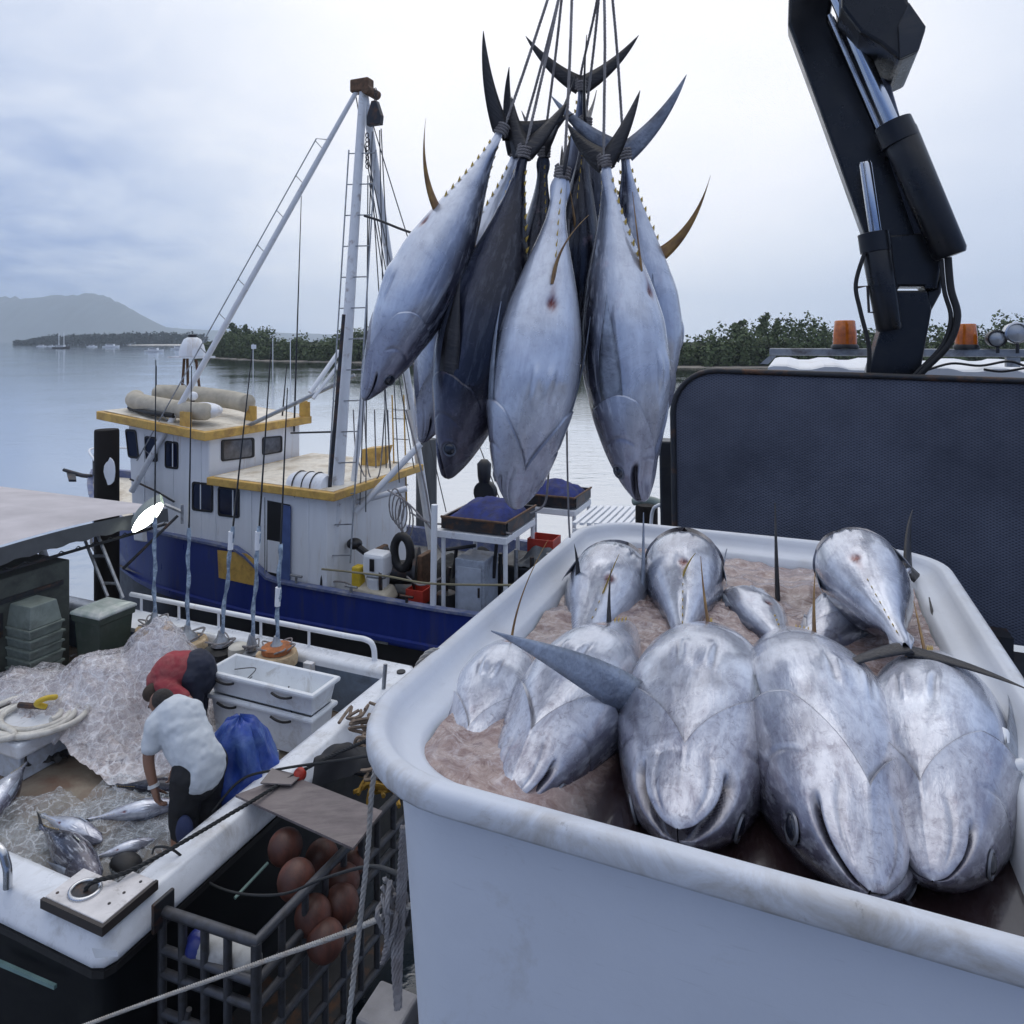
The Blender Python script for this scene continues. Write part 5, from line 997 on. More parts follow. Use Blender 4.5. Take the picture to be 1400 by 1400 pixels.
# ================================================================ white work boat under the quay
DK, GU = 1.15, 1.75; US, VN0, VF0, UB = -4.08, 3.10, 6.98, -13.0
wb = thing('work_boat', 'white work boat with low white gunwales and tuna on its open stern deck', 'fishing boat', W(-8, 5, 0))
M_BOAT = mat('white_gelcoat', (.70, .73, .78), .30, var=.06, dirt=(.38, .37, .36), dscale=2.4, damt=.22, coat=.2)
M_HULLD = mat('black_hull', (.008, .009, .011), .45, dirt=(.016, .018, .016), dscale=2, damt=.3, spec=.25)
def ring3(d, z):     # near side, stern, far side, as one run with mitred corners
    return [W(UB, VN0 - d, z), W(-8, VN0 - d, z), W(US + d - .10, VN0 - d, z), W(US + d - .03, VN0 - d + .03, z), W(US + d, VN0 - d + .10, z), W(US + d, (VN0 + VF0) / 2, z), W(US + d, VF0 + d - .06, z), W(US + d - .06, VF0 + d, z), W(-8, VF0 + d, z), W(UB, VF0 + d, z)]
MB().loft([ring3(d, z) for d, z in ((-.24, DK + .01), (-.24, GU - .05), (-.22, GU - .01), (-.18, GU), (-.02, GU + .005), (.008, GU - .01), (.055, GU - .15), (.062, GU - .165), (.062, GU - .20), (.052, GU - .215), (.02, GU - .22))], closed=False).build('gunwale', M_BOAT, wb, smooth=True)
MB().loft([ring3(d, z) for d, z in ((.022, GU - .215), (0, .9), (-.05, -.4))], closed=False).build('hull', M_HULLD, wb, smooth=True)
MB().loft([ring3(d, z) for d, z in ((.03, GU - .222), (.060, GU - .228), (.060, GU - .275), (.01, GU - .285))], closed=False).build('rubbing_strake', M_RUBBER, wb)
MB().bw(UB, US - .2, VN0 + .2, VF0 - .2, DK - .06, DK).build('deck', M_DECK, wb)
for a, b in (((0, 1311), (78, 1345)),): MB().prism([PZ(*p, .95) if False else PV(p[0], p[1], VN0 - .07) for p in (a, b, (b[0], b[1] + 5), (a[0], a[1] + 6))][::-1], -AX_V * .02).build('hull_stripe', mat('faded_green_stripe', (.16, .26, .25), .5), wb)
MB().tube([PU(321, 1228, -3.9), PU(366, 1180, -3.9)], .012, 6).build('hull_stripe', mat('faded_green_stripe_b', (.22, .33, .30), .5), wb)
sc = PU(150, 1302, US + .16); MB().hexa([PV(125, 1296, VN0 - .175), PV(160, 1300, VN0 - .175), PV(162, 1308, VN0 - .175), PV(130, 1310, VN0 - .175), PV(125, 1296, VN0 - .165), PV(160, 1300, VN0 - .165), PV(162, 1308, VN0 - .165), PV(130, 1310, VN0 - .165)]).build('paint_scrape', M_WHITE, wb)
# corner plate with fairlead ring
zq = GU + .012; c4 = [PZ(*p, zq) for p in ((66, 1233), (102, 1205), (192, 1212), (180, 1226), (146, 1252))]
cc = [W(-4.62, VN0 - .02, zq), W(US + .01, VN0 - .02, zq), W(US + .01, VN0 + .36, zq), W(US - .20, VN0 + .36, zq), W(US - .20, VN0 + .25, zq), W(-4.62, VN0 + .25, zq)]
pt_ = MB().prism(cc, Vector((0, 0, .055))).build('corner_plate', mat('plate_white', (.62, .60, .60), .45, dirt=(.25, .22, .2), dscale=7, damt=.3), wb, bevel=.006); ORG[pt_.name] = org(wb)
MB().prism([W(-4.63, VN0 - .045, zq - .01), W(US + .035, VN0 - .045, zq - .01), W(US + .035, VN0 + .37, zq - .01), W(US + .012, VN0 + .37, zq - .01), W(US + .012, VN0 - .022, zq - .01), W(-4.63, VN0 - .022, zq - .01)], Vector((0, 0, .06))).build('plate_edge', mat('brown_edge', (.035, .028, .026), .6), pt_)
fc = W(-4.42, VN0 + .115, zq + .060)
MB().tube([fc + AX_U * .098 * math.cos(a) + AX_V * .085 * math.sin(a) for a in np.linspace(0, 6.283, 28, endpoint=False)], .014, 8, closed=True).build('fairlead_ring', M_STAIN, pt_, smooth=True)
MB().add([fc + Vector((0, 0, -.003))] + [fc + Vector((0, 0, -.003)) + AX_U * .09 * math.cos(a) + AX_V * .078 * math.sin(a) for a in np.linspace(0, 6.283, 24, endpoint=False)], [(0, 1 + i, 1 + (i + 1) % 24) for i in range(24)]).build('fairlead_hole', M_DSTEEL, pt_)
for x, y in ((-4.14, .31), (-4.16, .20), (-4.17, .1), (-4.57, .03)): MB().lathe([(.010, 0), (.010, .004)], W(x, VN0 + y, zq + .055), n=8).build('screw', M_DSTEEL, pt_)
# near rail, far rail
MB().tube(smooth_path([W(-9, VN0 - .02, GU + .28), W(-6.2, VN0 - .02, GU + .28), W(-5.2, VN0 - .02, GU + .27), W(-5.02, VN0 - .02, GU + .18), W(-5.0, VN0 - .02, GU + .01)]), .028, 10).build('near_rail', M_STAIN, wb, smooth=True)
rz = GU + .22
MB().tube(smooth_path([W(-8.6, VF0 - .05, rz), W(-7, VF0 - .05, rz), W(-5.1, VF0 - .05, rz), W(-4.72, VF0 - .05, rz), W(-4.62, VF0 - .05, rz - .07), W(-4.60, VF0 - .05, GU)]), .032, 10).build('far_rail', M_WHITE, wb, smooth=True)
for u in (-8.4, -7.7, -7.0, -6.3, -5.55): MB().tube([W(u, VF0 - .05, GU), W(u, VF0 - .05, rz)], .018, 8).build('rail_post', M_WHITE, wb)
MB().tube([W(US - .07, VF0 - .2, GU), W(US - .07, VF0 - .2, GU + .02)], .05, 10).build('deck_socket', M_DSTEEL, wb)
MB().tube([PU(527, 908, US - .05), PU(520, 1000, US - .05)], .022, 8).build('stern_pole', M_STEEL, wb)
MB().bw(-5.42, -5.30, VF0 - .32, VF0 - .25, DK, GU - .06).build('side_rib', M_WHITE, wb)
MB().bw(UB, US - .3, VF0 - .245, VF0 - .235, DK + .02, GU - .10).build('inner_lining', mat('blue_grey_lining', (.14, .18, .24), .5, dirt=(.07, .08, .10), damt=.4), wb)
# canopy over the wheelhouse end
M_CANV = mat('taupe_canopy', (.50, .47, .48), .85, var=.15, scale=1.5, bump=.25, bscale=8)
cz = 2.98; cr_ = [UVZ(PZ(0, 757, cz)), UVZ(PZ(165, 700, cz)), UVZ(PZ(232, 687, cz))]
cu = -8.85; cv0, cv1 = 4.4, 7.75
MB().grid(20, 20, lambda i, j: W(-13.5 + (cu + 13.5) * i, cv0 + (cv1 - cv0) * j, cz + .16 * math.sin(math.pi * j) * (.5 + .5 * math.cos(math.pi * max(0, i - .8) * 2.5)) + .02 * math.sin(i * 38) * math.sin(math.pi * j))).build('canopy', M_CANV, wb, smooth=True)
MB().grid(40, 3, lambda i, j: W(cu + .01 + .02 * j, cv0 + (cv1 - cv0) * i, cz + .16 * math.sin(math.pi * i) * .5 - .02 - .20 * j + .015 * math.sin(i * 60) * j)).build('canopy_valance', mat('grey_valance', (.08, .085, .09), .85), wb, smooth=True)
MB().tube([W(cu - .02, cv0 + .05, cz - .26), W(cu - .02, cv1, cz - .26)], .022, 6).build('canopy_bar', M_DSTEEL, wb)
for i in range(14): MB().tube(sag(W(cu, cv0 + .1 + i * .23, cz - .21), W(cu, cv0 + .33 + i * .23, cz - .21), .05, 6), .007, 4).build('lacing', M_ROPED, wb)
MB().tube([PV(168, 778, 6.9), PV(243, 705, 7.4)], .020, 6).build('canopy_brace', M_DSTEEL, wb)
MB().tube([PV(226, 690, 7.6), PV(249, 700, 7.6)], .03, 6).build('canopy_arm', M_STEEL, wb); MB().tube([PV(249, 690, 7.6), PV(249, 716, 7.6)], .022, 6).build('canopy_arm', M_STEEL, wb)
# the lit lamp under the canopy corner
la, lb = PV(182, 726, 6.9), PV(222, 688, 7.2); ld_ = (lb - la).normalized(); ln_ = (W(.75, -.55, -.35)).normalized(); ls = ld_.cross(ln_).normalized(); L_ = (lb - la).length
lamp = thing('deck_lamp', 'lit bright white flood lamp hung at the canopy corner', 'lamp', (la + lb) / 2)
def lens(o, w, k=18): return [la + ld_ * L_ * i / k + ln_ * o for i in range(k + 1)], [w * math.sin(math.pi * (.06 + .88 * i / k)) ** .8 for i in range(k + 1)]
pa_, wa_ = lens(0, .105); rows = []
for sx, o in ((-1, 0), (-1.15, -.05), (-.9, -.22), (.9, -.22), (1.15, -.05), (1, 0)): rows.append([p + ls * w * sx + ln_ * o for p, w in zip(pa_, wa_)])
MB().loft(list(map(list, zip(*rows))), closed=False).build('lamp_housing', mat('lamp_green_grey', (.22, .25, .23), .45), lamp, smooth=True)
M_LIT = mat('lit_lens', (.9, .92, .88), .3, emit=((.93, 1.0, .92), 11.0))
MB().loft([[p + ls * w * sx * .97 + ln_ * (.002 + .03 * (1 - sx * sx)) for sx in (-1, -.5, 0, .5, 1)] for p, w in zip(pa_, wa_)], closed=False).build('lamp_lens', M_LIT, lamp, smooth=True)
# cabin end under the canopy, pale backing, ladder
MB().bw(-12.5, -8.95, 4.5, 6.3, DK, 2.6).build('cabin', mat('dull_green_cabin', (.075, .085, .07), .7, dirt=(.03, .03, .03), dscale=3, damt=.5), wb, bevel=.02)
MB().bw(-8.948, -8.93, 4.6, 6.2, 2.30, 2.36).build('cabin_trim', M_DSTEEL, wb)
MB().bw(-8.948, -8.925, 5.2, 5.45, 1.9, 2.2).build('cabin_box', M_DSTEEL, wb, bevel=.01)
MB().tube([PV(55, 745, 6.5), PV(85, 826, 6.6)], .05, 8).build('white_strut', M_WHITE, wb)
MB().hexa([W(-9.0, 6.45, GU - .02), W(-7.9, 6.45, GU - .02), W(-7.9, 6.9, GU - .02), W(-9.0, 6.9, GU - .02), W(-9.0, 6.45, GU + .03), W(-7.9, 6.45, GU + .03), W(-7.9, 6.9, GU + .03), W(-9.0, 6.9, GU + .03)]).build('side_shelf', M_WHITE, wb)
for a, b in (((111, 726), (147, 815)), ((130, 722), (168, 817))): MB().tube([PV(*a, 6.75), PV(*b, 6.6)], .022, 8).build('ladder_rail', M_STEEL, wb)
for a, b in (((124, 760), (144, 760)), ((139, 797), (160, 798))): MB().tube([PV(*a, 6.71), PV(*b, 6.71)], .02, 8).build('rung', M_STEEL, wb)

# crates, wheelie bin, beacon buoys
M_CRATE = mat('grey_green_crate', (.20, .235, .21), .55, dirt=(.09, .10, .09), damt=.4)
cb_ = PV(46, 838, 5.7); cu_, cv_ = uv_of(cb_); z = DK
for i in range(8):
    h = .124 if i < 7 else .29; lab = ('lowest', 'second', 'third', 'fourth', 'fifth', 'sixth', 'seventh', 'topmost upturned')[i] + ' grey green crate of the stack by the dark cabin'
    if i == 0 or i == 7:
        t = thing('fish_crate', lab, 'crate', W(cu_, cv_, z), 'crates stacked by the cabin'); w0, w1 = (.225, .24) if i < 7 else (.235, .19)
        MB().loft([[W(cu_ + x * w, cv_ + y * w * .85, zz) for x, y in ((-1, -1), (1, -1), (1, 1), (-1, 1))] for w, zz in ((w0, z), (w1, z + h - .03))]).build('tub', M_CRATE, t, bevel=.01)
        if i < 7: MB().loft([[W(cu_ + x * w, cv_ + y * w * .85, zz) for x, y in ((-1, -1), (1, -1), (1, 1), (-1, 1))] for w, zz in ((w1, z + h - .028), (.258, z + h - .026), (.258, z + h - .004), (.225, z + h - .002))]).build('lip', M_CRATE, t)
        proto = t if i == 0 else None; p0 = t if i == 0 else p0
    else:
        c = copy_tree(p0, (0.01 * (i % 2), 0, .124 * i)); c['label'] = lab
    z += h
wbn = thing('wheelie_bin', 'dark green wheelie bin with a pale lid on the work boat', 'wheelie bin', PV(144, 850, 6.1)); bu, bv = uv_of(PV(142, 850, 6.05)); ztp = PV(142, 832, 6.05).z
M_BING = mat('dark_green_plastic', (.022, .036, .026), .5, dirt=(.06, .07, .06), damt=.3)
MB().loft([[W(bu + x * w, bv + y * w, zz) for x, y in ((-1, -1), (1, -1), (1, 1), (-1, 1))] for w, zz in ((.17, DK), (.225, ztp - .10), (.245, ztp - .10), (.25, ztp - .02))]).build('body', M_BING, wbn, bevel=.015)
MB().loft([[W(bu + x * w, bv + y * w, zz) for x, y in ((-1, -1), (1, -1), (1, 1), (-1, 1))] for w, zz in ((.262, ztp - .018), (.262, ztp + .012), (.22, ztp + .04), (.13, ztp + .055))]).build('lid', mat('pale_green_lid', (.26, .31, .28), .4, dirt=(.5, .5, .48), damt=.5), wbn, bevel=.012)
MB().tube([W(bu - .2, bv + .28, ztp - .02), W(bu + .2, bv + .28, ztp - .02)], .02, 8).build('handle', M_BING, wbn)
for s in (-1, 1): MB().lathe([(.09, -.025), (.09, .025)], W(bu + s * .16, bv + .19, DK + .09), AX_U, 14).build('wheel', M_RUBBER, wbn)
M_FOAM = mat('cream_float_foam', (.55, .43, .27), .8, dirt=(.28, .17, .09), dscale=8, damt=.5); M_BUOY = mat('grey_buoy_tube', (.20, .24, .32), .5, dirt=(.5, .5, .5), dscale=5, damt=.3)
bd = [('beacon buoy nearest the canopy, its foam collar rusty', (211, 858), (213, 492), .23, 'c'), ('beacon buoy behind the peak of the plastic heap', (256, 876), (262, 500), .24, 'c'), ('grey drum shaped beacon buoy with a black band and no cream collar', (302, 884), (345, 478), .20, 'd'),
      ('slim double tubed beacon buoy between the grey drum and the tub', (344, 890), (371, 470), .13, 's'), ('beacon buoy with orange rust ring right behind the white tub', (378, 893), (393, 530), .24, 'o')]
for lab, (bx, by), (tx, ty), r, kd in bd:
    c = PV(bx, by, 6.50); b = thing('beacon_buoy', lab, 'beacon buoy', Vector((c.x, c.y, DK)), 'longline beacon buoys along the far rail'); g = Vector((c.x, c.y, DK)); h = c.z - DK
    MB().lathe([(r * .80, 0), (r * .80, h - .02), (r * .5, h)], g, n=20).build('tube', M_BUOY if kd != 's' else M_STEEL, b, smooth=True)
    if kd in 'co': MB().lathe([(r * .82, h - .13), (r, h - .12), (r * 1.02, h - .04), (r * .95, h + .01), (r * .3, h + .02)], g, n=24).build('foam_collar', M_FOAM, b, smooth=True)
    if kd == 'd':
        MB().lathe([(r * .82, h - .10), (r * 1.05, h - .10), (r * 1.05, h - .03), (r * .7, h)], g, n=24).build('band', M_RUBBER, b, smooth=True)
        MB().lathe([(r * .82, h - .42), (r * .98, h - .42), (r * .98, h - .38), (r * .82, h - .38)], g, n=24).build('band', M_RUBBER, b, smooth=True)
    if kd == 's': MB().lathe([(.12, 0), (.12, h + .02), (.08, h + .05)], g + AX_U * -.2, n=16).build('tube', mat('cream_tube', (.5, .48, .42), .5), b, smooth=True)
    if kd == 'o': MB().lathe([(r * .7, h + .022), (r * .72, h + .08), (r * .5, h + .10)], g, n=20).build('rust_ring', mat('orange_rust', (.35, .12, .04), .8, var=.5, scale=12), b, smooth=True)
    MB().lathe([(r * .55, h + .02), (r * .5, h + .06), (.05, h + .12), (.03, h + .2)], g, n=14).build('mast_foot', M_STEEL, b, smooth=True)
    top = PV(tx, ty, 6.75); q0 = g + Vector((0, 0, h + .1)); pts = [q0.lerp(top, t) + AX_U * (.012 * math.sin(t * 40)) * (t < .35) for t in np.linspace(0, 1, 40)]
    MB().tube(pts[:16], [.024 + .006 * math.sin(i * 1.9) for i in range(16)], 8).build('lashed_pole', mat('taped_pole', (.38, .48, .58), .5, var=.5, scale=10, dirt=(.06, .09, .15), dscale=14, damt=.7), b, smooth=True)
    MB().tube(pts[15:], [.013 - .007 * i / 25 for i in range(25)], 6).build('aerial', M_BLACK, b)
    if bx > 290: q = pts[13 if kd != 'o' else 7]; MB().tube([q - Vector((.02, 0, .10)), q + Vector((-.01, 0, .12))], .034, 8).build('strobe', M_WHITE, b)
    for k in range(6): a0 = rg2.uniform(0, 6.28); MB().tube(smooth_path([g + Vector((r * .6 * math.cos(a0), r * .6 * math.sin(a0), h + .04)), g + Vector((r * .9 * math.cos(a0 + .8), r * .9 * math.sin(a0 + .8), h + .10)), g + Vector((r * .5 * math.cos(a0 + 1.6), r * .5 * math.sin(a0 + 1.6), h + .07))]), .010, 5).build('coil', M_ROPEG, b)

# white tubs
M_TUB = mat('white_tub_plastic', (.70, .73, .76), .35, var=.05, dirt=(.4, .38, .35), dscale=4, damt=.2)
def tub(lab, z0, z1, u0, u1, v0, v1, hollow=True):
    t = thing('fish_tub', lab, 'tub', W((u0 + u1) / 2, (v0 + v1) / 2, z0), 'white fish tubs stacked on deck')
    def r(d, z): return [W(u0 - d, v0 - d, z), W(u1 + d, v0 - d, z), W(u1 + d, v1 + d, z), W(u0 - d, v1 + d, z)]
    MB().loft([r(-.07, z0), r(-.035, z1 - .05), r(0, z1 - .048), r(.004, z1 - .02), r(-.004, z1), r(-.045, z1), r(-.06, z1 - .05), r(-.10, z0 + .05)]).build('shell', M_TUB, t, bevel=.006)
    hp_ = [(u0 + .28, v0 - .012), (u1 - .40, v0 - .012)]
    for a, b in hp_: MB().tube(sag(W(a - .12, b, z1 - .06), W(a + .14, b, z1 - .06), .03, 8), .013, 6).build('rope_handle', M_RUBBER, t)
    return t
TZ = 1.42; tub('lower white fish tub, second in the stack, its rim under the upper tub', TZ - .22, TZ + .225, -5.98, -4.57, 5.75, 6.18)
tub('upper open white fish tub on top of the stack by the far rail', TZ + .23, 1.90, -6.00, -4.55, 5.74, 6.20)
MB().tube(smooth_path([PZ(321, 915, 1.80), PZ(350, 914, 1.86), PZ(330, 935, 1.75), PZ(345, 925, 1.8)]), .006, 5).build('loose_line', M_WIRE, wb)
MB().tube(smooth_path([PV(395, 938, 5.9), PV(392, 960, 5.86), PV(405, 980, 5.86), PV(425, 990, 5.88)]), .007, 5).build('loose_line', M_WIRE, wb)
# blue tarp over a box
tp = thing('tarp_covered_box', 'crumpled blue tarpaulin pulled over a deck box beside the man in white', 'covered box', W(-4.6, 4.9, DK))
tu, tv = uv_of(PZ(328, 1050, DK + .55)); 
MB().bw(tu - .22, tu + .22, tv - .15, tv + .25, DK + .02, DK + .62).build('box', M_STEEL, tp); 
def tarpf(i, j):
    a = 2 * math.pi * i; pr = [(.0, 1.00), (.14, .98), (.25, .84), (.33, .58), (.37, .32), (.36, .14)]; k = j * 5; q = int(min(k, 4.999)); f = k - q
    rr = pr[q][0] + (pr[q + 1][0] - pr[q][0]) * f; z = pr[q][1] + (pr[q + 1][1] - pr[q][1]) * f
    w = 1 + .20 * noise.noise((math.cos(a) * 2.2, math.sin(a) * 2.2, z * 2)) + .13 * noise.noise((math.cos(a) * 5, math.sin(a) * 5, z * 4 + 3)) + .06 * math.sin(a * 7 + z * 9)
    z += .05 * noise.noise((math.cos(a) * 3, math.sin(a) * 3, 8)) + .10 * math.cos(a + .6) * rr
    return W(tu + rr * w * math.cos(a) * 1.0, tv + rr * w * math.sin(a) * .85, DK + z)
MB().grid(65, 28, tarpf).build('tarpaulin', mat('bright_blue_tarp', (.022, .060, .30), .42, var=.35, scale=7, bump=.9, bscale=16, dirt=(.10, .18, .40), dscale=4, damt=.4), tp, smooth=True)
# hatch box with the coiled hose
hu0, hu1, hv0, hv1 = -9.4, -7.02, 4.42, 5.18
hb_ = thing('hatch_box', 'pale blue white hatch box with a raised lid on deck', 'hatch', W(-8.2, 4.8, DK))
MB().bw(hu0, hu1 - .06, hv0 + .05, hv1 - .05, DK, 1.40).build('coaming', mat('pale_blue_white', (.50, .56, .66), .4, dirt=(.3, .3, .3), damt=.25), hb_, bevel=.015); MB().bw(hu0, hu1, hv0, hv1, 1.403, 1.56).build('lid', M_BOAT, hb_, bevel=.03)
ho = thing('coiled_hose', 'white hose coiled on the hatch box with a yellow end', 'hose', W(-7.8, 4.8, 1.56)); hcx = PZ(45, 978, 1.60); pts = []
for k in range(110): a = k / 110 * 6.283 * 3.6; rr = .24 + .085 * (a / 6.283) * (.9 + .1 * math.sin(a * 1.3)); pts.append(hcx + AX_U * rr * 1.15 * math.cos(a) + AX_V * rr * .9 * math.sin(a) + Vector((0, 0, .012 * math.sin(a * .5) + .006 * (k % 7 == 0))))
pts += smooth_path([pts[-1], PZ(20, 1005, 1.62), PZ(-30, 1015, 1.62)])
MB().tube(pts, .032, 8).build('hose', mat('white_hose', (.62, .60, .55), .45, dirt=(.3, .28, .25), damt=.35), ho, smooth=True)
MB().tube(smooth_path([hcx + W(.05, .1, .05), PZ(50, 962, 1.72), PZ(62, 955, 1.76), PZ(76, 953, 1.70)]), .028, 8).build('yellow_end', M_YEL, ho, smooth=True)
MB().tube([hcx + W(-.25, .02, .05), hcx + W(.05, .1, .05)], .03, 8).build('nozzle', M_DSTEEL, ho)

# ---------------------------------------------------------------- plastic: heap, sheets over tuna
def film_mat(name, col, alpha, tint=None, rough=.18):
    m = bpy.data.materials.new(name); m.use_nodes = True; t = m.node_tree; b = t.nodes['Principled BSDF']
    co = N(t, 'ShaderNodeTexCoord').outputs['Object']
    n = N(t, 'ShaderNodeTexNoise', i_Scale=5.0, i_Detail=8.0, i_Roughness=.65, i_Distortion=1.4); t.links.new(co, n.inputs['Vector'])
    w = N(t, 'ShaderNodeTexVoronoi', i_Scale=7.0); w.feature = 'DISTANCE_TO_EDGE'; t.links.new(co, w.inputs['Vector'])
    c = mixc(t, ramp(t, n.outputs[0], [(.36, 0.), (.64, 1.)]), tint or tuple(x * .7 for x in col), col)
    t.links.new(c, b.inputs['Base Color']); b.inputs['Roughness'].default_value = rough; b.inputs['Specular IOR Level'].default_value = .7
    w2 = N(t, 'ShaderNodeTexVoronoi', i_Scale=15.0); w2.feature = 'DISTANCE_TO_EDGE'
    dv = N(t, 'ShaderNodeVectorMath', operation='ADD'); t.links.new(co, dv.inputs[0]); sc_ = N(t, 'ShaderNodeVectorMath', operation='SCALE'); sc_.inputs['Scale'].default_value = .16; t.links.new(n.outputs['Color'], sc_.inputs[0]); t.links.new(sc_.outputs[0], dv.inputs[1]); t.links.new(dv.outputs[0], w2.inputs['Vector']); t.links.new(dv.outputs[0], w.inputs['Vector'])
    cr_ = math_(t, 'MAXIMUM', ramp(t, w.outputs['Distance'], [(0, .75), (.07, 0.)]), ramp(t, w2.outputs['Distance'], [(0, .32), (.08, 0.)]))       # sharp creases painted pale and more opaque, as if catching light
    al = math_(t, 'ADD', ramp(t, n.outputs[0], [(.3, max(alpha - .22, .03)), (.7, min(alpha + .15, 1))]), math_(t, 'MULTIPLY', cr_, .55), clamp=True)
    t.links.new(al, b.inputs['Alpha']); t.links.new(mixc(t, cr_, c, (.86, .88, .92)), b.inputs['Base Color'])
    h = math_(t, 'ADD', n.outputs[0], math_(t, 'MULTIPLY', w.outputs['Distance'], .5))
    bp = N(t, 'ShaderNodeBump', i_Strength=1.0, i_Distance=.05); t.links.new(h, bp.inputs['Height']); t.links.new(bp.outputs[0], b.inputs['Normal'])
    return m
def ridged(p, o=4):
    s, a, f = 0, 1, 1
    for k in range(o): s += a * (1 - abs(noise.noise((p[0] * f, p[1] * f, 3.1 * k)) * 2)); a *= .5; f *= 2.1
    return s / 1.9
M_HEAP = film_mat('pinkish_plastic_film', (.76, .73, .745), .93, (.56, .49, .49), .18); M_FILM = film_mat('clear_plastic_film', (.66, .73, .80), .16, (.50, .58, .64))
pk_ = [(PZ(215, 868, 2.05), .95, .62), (PZ(140, 920, 1.75), .72, .85), (PZ(60, 965, 1.5), .45, .9), (PZ(235, 960, 1.55), .34, .42), (PZ(30, 935, 1.55), .5, .7)]; pk_ = [(uv_of(p), h, r) for p, h, r in pk_]
def heapz(u, v):
    z = 0
    for (a, b), h, r in pk_: z = max(z, h * math.exp(-((u - a) ** 2 + (v - b) ** 2) / (r * r) * 1.15))
    return z
def heapf(i, j):
    u = -9.9 + 4.2 * i; v = 4.75 + 1.95 * j; z = heapz(u, v); e = min(1, z / .12)
    return W(u + .05 * noise.noise((u * 4, v * 4, 1)), v, DK + .004 + z + (.16 * (ridged((u * 1.9, v * 1.9)) - .5) + .05 * (ridged((u * 6, v * 6)) - .5)) * e - .05 * (1 - e))
thing_mesh(MB().grid(150, 80, heapf), 'plastic_sheet_heap', M_HEAP, 'big heap of crumpled pinkish plastic sheeting piled on deck', 'plastic sheeting', smooth=True)
def heaptop(i, j):
    u = -9.8 + 4.0 * i; v = 4.8 + 1.85 * j; z = heapz(u, v)
    return W(u, v + .05 * noise.noise((u * 3, v * 3, 8)), DK + .04 + z * 1.03 + .20 * (ridged((u * 1.5 + 9, v * 1.5), 3) - .45) + .07 * (ridged((u * 5 + 4, v * 5), 3) - .5) - .10 * (z < .1))
thing_mesh(MB().grid(140, 80, heaptop), 'plastic_film', film_mat('crinkled_clear_film', (.78, .77, .81), .34, (.64, .58, .60), .10), 'clear crinkled film lying over the big pinkish plastic heap', 'plastic film', 'clear plastic film over the tuna on deck', smooth=True)
GD = 'tuna lying on the work boat deck'
def dk(px, py, z): return PZ(px, py, z)
tuna('dark striped tuna on the deck nearest the near rail, snout towards the corner plate', dk(136, 1206, DK + .16), dk(52, 1124, DK + .17), Vector((-.35, .15, -.8)), girth=.95, wid=1.0, seed=101, group=GD, anal=0, dors2=0, lobe=.1, skin=fish_mat('striped_tuna_skin', (.50, .55, .64), (.20, .24, .34), (.02, .024, .045), (.08, .09, .15), .7))
tuna('tuna beside the dark striped one, partly wrapped in clear plastic', dk(140, 1150, DK + .15), dk(52, 1112, DK + .16), Vector((-.3, -.5, .6)), girth=.9, wid=.95, seed=111, group=GD, anal=0, dors2=0, lobe=.1)
tuna('tuna at the left edge of the photo lying below the hatch box', dk(-20, 1125, DK + .18), dk(38, 1040, DK + .2), Vector((-.2, -.6, .8)), girth=1.1, wid=1.15, seed=121, group=GD, anal=0, dors2=0, lobe=.1, skin=M_TUNA)
tuna('pale tuna on deck under the plastic in front of the man in white', dk(246, 1098, DK + .18), dk(112, 1122, DK + .18), Vector((.1, -.8, .6)), girth=1.1, wid=1.0, seed=131, group=GD, anal=0, dors2=0, lobe=.1)
tuna('tuna half under plastic along the inside of the stern gunwale', dk(212, 1148, DK + .15), dk(118, 1176, DK + .15), Vector((.2, -.7, .6)), girth=1.0, wid=1.0, seed=151, group=GD, anal=0, dors2=0, lobe=.1)
tuna('dark tuna glimpsed through plastic left of the man in white', dk(262, 1078, DK + .17), dk(150, 1074, DK + .17), Vector((.3, .8, -.5)), girth=.9, wid=.95, seed=141, group=GD, anal=0, dors2=0, lobe=.1, skin=M_TUNAD)
def film(lab, c, su, sv, h, seed, rot=0, res=60, m=None):
    cu_, cv_ = uv_of(c); ca, sa = math.cos(rot), math.sin(rot)
    def fn(i, j):
        x, y = (i - .5) * 2, (j - .5) * 2; rr = math.hypot(x, y); e = 1 + .18 * noise.noise((math.atan2(y, x) * 1.3, seed, 0)); x *= e; y *= e
        u = x * su; v = y * sv; z = h * max(0, 1 - (rr / 1.25) ** 2) * (.75 + .5 * ridged((u * 2.2 + seed, v * 2.2), 3)) + .035 * ridged((u * 8 + seed, v * 8), 3)
        return W(cu_ + u * ca - v * sa, cv_ + u * sa + v * ca, DK + .01 + z)
    thing_mesh(MB().grid(res, res, fn), 'plastic_film', m or M_FILM, lab, 'plastic film', 'clear plastic film over the tuna on deck', smooth=True)
film('clear plastic film wrapped over tuna right in front of the man in white', dk(215, 1085, DK + .2), .62, .30, .15, 3, .15)
film('crumpled clear plastic film inside the white gunwale left of the mooring rope', dk(215, 1150, DK + .15), .55, .45, .13, 9, .5)
film('clear plastic film round the tails of the tuna by the near rail', dk(40, 1110, DK + .2), .50, .40, .18, 15, -.3)
film('clear plastic film spread over the pale tuna at mid deck', dk(150, 1108, DK + .2), .55, .32, .14, 21, .2)
film('loose clear plastic film behind the near rail', dk(20, 1160, DK + .12), .55, .35, .10, 27, 0)
film('frothy bunched plastic film left of the working hand', dk(165, 1070, DK + .15), .26, .18, .16, 33, 0)
film('thin plastic film trailing from the heap beside the hatch box', dk(165, 1000, DK + .12), .55, .30, .10, 39, .3, m=M_HEAP)
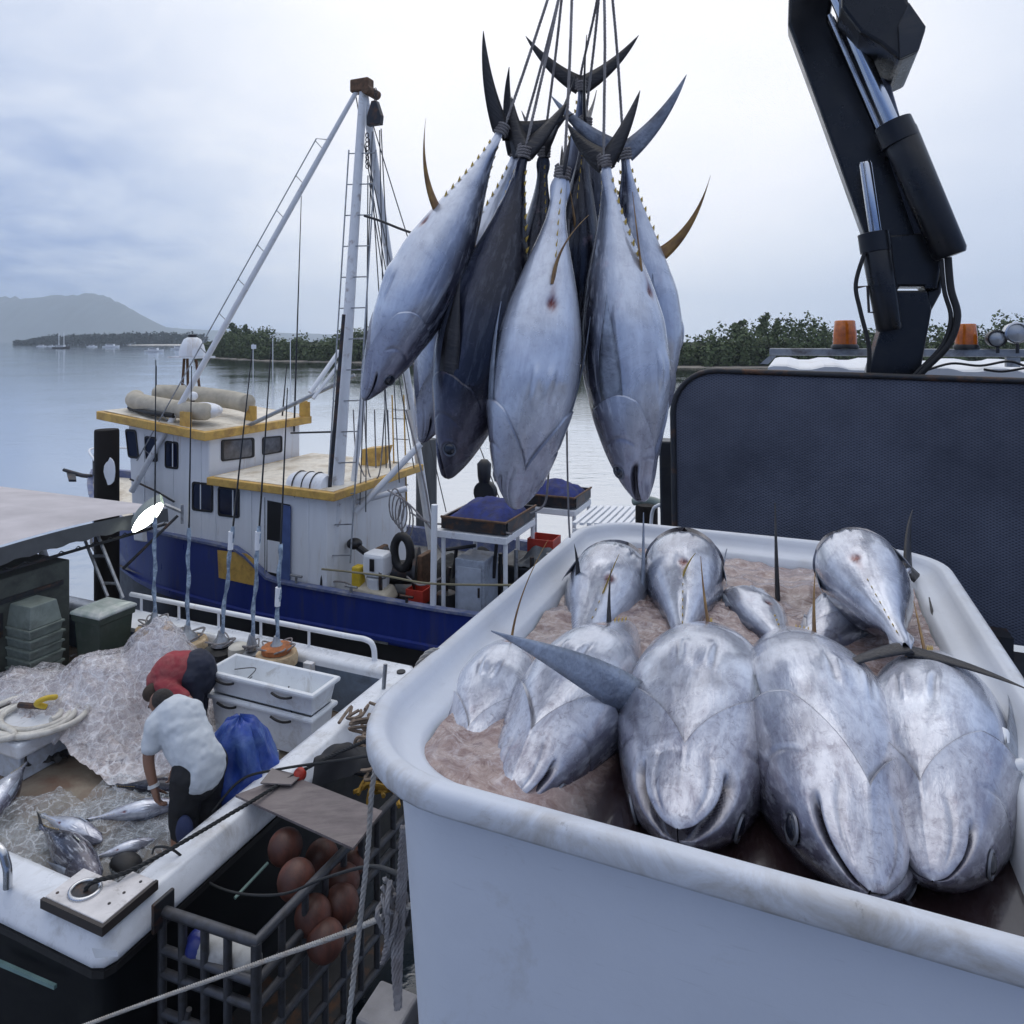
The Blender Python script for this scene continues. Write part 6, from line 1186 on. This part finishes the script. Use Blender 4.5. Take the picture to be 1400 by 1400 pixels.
for lab, px, py, s in (('black float lying in the plastic below the white gunwale', 172, 1182, .10), ):
    c = dk(px, py, DK + .1); thing_mesh(MB().ell(c, (s * 1.5, s, s * .8), RW), 'black_float', M_RUBBER, lab, 'float', smooth=True)
thing_mesh(MB().grid(30, 12, lambda i, j: dk(35 + 58 * i, 1040 - 12 * i + 10 * j, DK + .06) + Vector((0, 0, .05 * noise.noise((i * 6, j * 4, 0)) + .04 * math.sin(j * 3)))), 'black_rag', M_RUBBER, 'black plastic rag on deck in front of the hatch box', 'rag', smooth=True)

# ---------------------------------------------------------------- the two men
folds = bpy.data.textures.new('cloth_folds', 'CLOUDS'); folds.noise_scale = .17; folds.noise_depth = 2; folds.noise_type = 'SOFT_NOISE'
M_SKIN = mat('tanned_skin', (.22, .115, .075), .5, var=.12); M_SKINP = mat('sunburnt_skin', (.36, .19, .15), .5, var=.12)
M_SHW = mat('white_cotton', (.56, .60, .64), .9, var=.06, scale=5, bump=.35, bscale=11, dirt=(.42, .46, .50), dscale=3, damt=.3)
M_SHR = mat('red_cotton', (.28, .040, .050), .9, var=.2, scale=6, bump=.7, bscale=11, dirt=(.36, .13, .12), dscale=4, damt=.4)
M_TRO = mat('dark_trousers', (.012, .013, .016), .8, bump=.5, bscale=12); M_NAVY = mat('navy_trousers', (.018, .022, .04), .8, bump=.5, bscale=12)
M_HAIR = mat('short_dark_hair', (.035, .030, .027), .85, var=.4, scale=40, bump=.8, bscale=120); M_GLOVE = mat('work_glove', (.55, .57, .58), .8)
def remesh(mb, name, m, root, vox=.014, it=4, fold=0):
    o = mb.build(name, m, root); md = o.modifiers.new('merge', 'REMESH'); md.mode = 'VOXEL'; md.voxel_size = vox; md.use_smooth_shade = True
    md2 = o.modifiers.new('smooth', 'SMOOTH'); md2.factor = .5; md2.iterations = it
    if fold: md3 = o.modifiers.new('folds', 'DISPLACE'); md3.texture = folds; md3.strength = fold; md3.mid_level = .5; md3.texture_coords = 'GLOBAL'
    return o
def limb(mb, pts, rad, n=12):
    sp = smooth_path(pts, 5); k = len(sp); rr = [float(np.interp(i / (k - 1) * (len(rad) - 1), range(len(rad)), rad)) for i in range(k)]
    mb.tube(sp, rr, n)
    mb.ell(sp[0], rr[0], nu=12, nv=8); mb.ell(sp[-1], rr[-1], nu=12, nv=8)
def hand(mb, wr, dirn, palm, side=1, s=1.0):
    d = Vector(dirn).normalized(); p = Vector(palm); p = (p - d * p.dot(d)).normalized(); x = d.cross(p) * side
    mb.loft([[wr + d * a * s + x * w * s * cx_ + p * t * s * cz_ for cx_, cz_ in ((-1, -1), (1, -1), (1, 1), (-1, 1))] for a, w, t in ((-.02, .026, .020), (.03, .038, .017), (.085, .040, .014))])
    for k, (o, ln) in enumerate(((-.031, .072), (-.010, .082), (.011, .076), (.031, .060))):
        b = wr + d * .082 * s + x * o * s; b1 = b + (d * .9 + p * .35) * ln * .5 * s; b2 = b1 + (d * .55 + p * .85) * ln * .5 * s; mb.tube([b - d * .015, b, b1, b2], [.0095 * s, .0095 * s, .0088 * s, .007 * s], 8)
    b = wr + d * .025 * s - x * .032 * s; mb.tube([b, b + (d * .6 - x * .7 + p * .3) * .042 * s, b + (d * .95 - x * .75 + p * .6) * .072 * s], [.013 * s, .0115 * s, .008 * s], 8)
def head(mb, c, up, face):
    up = Vector(up).normalized(); f = Vector(face); f = (f - up * f.dot(up)).normalized(); r = f.cross(up); M = Matrix((r, f, up)).transposed()
    mb.ell(c + f * .0, (.076, .098, .112), M, 20, 14); mb.ell(c + f * .032 - up * .062, (.056, .066, .062), M, 16, 12)
    mb.ell(c + f * .100 - up * .022, (.014, .022, .026), M, 10, 8)
    for s in (-1, 1): mb.ell(c + r * s * .078 - up * .012 - f * .006, (.012, .020, .032), M, 10, 8); mb.ell(c + r * s * .032 + f * .088 + up * .012, (.020, .012, .010), M, 10, 8)
    mb.ell(c + f * .090 - up * .068, (.026, .014, .010), M, 10, 8)
    return M
def face_bits(c, up, face, root):
    up = Vector(up).normalized(); f = Vector(face); f = (f - up * f.dot(up)).normalized(); r = f.cross(up)
    for s in (-1, 1): MB().ell(c + r * s * .032 + f * .092 + up * .002, .012).build('eye', M_EYE, root, smooth=True)
# man in white: stands inside the stern gunwale, bent forward, back to us
ph = P(273, 1048, 5.72); sh_ = P(232, 975, 5.86); left_ = P(214, 990, 5.74); right_ = P(262, 972, 6.02)
mw = thing('person', 'man in a pale shirt and black trousers bending over wrapped tuna, one arm down', 'person', Vector((ph.x, ph.y, DK)), 'men working on the boat deck')
fwd = Vector((-.80, .55, 0)).normalized(); rgt = Vector((.55, .80, 0)).normalized()
b = MB(); hip = ph; chest = hip.lerp(sh_, .62) + Vector((0, 0, .05)); neck = sh_ + fwd * .10 + Vector((0, 0, .02)); hc_ = P(221, 961, 5.86)
limb(b, [hip, chest, sh_, neck, hc_], [.15, .14, .12, .055, .05])
b.ell(chest.lerp(sh_, .6), (.19, .13, .16), nu=18, nv=12)
hup = (hc_ - neck).normalized() * .5 + Vector((-.25, .1, .55)); hface = fwd * .55 + Vector((-.1, -.1, -.75)); head(b, hc_, hup, hface)
for s, knee, foot in ((-1, Vector((-.02, -.02, 0)), Vector((-.02, -.10, 0))), (1, Vector((.02, .02, 0)), Vector((.05, .10, 0)))):
    h0 = hip + rgt * s * .10; k0 = Vector((h0.x, h0.y, DK + .46)) + knee + fwd * .06; f0 = Vector((h0.x, h0.y, DK + .07)) + foot; limb(b, [h0, k0, f0], [.105, .075, .052]); limb(b, [f0 + Vector((0, 0, -.03)), f0 + fwd * .15 + Vector((0, 0, -.04))], [.045, .035])
el = P(203, 1035, 5.66); wrst = P(210, 1074, 5.62); limb(b, [left_, el, wrst], [.060, .046, .034]); hand(b, wrst + Vector((.002, 0, -.01)), (P(217, 1098, 5.60) - wrst), Vector((.7, .3, .2)), 1, 1.25)
el2 = P(262, 1018, 6.12); w2 = P(240, 1050, 6.12); limb(b, [right_, el2, w2], [.060, .046, .034]); hand(b, w2, Vector((-.3, .0, -1)), Vector((-.7, .3, 0)), -1, 1.1)
remesh(b, 'body', M_SKIN, mw, .011, 3); face_bits(hc_, hup, hface, mw)
s_ = MB(); limb(s_, [hip + Vector((.0, 0, -.03)), hip + Vector((0, 0, .06)), chest, sh_ - fwd * .02, neck - fwd * .05], [.195, .185, .180, .155, .085], 20)
s_.ell(chest.lerp(sh_, .55) + Vector((.02, -.01, 0)), (.225, .16, .20), nu=20, nv=14); limb(s_, [sh_, left_, left_.lerp(el, .62)], [.11, .090, .078], 16); limb(s_, [sh_, right_, right_.lerp(el2, .6)], [.11, .090, .078], 16)
limb(s_, [hip + fwd * .10 + Vector((0, 0, .10)), hip + fwd * .20 + Vector((-.02, -.04, -.03))], [.13, .06], 14); remesh(s_, 'shirt', M_SHW, mw, .010, 5, .055)
t_ = MB(); limb(t_, [hip + Vector((0, 0, .04)), hip + Vector((0, 0, -.10))], [.165, .165], 18)
for s in (-1, 1): h0 = hip + rgt * s * .10; limb(t_, [h0, Vector((h0.x, h0.y, DK + .46)) + fwd * .06, Vector((h0.x, h0.y, DK + .10)) + rgt * s * .03], [.135, .11, .095], 16)
remesh(t_, 'trousers', M_TRO, mw, .012, 3, .05)
kp = P(255, 1090, 5.52); MB().ell(Vector((hip.x, hip.y, DK + .46)) - rgt * .115 + Vector((.02, -.075, -.02)), (.070, .045, .12), nu=16, nv=10).build('knee_patch', mat('blue_knee_patch', (.024, .036, .10), .7, bump=.4, bscale=14), mw, smooth=True)
hr = MB(); Mh = Matrix(((hface.cross(hup)).normalized(), hface.normalized(), Vector(hup).normalized())).transposed()
upn = Vector(hup).normalized(); fn_ = (hface - upn * hface.dot(upn)).normalized(); hr.ell(hc_ + upn * .022 - fn_ * .018, (.080, .094, .100), Matrix((fn_.cross(upn), fn_, upn)).transposed(), 20, 14); hr.build('hair', M_HAIR, mw, smooth=True)
MB().tube([wrst.lerp(el, .06), wrst + (wrst - el) * .05], [.042, .046], 12).build('glove_cuff', M_GLOVE, mw, smooth=True)
# man in red: further off, bent double to the left
ph = P(262, 918, 7.50); sh_ = P(222, 928, 7.42); mr = thing('person', 'man in a red shirt bent double beside the plastic heap, arms reaching down', 'person', Vector((ph.x + .03, ph.y, DK)), 'men working on the boat deck')
fwd = Vector((-.93, -.15, 0)).normalized(); rgt = Vector((-.15, .93, 0)).normalized(); hip = ph; hc_ = P(213, 946, 7.30)
b = MB(); mid = hip.lerp(sh_, .5) + Vector((0, 0, .07)); neck = sh_ + Vector((-.03, -.06, -.06)); limb(b, [hip, mid, sh_, neck, hc_], [.14, .13, .12, .055, .05])
hup = Vector((-.45, -.25, -.25)); hface = Vector((-.1, .1, -1)); head(b, hc_, hup, hface)
for s in (-1, 1):
    h0 = hip + rgt * s * .10; limb(b, [h0, Vector((h0.x + .02, h0.y, DK + .46)), Vector((h0.x + .04, h0.y, DK + .07))], [.10, .075, .05]); limb(b, [Vector((h0.x + .04, h0.y, DK + .045)), Vector((h0.x - .12, h0.y, DK + .04))], [.045, .035])
s1 = sh_ + Vector((.12, -.16, .0)); e1 = P(258, 958, 7.18); w1 = P(262, 977, 7.14); limb(b, [s1, e1, w1], [.058, .045, .036]); hand(b, w1, Vector((-.1, 0, -1)), Vector((-1, 0, 0)), 1, 1.15)
s2 = sh_ + Vector((-.02, .15, -.02)); e2 = P(222, 965, 7.45); w2 = P(228, 985, 7.40); limb(b, [s2, e2, w2], [.058, .045, .036]); hand(b, w2, Vector((.1, 0, -1)), Vector((1, 0, 0)), -1, 1.15)
remesh(b, 'body', M_SKINP, mr, .012, 3); face_bits(hc_, hup, hface, mr)
s_ = MB(); limb(s_, [hip + Vector((.03, 0, -.02)), mid + Vector((0, 0, .0)), sh_, neck + Vector((.04, .02, .02))], [.185, .185, .165, .10], 20); s_.ell(mid, (.22, .21, .17), nu=20, nv=14); limb(s_, [sh_, s1, s1.lerp(e1, .75)], [.12, .09, .075], 16); limb(s_, [sh_, s2, s2.lerp(e2, .6)], [.12, .09, .075], 16)
remesh(s_, 'shirt', M_SHR, mr, .011, 5, .05)
t_ = MB(); limb(t_, [hip + Vector((.07, 0, .04)), hip + Vector((.07, 0, -.10))], [.19, .18], 18)
for s in (-1, 1): h0 = hip + rgt * s * .10 + Vector((.05, 0, 0)); limb(t_, [h0, Vector((h0.x + .0, h0.y, DK + .46)), Vector((h0.x + .0, h0.y, DK + .10))], [.13, .105, .09], 16)
remesh(t_, 'trousers', M_NAVY, mr, .012, 3, .05)
upn = hup.normalized(); fn_ = (hface - upn * hface.dot(upn)).normalized(); MB().ell(hc_ + upn * .022 - fn_ * .018, (.080, .094, .100), Matrix((fn_.cross(upn), fn_, upn)).transposed(), 20, 14).build('hair', mat('brown_hair', (.05, .036, .026), .85, var=.4, scale=40), mr, smooth=True)

# ---------------------------------------------------------------- steel cage at the stern, floats, board, ropes
M_CAGE = mat('shaded_galvanised_pipe', (.078, .082, .095), .5, .45, dirt=(.04, .036, .033), dscale=6, damt=.45)  # galvanised steel darkened so its colour carries the shade at the stern
cg = thing('float_cage', 'galvanised pipe cage of floats bolted to the stern of the work boat', 'cage', W(-3.6, 4.3, .4)); GZ = 1.64
a0, a1, a2 = W(US + .09, 3.45, GZ), W(-3.22, 3.50, GZ), W(-3.14, 5.25, GZ); a3 = W(US + .15, 5.22, GZ)
MB().tube([a0, a1.lerp(a0, .06), a1, a1.lerp(a2, .03), a2, a3], .034, 10).build('top_rail', M_CAGE, cg, smooth=True)
MB().box(a0 + AX_U * .012, (.03, .17, .20), RW).build('bracket', M_DSTEEL, cg, bevel=.01)
for z, r in ((1.38, .030), (1.22, .030), (.95, .030), (.68, .028), (.40, .03)):
    d = Vector((0, 0, z - GZ)); MB().tube([a0 + d, a1 + d], r, 8).build('cross_rail', M_CAGE, cg, smooth=True); MB().tube([a1 + d, a2 + d], r, 8).build('cross_rail', M_CAGE, cg, smooth=True)
zb = Vector((0, 0, .40 - GZ))
for t in (-.045, .18, .42, .66): p = a0.lerp(a1, t + .05); MB().tube([p, p + zb], .030, 8).build('bar', M_CAGE, cg, smooth=True)
for t in (0, .13, .26, .38, .50, .62, .74, .87, 1.0): p = a1.lerp(a2, t); MB().tube([p, p + zb], .026 if t else .036, 8).build('bar', M_CAGE, cg, smooth=True)
MB().loft([[a0 + zb, a3 + zb], [a1 + zb, a2 + zb]], closed=False).build('floor_plate', M_DSTEEL, cg)
MB().tube([a0.lerp(a1, .3) + Vector((0, 0, -.6)), a0 + Vector((.05, 0, -1.2))], .02, 6).build('brace', M_CAGE, cg)
for i, (px, py, Y, r) in enumerate(((405, 1203, 5.05, .135), (390, 1158, 5.35, .13), (440, 1172, 5.55, .13), (470, 1205, 5.25, .12), (428, 1252, 4.95, .13), (466, 1236, 5.10, .13), (445, 1286, 4.85, .13), (478, 1180, 5.45, .12))):
    labs = ['pale orange float, biggest in view behind the cage rail', 'brownish float in the shade under the board edge', 'shaded float right under the grey brown board', 'orange float behind the thin black cable in the cage', 'orange float seen between the cage bars below the rail', 'bright orange float low between the cage bars', 'lowest orange float in the cage corner', 'float at the far right of the cage behind the white rope']
    c = P(px, py, Y); t = thing('net_float', labs[i], 'float', c - Vector((0, 0, r)), 'orange floats in the cage'); MB().ell(c, r, nu=24, nv=16).build('ball', M_ORANGE, t, smooth=True)
fb_ = thing('fender_buoy', 'grey white cylindrical fender with a dark blue end in the cage', 'fender', P(300, 1300, 4.62)); fa, fe = P(266, 1289, 4.72), P(352, 1320, 4.60)
MB().tube([fa.lerp(fe, t) for t in (.16, .2, .9, 1.0)], [.095, .10, .10, .06], 18).build('cylinder', mat('grey_white_vinyl', (.42, .43, .43), .5, dirt=(.2, .19, .18), damt=.5), fb_, smooth=True)
MB().ell(fa.lerp(fe, .10), (.105, .105, .105), nu=18, nv=12).build('blue_end', mat('dark_blue_vinyl', (.02, .03, .17), .3), fb_, smooth=True); MB().tube([fa.lerp(fe, -.10), fa.lerp(fe, 0)], [.03, .045], 10).build('nozzle', mat('dark_blue_vinyl_b', (.02, .03, .17), .3), fb_)
bz = GU + .05; bp_ = [PZ(x, y, bz + dz) for x, y, dz in ((322, 1090, 0), (483, 1163, .02), (523, 1112, .05), (396, 1062, .03))]
bt = thing('plywood_board', 'grey brown plywood board laid across gunwale and cage', 'board', bp_[0]); nrm = (bp_[1] - bp_[0]).cross(bp_[3] - bp_[0]).normalized()
MB().loft([bp_, [p + nrm * .02 for p in bp_]]).build('sheet', mat('weathered_ply', (.165, .14, .14), .8, var=.25, scale=4, dirt=(.24, .21, .20), damt=.4, stretch=(1, 4, 4)), bt)
p5 = [PZ(x, y, bz + .07) for x, y in ((356, 1072), (372, 1052), (412, 1062), (398, 1074))]; MB().prism(p5, Vector((0, 0, .012))).build('loose_flap', mat('weathered_ply_b', (.21, .185, .18), .8), bt)
thing_mesh(MB().ell(PZ(410, 1059, GU + .12), .055, nu=16, nv=10), 'red_float', M_RED, 'small dark red float on the gunwale above the board', 'float', smooth=True)
thing_mesh(MB().grid(30, 16, lambda i, j: PZ(424 + 92 * i + 6 * math.sin(j * 3), 1046 - 22 * i + 34 * j - 6 * math.sin(i * 3), GU + .06) + Vector((0, 0, .20 * math.sin(math.pi * j) * (.7 + .3 * math.sin(i * 5)) + .05 * noise.noise((i * 5, j * 3, 2))))), 'black_wetsuit_sheet', mat('black_neoprene', (.022, .023, .027), .6, spec=.25), 'black rubbery sheet slumped over the gunwale by the bin', 'rubber sheet', smooth=True)
cgv = thing('rope_pile', 'tangle of old rope and netting beside the corner of the white bin', 'rope pile', PZ(505, 1010, GU)); mb = MB()
for k in range(26):
    c = PZ(rg2.uniform(482, 540), rg2.uniform(965, 1060), GU + rg2.uniform(.0, .12)); a = rg2.uniform(0, 6.28); mb.tube(smooth_path([c + Vector((rg2.uniform(-.16, .16), rg2.uniform(-.16, .16), rg2.uniform(-.03, .06))) for _ in range(5)]), .016, 5)
mb.build('old_rope', mat('brown_rope', (.20, .155, .12), .9, var=.5, scale=9), cgv, smooth=True)
mb = MB()
for k in range(10): c = PZ(rg2.uniform(490, 540), rg2.uniform(1050, 1090), 1.35); mb.tube(smooth_path([c + Vector((rg2.uniform(-.14, .14), rg2.uniform(-.14, .14), rg2.uniform(-.05, .05))) for _ in range(4)]), .02, 5)
mb.build('yellow_rope', mat('yellow_rope', (.40, .24, .04), .9, var=.4), cgv, smooth=True)
def rope(lab, pts, r, m, twist=True, cat='rope', name='mooring_rope'):
    pth = smooth_path(pts); o = rope_mb(pth, r) if twist else MB().tube(pth, r, 8); return tag(o.build(name, m, smooth=True), lab, cat)
rope('thick dark mooring rope from the corner fairlead up across the board', [W(-4.42, VN0 + .115, zq - .1), W(-4.40, VN0 + .13, zq + .09), PZ(190, 1185, GU + .10), PZ(330, 1104, GU + .11), PZ(420, 1050, GU + .16), P(505, 1010, 5.6), P(600, 965, 5.0), W(-.7, 5.2, QT + .04)], .0155, M_ROPED)
rope('thin black cable looping from the gunwale over the cage rail to the bin', [PZ(208, 1168, GU + .02), PZ(214, 1158, GU + .05), PZ(240, 1164, GU + .04), PZ(285, 1206, 1.50), P(330, 1222, 4.9), P(388, 1222, 4.55), P(440, 1202, 4.3), P(500, 1185, 3.2), P(548, 1196, 2.1), P(572, 1204, 1.66)], .0085, M_ROPED, False, 'cable', 'black_cable')
rope('second thin dark line running from the fish bin across the board', [W(-.7, 4.7, QT + .03), P(540, 1030, 5.0), P(460, 1040, 5.6), PZ(380, 1052, GU + .13), PZ(330, 1066, GU + .04), PZ(290, 1110, DK + .5)], .011, M_ROPED, False, 'line', 'thin_line')
rope('white twisted rope hanging from the bin rim in front of the cage', [W(U0 + .03, 1.52, RIM - .02), W(U0 - .012, 1.46, RIM - .015), P(516, 1040, 1.64), P(503, 1160, 1.62), P(489, 1290, 1.60), P(474, 1420, 1.57), P(462, 1560, 1.54)], .0066, M_ROPEW)
rope('slack pale rope slanting up from the lower left to the truck tray', [P(0, 1445, 3.0), P(180, 1378, 2.6), P(350, 1318, 2.2), P(470, 1276, 1.85), P(540, 1246, 1.64), P(580, 1232, 1.60)], .0072, M_ROPEW)
kt = thing('rope_knot', 'frayed knot of grey ropes hanging beside the corner of the bin', 'rope knot', P(536, 1300, 1.62)); mb = MB()
for k in range(12):
    x0, y0 = rg2.uniform(522, 552), rg2.uniform(1200, 1250); rope_mb(smooth_path([P(x0, y0, 1.62), P(x0 + rg2.uniform(-16, 14), y0 + rg2.uniform(20, 40), 1.61 + rg2.uniform(-.03, .03)), P(536 + rg2.uniform(-16, 16), y0 + rg2.uniform(40, 85), 1.61)], 4), .0062, mb)
for k in range(3): rope_mb(smooth_path([P(556 - 3 * k, 1130, 1.60), P(552 - 4 * k, 1230, 1.61), P(548 - 5 * k, 1300, 1.60), P(546 - 2 * k, 1380, 1.56)], 4), .0062, mb)
mb.build('strands', M_ROPEG, kt, smooth=True)
bo = thing('quay_bollard', 'grey square quay post with a worn top at the bottom of the photo', 'post', P(527, 1400, 1.9)); q0 = P(530, 1375, 1.75)
MB().hexa([q0 + RW @ Vector((x * s, y * s, z)) for z, s in ((-.9, .062), (0, .058)) for x, y in ((-1, -1), (1, -1), (1, 1), (-1, 1))]).build('post', mat('worn_grey_timber', (.27, .26, .26), .8, var=.3, bump=.4, bscale=40), bo, bevel=.008)

# ================================================================ haze over everything
def haze():
    x0, x1, y0, y1, z0, z1 = -5200, 3200, -60, 6400, -2.6, 420
    mb = MB().hexa([Vector((x, y, z)) for z in (z0, z1) for x, y in ((x0, y0), (x1, y0), (x1, y1), (x0, y1))])
    m = bpy.data.materials.new('haze_air'); m.use_nodes = True; t = m.node_tree; t.nodes.clear()
    v = N(t, 'ShaderNodeVolumePrincipled'); v.inputs['Color'].default_value = (.80, .90, 1.0, 1); v.inputs['Anisotropy'].default_value = .55; v.inputs['Density'].default_value = HAZE
    o = N(t, 'ShaderNodeOutputMaterial'); t.links.new(v.outputs[0], o.inputs['Volume'])
    ob = mb.build('haze', m); tag(ob, 'pale blue sea haze', 'haze', kind='stuff')
HAZE = 0.00020
haze()
